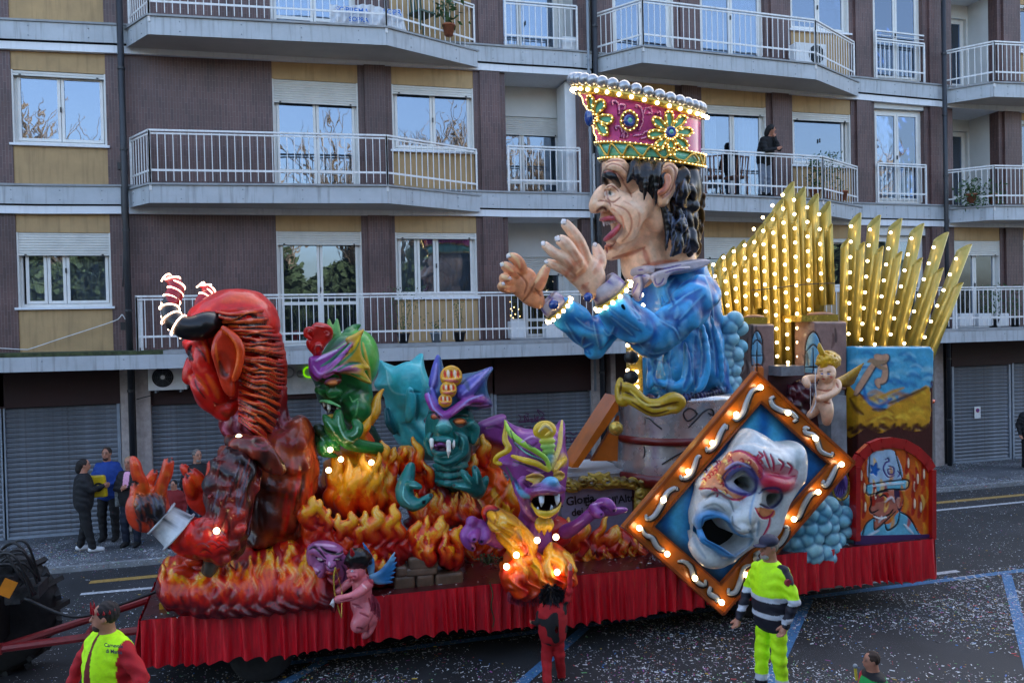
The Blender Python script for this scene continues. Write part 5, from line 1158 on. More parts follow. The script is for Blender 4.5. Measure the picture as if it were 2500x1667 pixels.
f = Fig(DB, .028, ((9, 9, 3), .022, .6)); BR, BRL = c_(128, 40, 20), c_(178, 76, 36)
f.o([(770,300),(850,240),(960,170),(1080,120),(1220,110),(1330,62),(1380,42),(1425,80),(1470,220),(1487,340),(1490,500),(1450,700),(1390,800),(1375,960),(1300,1000),(1100,1030),(960,1050),(920,900),(900,600),(800,420)], 0, 230, 1.3, BR, k=.1, gr=((1.4, .3, 2.2), .02, 2.4), col2=BRL)
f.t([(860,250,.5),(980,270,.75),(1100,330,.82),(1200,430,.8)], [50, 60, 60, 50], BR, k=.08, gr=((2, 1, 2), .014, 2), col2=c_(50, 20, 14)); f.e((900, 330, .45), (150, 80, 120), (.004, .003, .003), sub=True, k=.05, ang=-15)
f.t([(880,90,0),(1000,100,.1),(1180,80,.0)], [110, 130, 110], c_(110, 20, 30), k=.05, gr=((9, 1, 1), .016, 1), col2=c_(170, 90, 110)); f.t([(900,-40,0),(960,60,0)], [120, 130], RD, k=.05); f.t([(1150,-90,0),(1130,60,0)], [120, 130], c_(120, 20, 24), k=.05)
for i in range(22):
    x = rg.uniform(1120, 1470); y = rg.uniform(300, 800); f.pt([(x, y), (x-10, y+90), (x-30, y+180)], rg.uniform(8, 22), (RD, c_(30, 8, 8), c_(200, 60, 20))[i % 3], .6, .9)
for i in range(16): x = rg.uniform(940, 1400); y = rg.uniform(130, 300); f.pt([(x, y), (x+60, y+20), (x+110, y-20)], 9, c_(150, 50, 60), .5, .9)
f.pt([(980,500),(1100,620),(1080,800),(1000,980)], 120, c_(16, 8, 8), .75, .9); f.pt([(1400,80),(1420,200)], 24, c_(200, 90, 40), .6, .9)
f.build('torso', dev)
f = Fig(DB, .022, ((11, 11, 4), .024, .8)); AR, AR2 = c_(34, 20, 24), c_(104, 24, 22)
gr = ((.8, 1, 3.4), .022, 2.6)
f.t([(930,380,.6),(880,470,.8),(850,600,.85),(840,740,.9),(810,880,.9),(780,980,.9)], [95, 140, 145, 120, 130, 130], AR, k=.1, gr=((3.6, 1, .8), .018, 2.4), col2=AR2)
f.e((730, 950, .95), (160, 130, 110), AR, k=.1, gr=gr, col2=AR2); f.t([(740,960,1.0),(620,960,1.0),(520,920,1.0),(430,850,1.0)], [120, 100, 92, 74], RD, k=.08)
for x, y, r in ((780,660,30),(890,640,36),(840,720,30),(900,760,40),(740,840,44),(660,860,36),(700,640,24),(820,560,26),(930,880,30),(620,930,34),(690,980,40),(820,1090,30),(880,1000,36),(1020,560,40)): f.e((x, y, 1.12 if x < 960 else .9), (r, r*.7, r), c_(150, 40, 34), k=.05, ang=rg.uniform(-30, 40))
f.t([(720,1100,.9),(700,1160,.9),(690,1200,.9)], [56, 44, 40], c_(110, 96, 80), k=.03)
for i in range(34):
    x = rg.uniform(760, 1020); y = rg.uniform(360, 800); f.pt([(x, y), (x-20, y+70), (x-60+rg.uniform(0, 50), y+150)], rg.uniform(4, 9), (c_(90, 92, 110), c_(150, 50, 44), c_(10, 8, 10))[i % 3], .6, .9)
for i in range(18):
    x = rg.uniform(590, 840); y = rg.uniform(860, 1060); f.pt([(x, y), (x+40, y-20), (x+90, y+10)], rg.uniform(4, 9), (c_(90, 92, 110), c_(140, 30, 30), c_(10, 8, 10))[i % 3], .6, .9)
f.build('arm', dev)
BKN = c_(14, 14, 16)
g = hand([([(190,680,1.0),(200,560,1.08),(165,470,1.1),(150,395,1.1),(128,352,1.08)], [46, 38, 32, 26, 11]), ([(330,650,1.05),(345,560,1.15),(380,470,1.2),(398,375,1.2)], [44, 34, 34, 30]), ([(260,620,.85),(240,560,.8),(270,500,.8),(292,455,.8)], [40, 34, 28, 18]), ([(150,700,.9),(165,620,.95),(150,560,.95)], [44, 38, 26])],
         [((240, 690, 1.0), (130, 110, 75), 10), ((230, 790, 1.0), (110, 100, 70), -20), ((340, 790, 1.0), (70, 70, 60), 0)], 'hand', col=c_(206, 60, 24), fr=DB, nailc=BKN, shade=c_(230, 120, 40), h=.02)
for i in range(44):
    x, y = rg.uniform(150, 350), rg.uniform(610, 830); g.pt([(x, y), (x+25, y+35), (x+30, y+90)], rg.uniform(7, 14), (c_(24, 22, 28), c_(24, 22, 28), c_(120, 50, 30), c_(80, 84, 100))[i % 4], .7, .9)
for pts in ([(260,640,1.15),(240,700,1.2),(280,780,1.2)], [(320,640,1.15),(330,720,1.2),(320,800,1.15)], [(190,650,1.15),(190,730,1.2),(220,800,1.15)]): g.t(pts, [20, 26, 18], c_(30, 22, 26), k=.04)
g.build('hand', dev)
g = hand([([(600,560,-.2),(560,490,-.15),(520,440,-.15),(500,412,-.15)], [44, 36, 28, 16]), ([(700,520,-.3),(712,440,-.3),(705,385,-.3)], [36, 30, 18]), ([(650,560,-.1),(620,500,-.05),(570,450,-.05)], [38, 34, 26]), ([(570,620,-.1),(545,560,-.05),(530,500,-.05)], [42, 36, 24])],
         [((640, 640, -.2), (110, 120, 70), 25), ((690, 720, -.25), (70, 70, 60), 0)], 'hand', col=c_(200, 40, 20), fr=DB, nailc=BKN, shade=OR, h=.022)
g.build('hand', dev)
# silver cuff
def band_cuff(fr, A, B, rA, rB, dep, m_, parent, name='cuff'):
    a, b = fr.p(*A, dep), fr.p(*B, dep); d = b-a; L = np.linalg.norm(d); d /= L; x = np.cross(d, [0, 1, 0]); x /= np.linalg.norm(x); y = np.cross(x, d); V = []; F = []; cols = []; n_ = 44
    ra, rb = fr.m(rA), fr.m(rB); prof = [(0, ra-.03), (0, ra+.03), (.08, ra+.03), (.10, ra), (.9, rb), (.92, rb+.03), (1, rb+.03), (1, rb-.03)]
    for i in range(n_):
        t = 6.283*i/n_
        for u, r in prof: V.append(a+d*L*u+(x*math.cos(t)+y*math.sin(t))*r); w_ = (.5+.5*math.sin(t*3+u*5+2*math.sin(u*6+t)))**10; cols.append(np.array(c_(205, 210, 216))*(1-w_)+np.array(c_(30, 32, 38))*w_)
    k = len(prof)
    for i in range(n_):
        for j in range(k-1): F.append((i*k+j, ((i+1) % n_)*k+j, ((i+1) % n_)*k+j+1, i*k+j+1))
    return put_mesh(name, V, F, cols, m_, parent)
band_cuff(DB, (340, 795), (480, 900), 106, 126, 1.0, M['sculpt'], dev)
bulbs(dev, [DB.p(750, 890, 1.35), DB.p(915, 200, .7)], .034)
tag(MB().box(-.045, .045, -.03, .03, 0, .06).build('yellow_block', mat('yellow_plastic', lin((200, 150, 40)), .5)), 'small yellow block lying on the front corner of the dark red deck', 'block').location = [float(v) for v in onZ(400, 1484, DZ)]

# ================================================================ FLAME WALL AT THE FRONT
FF = Frame(700, 1150, 3.484, 9.95)
fw_ = empty('flame_wall', FF.p(300, 1050), 'long sculpted wall of red and yellow flames along the front of the deck', 'flames')
zlo, zhi = DZ-.02, FF.p(500, 300)[2]
f = Fig(DB.__class__(280, 1000, 3.0154, 9.95), .024)
f.o([(318,1170),(350,1128),(440,1095),(560,1110),(680,1140),(800,1150),(900,1110),(960,1050),(1060,1060),(1140,1040),(1190,1010),(1260,985),(1330,990),(1400,960),(1450,1000),(1600,1010),(1620,1370),(1500,1385),(1100,1432),(700,1452),(500,1430),(400,1405),(318,1300),(322,1230)], .0, 110, 1.9, FL, k=.05, gr=GR, tilt=(0, .72)); f.lay = (1240, .0012)
for i in range(26):
    x = 380+i*44; top = 1150-90*math.sin(max(0, i-6)/19*1.6)+rg.uniform(-14, 14); tongue(f, x+rg.uniform(-18, 18), 1400+rg.uniform(-30, 20), rg.uniform(-40, 40), (1400-top)*rg.uniform(.8, 1.1), rg.uniform(24, 40), .26+rg.uniform(-.05, .06), rg.choice((-1, 1)))
for i in range(14): x = rg.uniform(340, 700); y = rg.uniform(1130, 1380); f.t([(x, y, .2), (x+60, y-25, .3), (x+130, y-20, .3), (x+190, y+5, .22)], [8, 24, 22, 5], FL, k=.05)
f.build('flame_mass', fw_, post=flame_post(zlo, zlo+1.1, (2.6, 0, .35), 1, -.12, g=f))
f = Fig(FF, .021)
f.o([(-60,640),(60,600),(130,600),(130,450),(150,320),(215,270),(260,290),(300,270),(345,350),(400,480),(450,520),(520,480),(600,440),(660,420),(770,380),(860,420),(960,430),(1000,520),(1100,500),(1200,470),(1300,500),(1400,520),(1490,520),(1510,700),(1490,800),(1400,860),(1300,800),(1240,720),(1050,720),(1000,800),(950,960),(500,1010),(0,1085),(-80,1090)], -.05, 80, 1.7, FL, k=.05, gr=GR)
for x, y, dx, h, r in ((150,420,-8,130,22),(205,430,30,215,34),(290,420,-15,180,30),(345,480,10,160,26),(440,560,-10,200,26),(470,520,60,110,18),(560,520,-10,175,26),(600,600,60,160,24),(670,540,-10,200,24),(760,560,15,265,40),(850,560,20,180,24),(900,540,20,265,34),(950,560,-20,160,24),(1060,600,60,180,26),(1090,560,50,130,20),(1180,580,20,205,28),(1230,600,0,110,22),(1290,600,40,225,30),(1340,600,20,150,24),(1420,640,60,180,24),(1480,640,10,160,20),(60,760,-20,140,26),(20,800,0,180,26)):
    tongue(f, x, y, dx, h, r, .1, 1 if h % 2 else -1)
for i in range(26):
    x = rg.uniform(0, 1480); y0 = 1000 if x < 900 else 800; tongue(f, x, y0-rg.uniform(0, 150), rg.uniform(-40, 40), rg.uniform(160, 280), rg.uniform(18, 30), .14+rg.uniform(-.04, .06), rg.choice((-1, 1)))
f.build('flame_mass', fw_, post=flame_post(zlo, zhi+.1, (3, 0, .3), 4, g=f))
# purple grinning face relief
VI, VID, VIL = c_(166, 96, 146), c_(40, 18, 56), c_(232, 184, 214)
g = Fig(FF, .015); g.o([(165,680),(200,620),(300,590),(420,610),(500,680),(520,820),(500,960),(440,1010),(340,960),(220,900),(170,800)], .2, 60, 1.6, VI, k=.03)
g.t([(200,690,.36),(260,680,.42),(330,760,.42)], [18, 24, 14], VI, k=.03); g.t([(470,700,.38),(420,720,.42),(385,770,.42)], [14, 20, 12], VI, k=.03); g.t([(375,720,.42),(370,780,.48),(385,815,.5)], [22, 24, 30], VI, k=.04)
g.e((290, 850, .38), (50, 60, 40), VI, k=.05); g.e((390, 890, .42), (62, 50, 60), c_(70, 10, 20), sub=True, k=.03, ang=-20); g.t([(320,850,.36),(380,860,.44),(450,830,.4)], [9, 14, 8], c_(190, 60, 60), k=.02); g.t([(350,910,.38),(410,950,.42),(460,900,.38)], [10, 16, 9], c_(170, 50, 60), k=.02)
for st, r, cl, a in [([(190,660),(230,640),(280,680),(330,740)], 13, (.003,.002,.006), 1), ([(290,640),(340,680),(440,700),(480,680)], 14, (.005,.004,.01), 1), ([(250,730),(290,765),(330,760)], 9, VID, .9), ([(400,760),(440,745),(470,760)], 8, VID, .9), ([(265,745),(300,750)], 12, c_(225, 215, 220), .9), ([(415,750),(450,748)], 7, c_(225, 215, 220), .9), ([(290,850),(250,900),(330,950)], 8, VID, .7), ([(330,790),(380,830),(420,800)], 7, VID, .8),
                     ([(200,800),(240,880)], 10, VID, .6), ([(420,640),(340,630),(240,620)], 12, VIL, .6), ([(230,820),(270,850)], 12, VIL, .6), ([(470,800),(500,860),(480,940)], 9, VID, .7), ([(360,770),(365,810)], 9, VIL, .8), ([(345,870),(400,875),(440,850)], 8, c_(200, 60, 50), .8)]: g.pt(st, r, cl, a, .7)
g.build('grinning_face', fw_)
# stone blocks peeping from the flames
st_m = mat('painted_stone', lin((112, 90, 72)), .45, coat=.3, var=.3, vscale=5, bump=.5, bscale=12)
for a, b, c, d in ((1030,722,1280,808),(1000,815,1275,862),(920,800,1020,880),(905,885,1085,985),(1095,870,1245,970),(1255,862,1492,955)):
    p, q = FF.p(a, b, .1), FF.p(c, d, .1); o = MB().box(p[0], q[0], p[1]-.10, p[1]+.15, q[2], p[2]).build('stone', st_m, fw_); edges_bevel(o, .035, 3)

def fangs(fr, L, parent, col):
    for x, y, l, d, r in L: g = Fig(fr, .014); g.t([(x, y, d), (x+3, y+l*.55, d+.03), (x-1, y+l, d)], [r, r*.8, 2], col, k=.004, smooth=False); g.build('fang', parent)
# ================================================================ GREEN DEMON
GF = Frame(720, 760, 3.136, 10.9)
gd = empty('green_demon', GF.p(500, 1560), 'green demon head with purple brow, yellow fins and red crest above a flame body', 'statue')
GN, GND, GNL = c_(26, 110, 48), c_(8, 44, 24), c_(110, 190, 110); PU, PUL = c_(150, 60, 150), c_(214, 150, 214); YE = c_(206, 160, 40); IV = c_(228, 224, 200)
f = Fig(GF, .02)
f.e((500, 360, 0), (142, 215, 210), c_(84, 176, 60), k=.05)
f.o([(115,360),(190,340),(300,190),(420,170),(520,230),(565,420),(585,560),(600,700),(570,850),(460,910),(390,890),(350,830),(330,790),(240,770),(195,710),(165,650),(152,560),(120,500),(103,430)], .05, 130, 1.35, GN, k=.05)
f.o([(385,215),(450,175),(530,134),(505,215),(510,320),(545,390),(577,440),(535,455),(560,500),(585,556),(520,540),(450,500),(380,480),(300,470),(340,380),(420,300)], .56, 20, 2.2, YE, k=.02, tilt=(.1, 0))
f.o([(103,360),(130,340),(200,335),(280,300),(380,240),(440,225),(400,300),(330,370),(270,430),(235,480),(200,520),(170,535),(125,500),(102,430)], .50, 30, 2.6, PU, k=.03, tilt=(.5, 0))
f.t([(120,360,.3),(180,420,.62),(175,500,.6)], [14, 18, 14], PU, k=.02); f.t([(180,510,.62),(250,440,.7),(340,360,.72),(430,250,.66)], [16, 22, 20, 10], c_(176, 90, 170), k=.02); f.t([(230,500,.66),(300,455,.72),(400,430,.68),(480,440,.62)], [14, 20, 20, 8], c_(190, 110, 170), k=.02)
for st, cl in (([(200,420),(280,370),(370,290),(430,240)], c_(60, 150, 110)), ([(240,470),(330,410),(430,330),(490,240)], c_(60, 160, 90)), ([(160,380),(230,340),(320,300)], c_(220, 180, 230)), ([(400,330),(450,280),(500,190)], c_(246, 200, 40)), ([(330,450),(420,400),(500,400)], c_(30, 120, 90)), ([(430,480),(500,500),(560,530)], c_(60, 130, 60)), ([(470,420),(520,430)], c_(250, 210, 60))): f.pt(st, 11, cl, .9, .6)
f.e((290, 540, .66), (62, 30, 30), c_(30, 10, 10), k=.02, ang=8); f.e((288, 548, .72), (34, 17, 22), c_(224, 130, 60), k=.008)
f.e((205, 600, .45), (52, 42, 50), GN, k=.04); f.e((190, 595, .62), (16, 12, 20), GND, sub=True, k=.02); f.e((300, 620, .6), (60, 40, 40), GN, k=.06)
f.e((275, 745, .38), (90, 42, 120), c_(30, 12, 14), sub=True, k=.03, ang=-14); f.t([(200,690,.45),(260,700,.62),(340,735,.6)], [14, 18, 14], GNL, k=.02)
f.fl([(200,700),(260,708),(345,740),(350,765),(300,775),(250,790),(225,770),(205,735)], c_(36, 6, 10), 1)
f.t([(235,800,.42),(275,808,.56),(330,790,.5)], [15, 18, 12], YE, k=.02); f.e((470, 760, .35), (110, 110, 110), GN, k=.1)
f.t([(260,60,.0),(268,120,.05),(290,180,.1)], [5, 18, 26], c_(90, 140, 50), k=.03); f.t([(322,60,.0),(318,120,.05),(320,180,.1)], [5, 20, 28], c_(80, 150, 60), k=.03); f.t([(500,105,-.1),(450,130,-.1),(400,170,0)], [5, 20, 30], GN, k=.04)
for st, r, cl, a in [([(140,420),(190,480),(260,450),(350,370)], 10, PUL, .8), ([(120,470),(170,520),(220,540)], 10, c_(90, 20, 60), .7), ([(240,490),(300,470),(350,500),(330,560)], 10, c_(110, 14, 24), .8), ([(230,330),(330,280),(400,230)], 7, GNL, .7), ([(180,620),(240,660),(320,650)], 8, GNL, .6), ([(420,650),(440,690),(480,670)], 7, GNL, .8), ([(480,690),(470,780),(440,820)], 7, GNL, .6), ([(400,560),(480,600),(560,620)], 20, GND, .5), ([(360,700),(420,800)], 24, GND, .6),
                     ([(250,420),(320,350),(420,320)], 8, c_(60, 90, 120), .6), ([(430,430),(510,410),(560,440)], 9, c_(236, 196, 70), .7), ([(520,240),(560,420),(580,550)], 12, c_(226, 180, 60), .8), ([(560,250),(620,350),(600,480)], 26, c_(120, 190, 90), .5), ([(170,560),(200,585),(230,590)], 8, GND, .7), ([(500,500),(570,540)], 9, c_(220, 190, 60), .6)]: f.pt(st, r, cl, a, .8)
f.build('head', gd); fangs(GF, ((258,700,82,.56,16),(222,695,44,.5,12),(328,735,36,.56,11)), gd, IV)
f = Fig(GF, .018); RC = c_(196, 22, 14)
f.o([(80,150),(110,135),(160,85),(250,100),(285,140),(288,200),(240,260),(215,300),(190,350),(140,330),(95,280),(85,230),(110,200)], .45, 30, 1.8, RC, k=.02); f.t([(120,210,.6),(85,180,.6),(90,140,.6),(125,135,.6),(135,170,.6)], [13, 15, 15, 13, 10], RC, k=.01); f.t([(150,330,.62),(140,280,.66),(180,250,.7),(210,285,.66),(180,310,.64)], [12, 15, 15, 12, 8], RC, k=.01)
f.t([(210,120,.62),(260,130,.64),(275,170,.6),(240,185,.6)], [14, 16, 15, 10], RC, k=.01)
for st in ([(95,160),(110,140),(130,150)], [(225,160),(250,150),(265,170),(245,185)], [(150,290),(165,260),(200,262),(200,290)], [(150,110),(230,120)]): f.pt(st, 4, c_(240, 150, 140), .9, .7)
f.build('crest', gd)
f = Fig(GF, .019)
f.t([(670,1050,.3),(560,1040,.45),(430,1010,.6),(370,960,.66),(340,880,.68),(330,800,.66),(335,760,.62)], [36, 40, 44, 40, 34, 26, 8], GN, k=.04); f.t([(360,960,.66),(420,960,.72),(470,930,.74),(485,880,.72),(455,840,.7)], [34, 34, 30, 26, 16], GN, k=.04); f.t([(350,930,.66),(290,890,.7),(250,840,.7),(222,795,.66)], [34, 28, 22, 6], GN, k=.04); f.t([(330,960,.6),(270,920,.66),(230,870,.64)], [30, 24, 8], GN, k=.03)
f.t([(300,960,.3),(230,950,.35),(190,960,.4),(170,1010,.4)], [40, 44, 40, 28], GND, k=.05); f.t([(250,1000,.5),(210,1030,.55),(220,1080,.55),(320,1108,.5)], [36, 30, 24, 8], GN, k=.04); f.t([(230,940,.5),(190,900,.5),(160,880,.45)], [30, 26, 10], GND, k=.04); f.t([(260,980,.55),(300,1020,.6),(335,1060,.55)], [30, 24, 8], GN, k=.04)
f.t([(500,900,.1),(540,960,.1),(600,1020,.1)], [90, 80, 60], GND, k=.05)
for st in ([(330,800),(340,880),(380,960),(450,1000)], [(250,850),(300,920)], [(480,880),(470,930),(430,960)], [(200,960),(220,990)], [(220,1030),(240,1080)]): f.pt(st, 6, c_(170, 226, 190), .8, .8)
f.build('clawed_arms', gd)
f = Fig(GF, .022); f.o([(240,1150),(320,1060),(450,1010),(600,1020),(720,1070),(790,1180),(790,1350),(760,1480),(700,1600),(300,1600),(230,1450),(215,1300)], .05, 220, 1.1, FL, k=.06, gr=((3.2, .6, .5), .03, 2.2))
for x, y, dx, h, r, d in ((560,1010,120,420,34,.25),(600,960,60,330,30,.1),(520,1000,60,200,26,.4),(700,1150,-40,160,30,.3),(740,1200,30,160,26,.2)): tongue(f, x, y, dx, h, r, d)
for i in range(22): x = rg.uniform(280, 740); tongue(f, x, 1560-rg.uniform(0, 200), rg.uniform(-50, 50), rg.uniform(200, 380), rg.uniform(24, 40), .52-.0016*abs(x-500)+.1, rg.choice((-1, 1)))
z0, z1 = GF.p(0, 1640)[2], GF.p(0, 1000)[2]; f.build('flame_body', gd, post=flame_post(z0, z1, (3, 0, .4), 7, .08, g=f))
bulbs(gd, [GF.p(x, y, .75) for x, y in ((270,1058),(352,1132),(585,1156),(258,1215))], .034)

# ================================================================ TEAL DEMONS
td = empty('teal_demon_back', GF.p(850, 1200), 'plain turquoise back of a demon head between the green and the blue crested ones', 'statue'); td.name = 'turquoise_demon'
TB = Frame(720, 760, 3.136, 11.6); TQ, TQD = c_(64, 186, 192), c_(24, 96, 106); f = Fig(TB, .026)
f.o([(645,375),(700,395),(790,425),(830,420),(900,370),(972,318),(985,400),(1005,480),(1045,560),(1030,700),(1005,800),(960,845),(1000,900),(1050,960),(1070,1080),(1040,1140),(900,1110),(790,1010),(740,920),(695,800),(685,660),(608,570),(640,480)], 0, 130, 1.6, TQ, k=.05); f.e((870, 560, .3), (130, 170, 120), TQ, k=.15); f.e((930, 960, .25), (110, 120, 90), TQ, k=.1)
f.t([(700,750,.2),(720,850,.25),(760,930,.25)], [16, 26, 16], TQD, k=.03); f.t([(880,600,.62),(890,720,.6),(870,830,.55)], [20, 30, 22], TQ, k=.06)
for st, r, cl, a in [([(700,450),(720,560),(760,620),(850,640)], 8, c_(150, 220, 222), .7), ([(880,610),(960,620)], 12, TQD, .8), ([(940,640),(940,760),(930,830)], 16, TQD, .6), ([(680,700),(720,850),(800,950)], 18, TQD, .6), ([(820,860),(900,880),(1000,1000)], 22, TQD, .5), ([(850,440),(900,480),(960,420)], 30, c_(90, 200, 205), .5), ([(830,700),(860,800)], 20, c_(90, 200, 205), .5)]: f.pt(st, r, cl, a, .9)
f.build('head', td)
bd = empty('blue_crested_demon', GF.p(1180, 1560), 'teal fanged demon with blue and violet horned crest and three gold medallions', 'statue')
TF = Frame(720, 760, 3.136, 10.75); TE, TED, TEL = c_(28, 122, 116), c_(8, 50, 56), c_(120, 206, 196); CB, CBL = c_(84, 78, 170), c_(160, 150, 224); f = Fig(TF, .02)
f.e((1190, 900, .05), (195, 250, 210), TE, k=.05); f.e((1200, 1090, .15), (150, 120, 150), TE, k=.08); f.e((1190, 1260, 0), (130, 130, 150), TE, k=.06)
for y in (1190, 1245, 1300): f.t([(1070,y-10,.3),(1190,y+18,.52),(1310,y-10,.3)], [20, 24, 20], TE, k=.03)
f.o([(1000,610),(1045,560),(1075,420),(1090,335),(1110,350),(1140,440),(1200,500),(1290,480),(1400,460),(1505,430),(1462,520),(1470,620),(1505,715),(1420,745),(1370,755),(1300,735),(1210,760),(1150,800),(1095,770),(1040,725),(1005,685)], .28, 50, 3.0, c_(52, 96, 130), k=.05)
f.t([(1060,560,.45),(1080,430,.4),(1092,335,.35)], [36, 26, 5], CB, k=.03); f.t([(1290,620,.6),(1400,520,.5),(1506,430,.35)], [60, 36, 5], CB, k=.04); f.t([(1010,640,.5),(1055,725,.64),(1140,800,.72),(1225,750,.72),(1330,680,.66),(1430,680,.55),(1502,715,.4)], [18, 26, 28, 27, 25, 22, 5], PU, k=.03); f.t([(1050,600,.5),(1085,700,.64),(1130,780,.7)], [14, 17, 14], CB, k=.02)
for x, y, rx in ((1077, 800, 40), (1262, 842, 54)): f.e((x, y, .68), (rx, 26, 26), c_(40, 12, 8), k=.015, ang=-6 if x > 1200 else 10); f.e((x, y+3, .73), (rx*.72, 17, 18), c_(236, 130, 56), k=.005)
f.e((1142, 895, .72), (62, 48, 48), TE, k=.05); f.e((1140, 860, .74), (40, 30, 36), TEL, k=.04)
for x in (1118, 1172): f.e((x, 912, .92), (14, 11, 18), TED, sub=True, k=.02)
f.e((1110, 1030, .78), (62, 34, 60), c_(60, 14, 50), sub=True, k=.02); f.t([(1040,985,.6),(1100,985,.76),(1180,990,.76),(1240,1010,.62)], [22, 24, 24, 18], TE, k=.03); f.t([(1060,1070,.64),(1110,1085,.76),(1190,1080,.7)], [16, 20, 16], TE, k=.03); f.e((1110, 1035, .70), (42, 20, 20), c_(130, 70, 150), k=.01)
f.fl([(1055,1005),(1110,998),(1175,1008),(1215,1030),(1190,1060),(1110,1068),(1060,1050)], c_(60, 14, 60), 1)
f.t([(1040,940,.55),(1010,1000,.5),(1050,1100,.55)], [16, 20, 14], TE, k=.04); f.t([(1230,930,.62),(1290,980,.62),(1290,1080,.6),(1200,1140,.62)], [18, 26, 26, 18], TE, k=.05); f.t([(1080,1130,.6),(1160,1160,.64),(1240,1130,.6)], [18, 24, 18], TE, k=.04); f.t([(1330,850,.4),(1380,900,.35),(1360,1000,.35)], [24, 30, 20], TE, k=.04)
for st, r, cl, a in [([(1020,620),(1060,740),(1130,800)], 8, CBL, .8), ([(1240,760),(1330,680),(1440,640)], 9, CBL, .8), ([(1200,790),(1290,720),(1400,720),(1480,715)], 8, PUL, .7), ([(1280,640),(1370,560),(1480,450)], 12, CBL, .7), ([(1200,560),(1300,540),(1330,600)], 22, TED, .6), ([(1085,400),(1070,520),(1040,600)], 12, CBL, .7), ([(1180,830),(1240,800),(1330,800)], 9, (.004,.01,.012), .9), ([(1020,780),(1070,775),(1110,820)], 8, (.004,.01,.012), .9), ([(1220,860),(1270,880),(1330,850)], 8, c_(120, 30, 20), .7),
                     ([(1080,880),(1140,860),(1200,885)], 6, TEL, .8), ([(1240,940),(1290,990),(1280,1080)], 7, TEL, .6), ([(1230,920),(1260,960),(1250,1040)], 10, TED, .7), ([(1330,960),(1350,1080),(1280,1150)], 16, TED, .6), ([(1090,1160),(1160,1180),(1240,1150)], 8, TED, .7), ([(1080,1220),(1190,1232),(1300,1210)], 8, TED, .8), ([(1080,1280),(1190,1290),(1300,1270)], 8, TED, .8), ([(1060,1100),(1120,1120),(1200,1110)], 8, TEL, .5), ([(1310,880),(1370,840)], 12, TEL, .5), ([(1060,930),(1030,980)], 8, TED, .7)]: f.pt(st, r, cl, a, .8)
f.pt([(1070,1025),(1120,1018),(1170,1035)], 9, c_(190, 120, 200), .9); f.build('head', bd); fangs(TF, ((1045,985,85,.78,17),(1175,1000,125,.82,19),(1212,995,66,.76,14)), bd, c_(240, 238, 226))
med = mat('gold_medallion_lacquer', lin((226, 156, 20)), .25, coat=.6, var=.1)
for x, y, r, d in ((1197,500,84,.56),(1175,600,64,.66),(1150,682,52,.74)):
    g = Fig(TF, .014); g.e((x, y, d), (r, r, r*.45), c_(228, 162, 24), k=.01); g.t([(x-r*.8, y+r*.2, d+.06), (x, y+r*.35, d+.12), (x+r*.8, y+r*.1, d+.06)], [r*.12, r*.16, r*.12], c_(232, 170, 40), k=.02)
    for i in range(5): xx = x-r*.6+i*r*.3; g.pt([(xx, y-r*.55), (xx+r*.05, y+r*.05)], r*.13, (c_(220, 50, 20), c_(246, 226, 200))[i % 2], .9, .6)
    g.pt([(x-r*.6, y+r*.35), (x+r*.6, y+r*.45)], r*.2, c_(226, 110, 120), .7, .8); g.build('medallion', bd)
f = Fig(TF, .018)
f.t([(890,1180,.45),(860,1280,.55),(835,1380,.6),(860,1450,.66)], [26, 44, 54, 50], TE, k=.05); f.t([(860,1350,.6),(900,1325,.72),(960,1345,.78)], [34, 26, 14], TE, k=.03); f.t([(870,1450,.68),(950,1470,.8),(1000,1440,.84),(1045,1405,.82)], [44, 30, 24, 12], TE, k=.03); f.t([(860,1460,.68),(920,1490,.78),(985,1470,.82)], [36, 26, 14], TE, k=.03); f.t([(850,1460,.6),(900,1500,.7),(950,1495,.74)], [30, 24, 10], TE, k=.03)
f.pt([(1035,1410),(1050,1400)], 14, (.005,.01,.012), 1); f.pt([(980,1472),(995,1455)], 14, (.005,.01,.012), 1)
for st in ([(835,1340),(830,1420),(880,1480)], [(880,1330),(940,1340)]): f.pt(st, 7, TEL, .7, .8)
f.build('clawed_hand', bd); f = Fig(TF, .018)
f.t([(1400,1390,.5),(1360,1360,.66),(1290,1340,.72),(1215,1330,.7)], [46, 36, 26, 14], TE, k=.03); f.t([(1380,1370,.6),(1330,1290,.74),(1280,1225,.74)], [42, 28, 18], TE, k=.03); f.t([(1400,1350,.6),(1395,1260,.72),(1375,1195,.7)], [40, 28, 18], TE, k=.03); f.t([(1420,1370,.5),(1450,1310,.55),(1468,1270,.52)], [36, 26, 12], TE, k=.03); f.e((1400, 1370, .6), (60, 40, 40), TE, k=.05)
f.pt([(1208,1330),(1222,1330)], 14, (.005,.01,.012), 1); f.pt([(1376,1188),(1378,1200)], 12, (.005,.01,.012), 1)
for st in ([(1300,1250),(1350,1320)], [(1390,1230),(1400,1320)], [(1250,1335),(1340,1350)]): f.pt(st, 7, TEL, .7, .8)
f.build('clawed_hand', bd)
f = Fig(TF, .022); f.o([(880,1480),(1000,1400),(1100,1350),(1250,1380),(1400,1420),(1440,1560),(1400,1660),(900,1660),(860,1560)], .1, 150, 1.3, FL, k=.06, gr=((3.2, .6, .5), .028, 2))
f.o([(800,1050),(900,1040),(950,1150),(1060,1280),(1050,1420),(900,1430),(820,1330),(790,1200)], -.15, 70, 2.2, FL, k=.05, gr=GR); f.o([(1380,980),(1460,1000),(1490,1150),(1440,1330),(1320,1300),(1330,1180)], -.2, 60, 2, FL, k=.05, gr=GR)
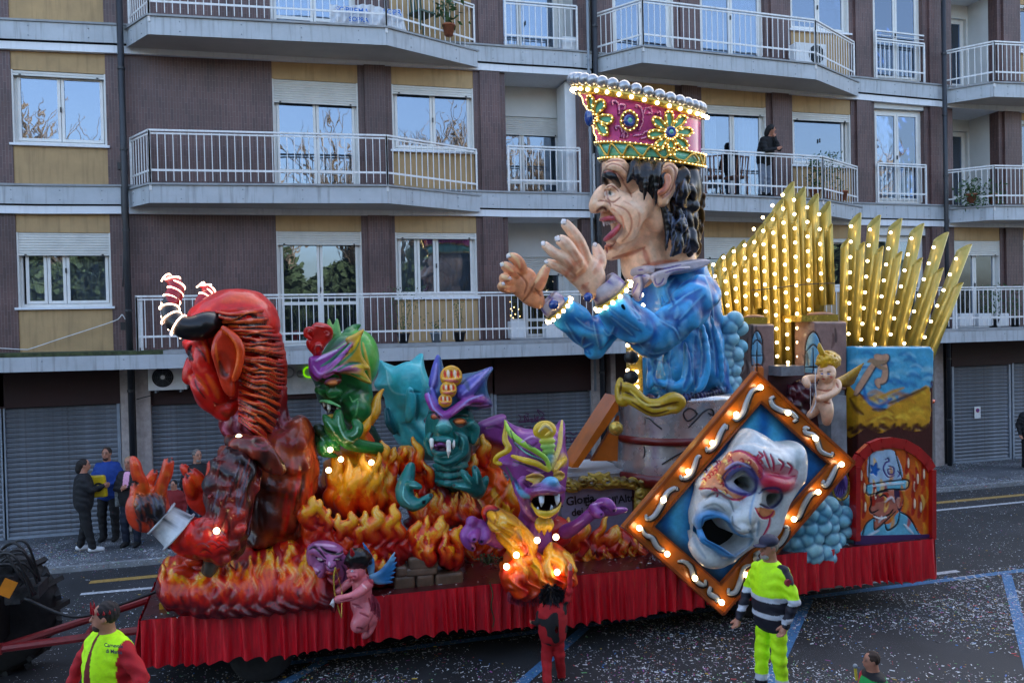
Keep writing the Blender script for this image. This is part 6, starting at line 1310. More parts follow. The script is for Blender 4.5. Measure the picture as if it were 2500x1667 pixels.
for x, y, dx, h, r, d in ((960,1200,-60,240,34,.2),(1040,1330,-60,180,30,.3),(1440,1150,0,210,36,.0),(1480,1100,-10,110,24,.0),(1360,1250,20,160,26,.1),(800,1200,-90,140,30,-.1),(840,1130,0,90,22,.1)): tongue(f, x, y, dx, h, r, d)
for i in range(18): x = rg.uniform(890, 1400); tongue(f, x, 1640-rg.uniform(0, 60), rg.uniform(-40, 40), rg.uniform(140, 240), rg.uniform(20, 32), .4-.0012*abs(x-1150), rg.choice((-1, 1)))
z0, z1 = TF.p(0, 1660)[2], TF.p(0, 1000)[2]; f.build('flame_body', bd, post=flame_post(z0, z1, (3, 0, .4), 2, .0, g=f))
# ================================================================ PURPLE DEMON leaning over the skirt
PF = Frame(1100, 980, 3.0145, 9.75)
pdm = empty('purple_demon', PF.p(640, 1300), 'purple demon with yellow striped brow, open fanged mouth and reaching hands over the skirt', 'statue')
VP, VPD, VPL = c_(140, 66, 142), c_(62, 20, 74), c_(206, 150, 204); GRN, YEL, CYN = c_(150, 196, 60), c_(220, 180, 40), c_(90, 170, 210)
f = Fig(PF, .019)
f.o([(395,130),(430,150),(500,185),(620,205),(760,195),(800,160),(822,132),(832,200),(834,330),(852,420),(834,520),(830,640),(828,700),(795,770),(752,850),(640,905),(560,850),(500,720),(470,640),(440,560),(380,500),(330,450),(320,430),(375,400),(410,330),(405,230)], .1, 110, 1.5, VP, k=.05)
f.e((640, 500, .3), (190, 260, 120), VP, k=.15); f.e((640, 780, .35), (120, 110, 100), VP, k=.1)
f.t([(398,135,.3),(440,230,.55),(520,300,.68),(620,360,.72),(700,420,.74),(730,500,.74)], [6, 18, 19, 17, 15, 10], GRN, k=.02); f.t([(450,400,.5),(540,430,.66),(640,460,.72),(720,510,.74)], [10, 19, 19, 11], YEL, k=.02)
f.t([(410,160,.35),(400,280,.4),(430,350,.45),(350,400,.4),(325,440,.35),(370,460,.4)], [8, 17, 16, 14, 8, 12], YEL, k=.03); f.t([(822,135,.4),(810,230,.5),(800,330,.6),(770,420,.7),(745,500,.72)], [6, 15, 16, 14, 10], c_(226, 190, 90), k=.02); f.t([(850,420,.4),(800,460,.6),(760,510,.7)], [12, 22, 12], YEL, k=.02)
f.e((692, 212, .66), (84, 68, 34), YEL, k=.015); f.t([(650,230,.76),(690,170,.8),(740,210,.76),(700,250,.78)], [10, 13, 12, 9], c_(236, 200, 80), k=.01)
for y, r, cl in ((290, 62, c_(190, 206, 70)), (330, 56, c_(150, 200, 110)), (368, 46, GRN), (405, 30, CYN), (440, 20, CYN), (480, 18, VPD)): f.e((712+(y-290)*.13, y, .68), (r, 26, 26), cl, k=.008)
for x, y, rx in ((625, 560, 66), (800, 545, 40)): f.e((x, y, .66), (rx, 34, 34), VPD, k=.02); f.e((x, y+2, .72), (rx*.75, 21, 24), c_(200, 170, 80), k=.006); f.t([(x-rx,y+10,.7),(x,y+28,.76),(x+rx*.9,y+6,.7)], [8, 12, 8], YEL, k=.01); f.t([(x-rx,y-8,.72),(x,y-26,.78),(x+rx*.9,y-10,.74)], [8, 12, 8], c_(210, 150, 60), k=.01)
f.e((738, 590, .84), (52, 36, 56), CYN, k=.04); f.e((700, 605, .82), (34, 26, 36), CYN, k=.03); f.e((770, 605, .82), (26, 22, 36), CYN, k=.03)
for x in (712, 762): f.e((x, 608, 1.0), (14, 11, 18), c_(20, 60, 90), sub=True, k=.015)
f.t([(560,680,.6),(620,650,.76),(700,640,.86),(780,640,.82),(830,650,.6)], [26, 30, 30, 28, 18], VP, k=.04); f.e((695, 745, .52), (100, 56, 150), c_(30, 8, 14), sub=True, k=.025, ang=-4); f.t([(590,720,.66),(640,690,.8),(720,680,.86),(800,690,.74)], [10, 13, 13, 10], c_(120, 30, 60), k=.01)
f.t([(600,760,.62),(650,810,.78),(710,825,.82),(775,790,.74),(800,740,.66)], [18, 24, 26, 22, 14], YEL, k=.02)
f.fl([(600,715),(650,695),(760,690),(815,705),(800,760),(740,795),(680,800),(620,775)], c_(26, 6, 14), 1)
for st, r in (([(480,640,.4),(540,720,.5),(600,840,.5)], 24), ([(560,620,.6),(520,680,.55),(560,800,.5)], 20), ([(540,560,.6),(520,600,.6),(570,630,.6)], 18)): f.t(st, [r*.5, r, r*.5], VP, k=.05)
for st, r, cl, a in [([(520,300),(600,260),(660,280)], 9, VPL, .7), ([(560,300),(600,330),(640,300)], 10, VPD, .6), ([(440,210),(480,320),(600,390),(700,470)], 6, c_(30, 70, 30), .8), ([(460,440),(560,470),(700,530)], 6, c_(30, 60, 30), .8), ([(470,300),(560,380),(680,430)], 5, c_(120, 210, 190), .8), ([(540,600),(580,630),(660,620)], 9, VPD, .7), ([(480,600),(530,680),(580,700)], 22, CYN, .8), ([(460,560),(500,620)], 12, c_(40, 70, 120), .8), ([(560,500),(620,520),(690,520)], 8, VPL, .6), ([(600,660),(700,650),(800,665)], 6, VPL, .7),
                     ([(500,720),(560,820),(640,890)], 10, VPL, .5), ([(580,740),(620,840),(700,880)], 10, VPD, .6), ([(410,480),(450,560),(440,600)], 9, c_(40, 120, 110), .7), ([(650,220),(700,180),(750,220)], 8, c_(250, 240, 190), .8), ([(760,260),(790,300)], 8, VPL, .6), ([(590,880),(560,960),(600,1030)], 20, VPD, .5)]: f.pt(st, r, cl, a, .7)
f.t([(620,860,.2),(620,960,.25),(640,1050,.3)], [110, 100, 90], VP, k=.06)
f.build('head', pdm); fangs(PF, ((668,684,96,.8,21),(783,680,90,.76,20),(640,806,-38,.74,11),(742,800,-46,.76,12)), pdm, c_(214, 226, 240))
f = Fig(PF, .014)
for dx, L in ((-45, 110), (0, 130), (45, 105)): f.t([(690+dx*.3, 855, .62), (690+dx*.9, 900, .72), (690+dx*.8, 855+L, .66)], [18, 28, 4], c_(190, 150, 40), k=.012)
f.build('goatee', pdm)
f = Fig(PF, .02)
f.o([(250,810),(330,785),(450,830),(520,960),(600,1080),(690,1120),(740,1040),(800,1060),(860,1110),(890,1160),(900,1260),(880,1330),(700,1390),(480,1430),(400,1360),(372,1260),(420,1160),(440,1110),(400,1030),(350,980),(280,930)], .46, 80, 2.6, FL, k=.05, gr=GR)
f.o([(640,880),(760,840),(840,860),(880,930),(870,1020),(800,1070),(720,1120),(600,1090),(540,1000)], .0, 90, 1.5, c_(190, 30, 30), k=.05)
for pts, r in [([(480,1420,.45),(420,1280,.6),(520,1160,.62),(600,1060,.6),(520,940,.55),(430,860,.5),(330,830,.45),(290,850,.4)], [50, 50, 44, 40, 36, 36, 34, 14]), ([(560,1420,.6),(600,1280,.72),(520,1200,.7),(470,1100,.6),(380,1000,.5),(300,920,.4)], [50, 50, 40, 30, 34, 20]), ([(650,1420,.62),(660,1300,.72),(600,1180,.7),(560,1050,.6)], [40, 44, 36, 10]), ([(760,1370,.55),(840,1260,.66),(800,1160,.66),(720,1120,.6),(740,1040,.55)], [50, 54, 50, 36, 10]), ([(860,1340,.4),(880,1250,.5),(860,1150,.5),(800,1090,.5)], [36, 40, 34, 14]), ([(700,1390,.6),(720,1300,.7),(700,1200,.72),(740,1120,.66)], [36, 36, 30, 8])]:
    f.t(pts, r, FL, k=.02); P = np.array([[*f.P(p)[[0, 2]], f.f.m(q)] for p, q in zip(pts, r)]); f.tongs = getattr(f, 'tongs', [])+[catmull(P, 3)]
f.t([(300,860,.5),(265,830,.48),(275,795,.46),(320,800,.5),(318,840,.52)], [26, 28, 26, 22, 14], c_(222, 90, 40), k=.03)
z0, z1 = PF.p(0, 1430)[2], PF.p(0, 800)[2]; f.build('flame_body', pdm, post=flame_post(z0, z1, g=f, seed=9, hue=.1))
f = Fig(PF, .016)
f.t([(370,1030,.35),(310,1000,.4),(250,960,.45)], [44, 46, 50], VP, k=.05); f.e((200, 940, .45), (86, 70, 60), VP, k=.06)
f.t([(150,930,.5),(110,980,.58),(130,1040,.6),(165,1080,.6)], [38, 34, 28, 16], VP, k=.03); f.t([(190,970,.55),(170,1000,.68),(172,1012,.72)], [34, 26, 16], VP, k=.03); f.t([(260,950,.5),(262,1000,.62),(225,1030,.64)], [36, 32, 16], VP, k=.03); f.t([(170,890,.45),(150,880,.5),(140,900,.55)], [34, 28, 16], VP, k=.03)
for q in ((160,1080),(172,1012),(225,1030)): f.pt([q, (q[0]+4, q[1]+6)], 16, (.01,.008,.012), 1)
f.build('clawed_hand', pdm); f = Fig(PF, .016)
f.t([(840,960,.3),(900,930,.4),(970,880,.5),(1040,820,.55)], [44, 36, 30, 34], VP, k=.05); f.e((1100, 790, .55), (80, 62, 60), VP, k=.05); f.t([(1130,800,.6),(1200,805,.66),(1290,795,.66)], [34, 26, 15], VP, k=.03); f.t([(1100,750,.6),(1150,740,.7),(1185,770,.74),(1200,800,.74)], [34, 26, 22, 12], VP, k=.03); f.t([(1050,780,.6),(1080,820,.7),(1110,830,.74)], [30, 28, 16], VP, k=.03)
for q in ((1200,802),(1108,830)): f.pt([q, (q[0]+4, q[1]+4)], 12, (.01,.008,.012), 1)
for st in ([(130,960),(120,1030)], [(1040,760),(1120,740)], [(900,920),(980,870)], [(1210,790),(1270,788)]): f.pt(st, 7, VPL, .8, .8)
f.build('clawed_hand', pdm)
fr_m = mat('dark_pink_fringe', (.25, .015, .04), .6, var=.3, vscale=30)
def fringe(fr, pts, L, parent, n=220, name='fringe', m_=None):
    B = MB(); P = catmull(pts, 8); rg = random.Random(3)
    for i in range(n):
        u = rg.random()*(len(P)-1); j = min(int(u), len(P)-2); x, y = P[j]+(P[j+1]-P[j])*(u-j); dep = .52+rg.uniform(-.12, .1); l_ = L*rg.uniform(.6, 1)
        a, b = fr.p(x, y, dep), fr.p(x+rg.uniform(-14, 14), y+l_, dep+.02); m = (a+b)/2+np.array([rg.uniform(-.01, .01), -.02, 0]); B.tube([a, m, b], [.006, .005, .003], 3, False)
    return tag(B.build(name, m_ or fr_m, parent), kind='stuff')
fringe(PF, [(420,1395),(560,1425),(700,1390),(900,1310)], 90, pdm)
# its back plate behind (seen violet between heads)
f = Fig(Frame(1100, 980, 3.0145, 10.9), .024); f.o([(200,170),(260,130),(400,95),(390,240),(410,330),(300,310),(210,260)], 0, 50, 2, VP, k=.03); f.pt([(250,200),(320,180),(380,200)], 9, VPD, .6); f.o([(265,370),(340,240),(400,300),(400,420),(380,520),(265,560)], -.05, 30, 2, c_(206, 110, 30), k=.02); f.build('ear_plate', pdm)
bulbs(pdm, [PF.p(x, y, .86) for x, y in ((637,1020),(776,996),(484,1128),(784,1254))]+[PF.p(412, 1213, .7)], .036)

# flames with the gold framed sign
f = Fig(Frame(1100, 980, 3.0145, 10.35), .02); f.o([(860,900),(960,960),(1050,1020),(1150,1000),(1230,930),(1300,960),(1400,1040),(1425,1120),(1410,1200),(1300,1240),(930,1255),(860,1180)], 0, 60, 2.4, FL, k=.05, gr=GR)
for x, y, dx, h, r in ((960,1080,60,230,30),(1090,1080,70,250,26),(1060,1060,40,130,24),(1130,1080,100,170,26),(1200,1060,30,140,30),(880,1100,-10,250,26),(1260,1120,-30,130,26),(1340,1120,20,130,26),(1390,1160,-10,130,24)): tongue(f, x, y, dx, h, r, .12, 1 if r > 25 else -1)
for i in range(18): x = rg.uniform(890, 1400); tongue(f, x, 1240, rg.uniform(-30, 30), rg.uniform(120, 200), rg.uniform(18, 30), .1, rg.choice((-1, 1)))
fl2 = empty('flame_group', f.P((1150, 1240)), 'low flames licking up in front of the gold framed sign', 'flames'); f.build('flame_mass', fl2, post=flame_post(f.P((0,1250))[2], f.P((0,860))[2], g=f, seed=5))
f = Fig(Frame(1100, 980, 3.0145, 10.9), .022); f.o([(90,900),(130,760),(250,500),(330,480),(400,540),(480,740),(500,900),(480,1260),(100,1255)], 0, 110, 1.6, FL, k=.05, gr=GR)
for i in range(22): x = rg.uniform(120, 470); tongue(f, x, 1250-rg.uniform(0, 420), rg.uniform(-50, 50), rg.uniform(200, 320), rg.uniform(22, 36), .2, rg.choice((-1, 1)))
f.build('flame_mass', fl2, post=flame_post(f.P((0,1350))[2], f.P((0,450))[2], g=f, seed=6, hue=-.05))
f = Fig(Frame(280, 1000, 3.0154, 11.3), .026); f.o([(1360,600),(1480,500),(1560,480),(1700,520),(1800,900),(1780,1100),(1400,1100)], 0, 90, 1.5, FL, k=.05, gr=GR); f.build('flame_mass', fl2, post=flame_post(DZ, 2.6, g=f, seed=8, hue=-.25))
SF = Frame(1100, 980, 3.0145, 10.75); sg = empty('framed_sign', SF.p(1080, 1000), 'grey sign board lettered in black inside a carved gold frame, beside the purple demon', 'sign')
a, b = SF.p(815, 650), SF.p(1345, 1100); MB().box(a[0], b[0], a[1], a[1]+.05, b[2], a[2]).build('board', mat('lilac_grey_board', lin((132, 128, 150)), .5, var=.25, vscale=2), sg)
lm = mat('black_brush_lettering', (.008, .008, .01), .5)
for tx, x, y, s_, dl in (('.. Gloria', 925, 728, .165, 0), ("Eterna", 1085, 728, .15, 0), ("nell'Alto", 1240, 722, .15, 0), ('dei Cieli', 1010, 800, .145, 0)):
    me = text_mesh(tx, s_, .002, True); me.transform(Matrix.Shear('XY', 4, (.15, 0)) if False else Matrix.Identity(4)); me.transform(Matrix.Rotation(math.radians(90), 4, 'X') @ Matrix.Rotation(math.radians(4), 4, 'Z')); o = link('lettering', me, lm); o.parent = sg; p = SF.p(x, y, .01); o.location = Vector([float(v) for v in p])-sg.location
f = Fig(Frame(1100, 980, 3.0145, 10.68), .015); GD, GDD = c_(176, 150, 60), c_(90, 66, 16)
def scroll(x, y, r, s_=1, w_=16):
    P = [(x+s_*r*(1-t*.75)*math.cos(t*9), y-r*(1-t*.75)*math.sin(t*9), .06+.05*t) for t in np.linspace(0, 1, 12)]; f.t(P, [w_*(1-.4*i/12) for i in range(12)], GD, n=2, k=.012, col2=GDD)
for x, y, r, s_ in ((860,600,34,1),(910,620,38,-1),(975,590,34,1),(1040,590,44,1),(1150,590,44,-1),(1215,590,32,1),(1275,590,30,-1),(1335,600,36,1),(1400,680,40,1),(1400,760,36,-1),(1385,840,34,1),(1370,920,30,-1),(1420,600,30,1),(1470,640,24,-1)): scroll(x, y, r, s_)
f.t([(820,640),(900,650),(1000,620),(1100,630),(1200,620),(1300,620),(1380,640),(1370,720),(1365,850),(1350,980)], [16, 20, 18, 22, 18, 20, 24, 20, 18, 16], GD, k=.02); f.o([(1010,520),(1060,530),(1095,515),(1130,530),(1170,515),(1160,560),(1095,585),(1030,560)], .06, 14, 1.6, GD, k=.02)
for i in range(50): x = rg.uniform(840, 1430); y = rg.uniform(540, 660) if x < 1330 else rg.uniform(600, 950); f.pt([(x, y), (x+16, y+12)], 6, GDD, .8, .9)
f.build('gold_frame', sg)
wt = Frame(1100, 980, 3.0145, 11.0); a, b = wt.p(830, 545, -.0), wt.p(1285, 550); hz = a[2]
tb = empty('white_box', ((a[0]+b[0])/2, 11.2, DZ), 'white painted plywood box behind the gold framed sign', 'box'); c1 = onZ(*(1100+845/3.0145, 980+480/3.0145), hz+.02)
MB().box(a[0]-.1, b[0], 11.0, 12.0, DZ, hz-.02).build('box_side', mat('white_box_paint', (.42, .42, .44), .6, var=.15, streak=((.2, .18, .16), .4)), tb); MB().box(a[0]-.13, b[0]+.03, 10.97, 12.03, hz-.018, hz+.03).build('box_lid', mat('white_lid_paint', (.5, .5, .52), .6, var=.12), tb)

# ================================================================ BARREL THE KING STANDS IN
BF = Frame(1420, 880, 2.45, 11.0); bl = empty('barrel_pedestal', (BF.p(580, 700)[0], 11.2, DZ), 'silver painted barrel pedestal with black scrolls, maroon hoops and a gold collar', 'pedestal')
cxb = BF.p(575, 400)[0]; BY = 11.1; silver = mat('wrinkled_silver_paint', (.56, .55, .56), .27, metal=.65, coat=.3, var=.2, vscale=2.5, bump=.6, bscale=7)
def bz(y): return BF.p(300, y, .0)[2]
rb = lambda y: np.interp(y, [130, 250, 420, 490, 620, 720], [.93, .90, .87, .88, .91, .87])
ys = np.linspace(215, 690, 22); MB().lathe((cxb, BY, 0), [(rb(y), bz(y)) for y in ys[::-1]], 64).build('body', silver, bl, True)
for y0, y1 in ((440, 480), (655, 725)): MB().lathe((cxb, BY, 0), [(rb(y1)-.02, bz(y1)), (rb(y1)+.05, bz(y1)), (rb(y0)+.05, bz(y0)), (rb(y0)-.02, bz(y0))], 64).build('hoop', mat('maroon_hoop', lin((110, 26, 24)), .35, coat=.3), bl, True)
MB().lathe((cxb, BY, 0), [(.8, DZ), (.8, bz(720))], 40).build('base', mat('base_paint', lin((90, 30, 26)), .5), bl)
def barp(x, y, o=0.012):   # photo pixel on the barrel's front
    X = BF.p(x, y, .0); d = _u*0; r = rb(y)+o
    for _ in range(6):
        yy = BY-math.sqrt(max(r*r-(X[0]-cxb)**2, .0004)); X = onY(BF.x0+x/BF.sc, BF.y0+y/BF.sc, yy)
    return X
blk = mat('black_scroll_paint', (.012, .012, .016), .4)
for st in ([(305,340),(270,370),(262,310),(300,285),(330,320),(310,345)], [(345,355),(380,350),(375,390),(345,375),(350,340),(400,345),(440,380),(480,410)], [(620,350),(610,310),(650,285),(690,320),(640,360),(612,340)], [(640,400),(690,350),(740,300),(780,290),(790,325),(760,315)], [(285,560),(275,500),(330,480),(375,520),(370,580),(320,600)], [(320,540),(300,515),(330,505)], [(480,620),(560,570),(620,545),(600,600),(585,570)], [(240,580),(262,520)]): MB().tube([barp(x, y) for x, y in catmull(st, 6)], .011, 6).build('painted_scroll', blk, bl, True)
f = Fig(Frame(1420, 880, 2.45, 9.95), .018); G2 = c_(186, 152, 34)
f.t([(232,115,.0),(222,170,.0),(235,235,.02),(262,240,.05),(275,190,.05),(262,165,.06)], [14, 20, 26, 24, 18, 12], G2, k=.03); f.t([(240,150,.05),(300,170,.12),(380,250,.18),(460,260,.2),(540,225,.18),(590,250,.16),(560,300,.16)], [15, 22, 26, 27, 31, 28, 16], G2, k=.04); f.t([(260,225,.1),(330,260,.16),(420,305,.2),(500,300,.2),(560,290,.16)], [16, 20, 23, 21, 15], G2, k=.04)
for st in ([(260,190),(330,220),(430,280),(530,260),(580,250)], [(235,130),(232,200)], [(300,250),(420,320),(520,300)]): f.pt(st, 8, c_(90, 60, 10), .9, .8)
for st in ([(290,180),(380,262),(470,265)],): f.pt(st, 7, c_(240, 216, 110), .8, .8)
f.build('gold_collar', bl)
MB().sphere(BF.p(205, 405, .6), .10, 14, 10).build('gold_knob', M['gold'], bl, True)
# orange frame edge-on, left of the barrel
EF = Frame(1420, 880, 2.45, 11.2); bm = empty('orange_frame', EF.p(110, 580), 'second orange picture frame seen edge-on leaning left of the barrel', 'frame'); og_m = mat('orange_brown_lacquer', lin((186, 98, 22)), .35, coat=.35, var=.2, vscale=3)
def quadbox(name, fr, P, th, m_, parent, dep=0):
    Q = [fr.p(x, y, dep) for x, y in P]; n = len(Q); V = [tuple(q) for q in Q]+[(q[0], q[1]+th, q[2]) for q in Q]
    return MB().add(V, [tuple(range(n))[::-1], tuple(range(n, 2*n))]+[(i, (i+1) % n, n+(i+1) % n, n+i) for i in range(n)]).build(name, m_, parent)
quadbox('rail', EF, [(-60,640),(-20,640),(220,300),(220,210)], .5, og_m, bm, .3); quadbox('plate', EF, [(60,600),(215,600),(225,330)], .08, og_m, bm, .2); quadbox('plate', EF, [(-230,640),(-80,620),(-100,560),(-180,510),(-230,530)], .08, og_m, bm, .1)

# ================================================================ THE TILTED PICTURE FRAME WITH THE MASK
MF = Frame(1420, 880, 2.45, 9.38); mp = empty('mask_picture', MF.p(945, 790), 'huge tilted orange picture frame set with bulbs around a weeping white carnival mask', 'picture')
OUT = [(1050,65),(1640,605),(845,1525),(255,1000)]; IN = [(1073,248),(1482,620),(835,1335),(432,990)]
fm = mat('orange_frame_lacquer', lin((196, 104, 22)), .3, coat=.45, var=.16, vscale=3)
for i in range(4):
    j = (i+1) % 4; quadbox('frame_rail', MF, [OUT[i], OUT[j], IN[j], IN[i]][::-1], .12, fm, mp, 0)
def inset(P, k): c = np.mean(P, 0); return [tuple(c+(np.array(p)-c)*k) for p in P]
for P, w_ in ((OUT, .035), (IN, .022)):
    pts = [MF.p(x, y, .02) for x, y in inset(P, .985 if P is OUT else 1.01)]
    for i in range(4): MB().bar(pts[i], pts[(i+1) % 4], w_, w_).build('moulding', mat('frame_edge', lin((140, 66, 16)), .35, coat=.3), mp)
# blue painted canvas
n = 70; c0 = [np.array(p, float) for p in IN]; V = []; C = []
for i in range(n+1):
    for j in range(n+1):
        u, v = i/n, j/n; q = c0[0]*(1-u)*(1-v)+c0[1]*u*(1-v)+c0[2]*u*v+c0[3]*(1-u)*v; V.append(MF.p(q[0], q[1], -.06)); e = min(u, v, 1-u, 1-v)
        s_ = .5+.5*math.sin(q[0]*.022+2*math.sin(q[0]*.011+q[1]*.001)); a = np.array(c_(20, 104, 178))*(1-s_)+np.array(c_(70, 170, 214))*s_; k = min(1, e*14); C.append(a*k+np.array(c_(14, 44, 66))*(1-k))
F = [(i*(n+1)+j, i*(n+1)+j+1, (i+1)*(n+1)+j+1, (i+1)*(n+1)+j) for i in range(n) for j in range(n)]; put_mesh('canvas', V, F, C, M['sculpt'], mp)
sgm = mat('silver_scroll_paint', lin((176, 180, 180)), .3, coat=.4, var=.1); bkm = mat('scroll_shadow_paint', lin((34, 20, 10)), .4)
SC = [[(905,345),(930,350),(965,310),(985,250),(1020,180),(1070,165)], [(1150,215),(1130,230),(1145,270),(1200,300),(1250,310),(1285,345),(1265,365)], [(1360,405),(1335,400),(1340,430),(1385,445),(1405,480),(1430,540),(1490,565),(1500,545)], [(1540,620),(1520,640),(1490,700),(1460,745),(1440,735),(1450,715)],
      [(1410,785),(1370,800),(1330,860),(1300,930),(1275,950)], [(1210,990),(1230,1000),(1215,1050),(1180,1100),(1130,1130)], [(1070,1140),(1040,1160),(1050,1200),(1030,1180)], [(1010,1220),(970,1240),(950,1310),(920,1380),(880,1390),(880,1360)], [(770,1350),(765,1390),(810,1420),(800,1440)], [(740,1310),(735,1340),(700,1330),(670,1290),(650,1230),(610,1200),(575,1200)],
      [(490,1120),(480,1130),(450,1110),(420,1060),(380,1040),(360,1000)], [(385,920),(390,945),(430,930),(470,870),(510,790),(560,760),(570,775)], [(590,685),(600,705),(640,690),(670,640),(690,580),(710,570)], [(745,515),(755,540),(800,500),(830,430),(860,385),(865,410)]]
for st in SC:
    P = catmull(st, 6); L = len(P); rr = [.012+.022*math.sin(math.pi*min(1, (i+2)/(L+3))) for i in range(L)]
    MB().tube([MF.p(x+5, y+5, .012) for x, y in P], [r*1.35 for r in rr], 7).build('scroll_shadow', bkm, mp, True); MB().tube([MF.p(x, y, .04) for x, y in P], rr, 8).build('scroll', sgm, mp, True)  # dark offset tube paints a drop shadow beneath each silver scroll
bulbs(mp, [MF.p(x, y, .08) for x, y in ((1070,160),(1235,312),(1400,465),(1555,620),(1415,785),(1270,948),(985,1280),(838,1445),(678,1300),(512,1155),(345,1000),(490,832),(637,663),(783,493),(925,322))], .036)
# the mask
hk = mat('shade_plate_black', (.003, .003, .004), .8)  # flat black plates behind the mask openings stand in for the shade inside
for nm, P in (('mouth_shade_plate', [(700,960),(730,920),(785,905),(840,940),(880,1010),(1000,1040),(975,1110),(900,1160),(870,1160),(790,1110),(730,1080),(695,1050)]), ('eye_shade_plate', [(870,705),(930,670),(985,680),(1020,730),(1025,778),(960,785),(900,755)]), ('eye_shade_plate', [(1058,800),(1100,770),(1172,780),(1160,850),(1110,877),(1065,860)])): quadbox(nm, MF, P[::-1], .03, hk, mp, .0)
WM, WMB, WMD = c_(206, 212, 214), c_(70, 150, 210), c_(110, 124, 132); f = Fig(MF, .016)
f.o([(693,790),(700,730),(760,660),(840,590),(890,540),(930,470),(985,405),(1060,430),(1150,482),(1270,480),(1308,560),(1300,700),(1255,770),(1200,860),(1155,1000),(1110,1060),(1060,1085),(985,1112),(900,1170),(860,1205),(790,1216),(712,1190),(672,1110),(655,1000),(665,900)], .1, 110, 1.5, WM, k=.03)
f.t([(1040,760,.42),(1020,850,.5),(990,940,.56)], [40, 44, 50], WM, k=.04); f.e((930, 950, .5), (44, 50, 50), WM, k=.04); f.e((1010, 990, .5), (40, 36, 46), WM, k=.04); f.e((960, 1000, .56), (44, 34, 50), WM, k=.04)
f.t([(730,790,.25),(800,760,.4),(880,800,.42),(930,880,.45)], [20, 26, 26, 18], WM, k=.04); f.t([(700,880,.3),(780,850,.42),(860,880,.44),(880,960,.42)], [20, 30, 28, 20], WM, k=.04); f.t([(700,960,.3),(720,900,.35)], [40, 36], WM, k=.05)
f.t([(840,700,.3),(880,640,.45),(960,600,.5),(1040,660,.48),(1050,740,.42)], [30, 40, 42, 36, 26], c_(110, 110, 180), k=.04); f.t([(870,740,.35),(920,790,.42),(990,790,.42),(1030,760,.4)], [22, 28, 26, 16], c_(110, 110, 180), k=.03)
f.t([(1070,700,.45),(1120,730,.48),(1200,740,.42),(1280,710,.3)], [36, 44, 44, 30], c_(196, 40, 60), k=.04); f.t([(1060,830,.35),(1120,880,.38),(1190,860,.32)], [20, 26, 16], c_(60, 60, 120), k=.03)
f.t([(900,620,.3),(980,560,.4),(1100,600,.42),(1240,620,.3)], [50, 60, 60, 50], WM, k=.06)
f.t([(700,990,.35),(715,940,.38),(770,920,.42),(850,950,.46),(880,1010,.46),(930,1040,.46),(1000,1050,.4)], [18, 24, 26, 26, 24, 22, 16], c_(60, 140, 200), k=.02); f.t([(705,1010,.34),(730,1060,.4),(800,1100,.44),(870,1150,.42),(930,1120,.4),(1000,1060,.36)], [16, 26, 30, 28, 22, 14], c_(60, 140, 200), k=.02)
f.t([(690,1100,.2),(760,1170,.28),(830,1190,.25)], [50, 56, 40], WM, k=.05); f.t([(1050,900,.3),(1060,980,.3),(1030,1060,.28)], [30, 34, 24], WM, k=.05)
BKD = (.004, .004, .006)
def cut(poly, d=.3, k=.015):
    q = np.array([f.f.p(x, y, d)[[0, 2]] for x, y in poly]); f.S.slab(q, MF.Y-d, MF.m(10), 30, BKD, sub=True, k=k)
cut([(712,975),(735,935),(780,922),(830,950),(860,990),(900,1030),(985,1052),(960,1100),(900,1140),(880,1148),(800,1095),(740,1065),(708,1040)]); cut([(880,712),(930,680),(975,690),(1005,730),(1012,765),(960,772),(910,745)]); cut([(1068,800),(1100,780),(1160,790),(1150,840),(1110,865),(1075,850)])
OGG, RDG = c_(230, 130, 30), c_(200, 40, 70)
f.fl([(700,770),(760,660),(840,590),(890,540),(1000,545),(1060,610),(1080,680),(1060,700),(1000,640),(920,640),(860,700),(880,760),(960,800),(1000,800),(940,840),(880,800),(820,770),(760,760)], OGG, .8); f.fl([(1060,560),(1110,640),(1180,620),(1240,640),(1295,660),(1270,740),(1200,760),(1100,750),(1060,700)], RDG, .6); f.fl([(1050,880),(1150,890),(1150,930),(1100,950),(1060,930)], OGG, .85)
rgm = random.Random(4)
for i in range(70):
    x, y = rgm.uniform(700, 1060), rgm.uniform(560, 800); 
    if (x-950)**2+(y-740)**2 < 105**2 or y < 1290-x*.82-40 or y > 830-(x-700)*.0 : continue
    f.pt([(x, y), (x+14, y-10), (x+24, y+6), (x+12, y+14)], 5, (c_(190, 30, 40), c_(250, 210, 120), c_(170, 40, 90))[i % 3], .9, .8)
for st in ([(700,765),(760,765),(820,790),(880,825),(940,830),(1000,800)], [(890,548),(960,540),(1040,600),(1080,690)], [(1060,560),(1050,600),(1090,650)], [(1090,540),(1110,590),(1130,650)], [(1130,560),(1150,610),(1150,660)], [(1180,590),(1210,620),(1190,660)], [(1230,610),(1260,640),(1240,680)], [(1110,700),(1160,680),(1220,700),(1280,690)], [(1060,545),(1085,570),(1060,590)], [(1040,880),(1080,940),(1130,930),(1150,900)], [(1130,930),(1120,990),(1080,1060)]): f.pt(st, 8, (c_(190, 30, 80)), .9, .7)
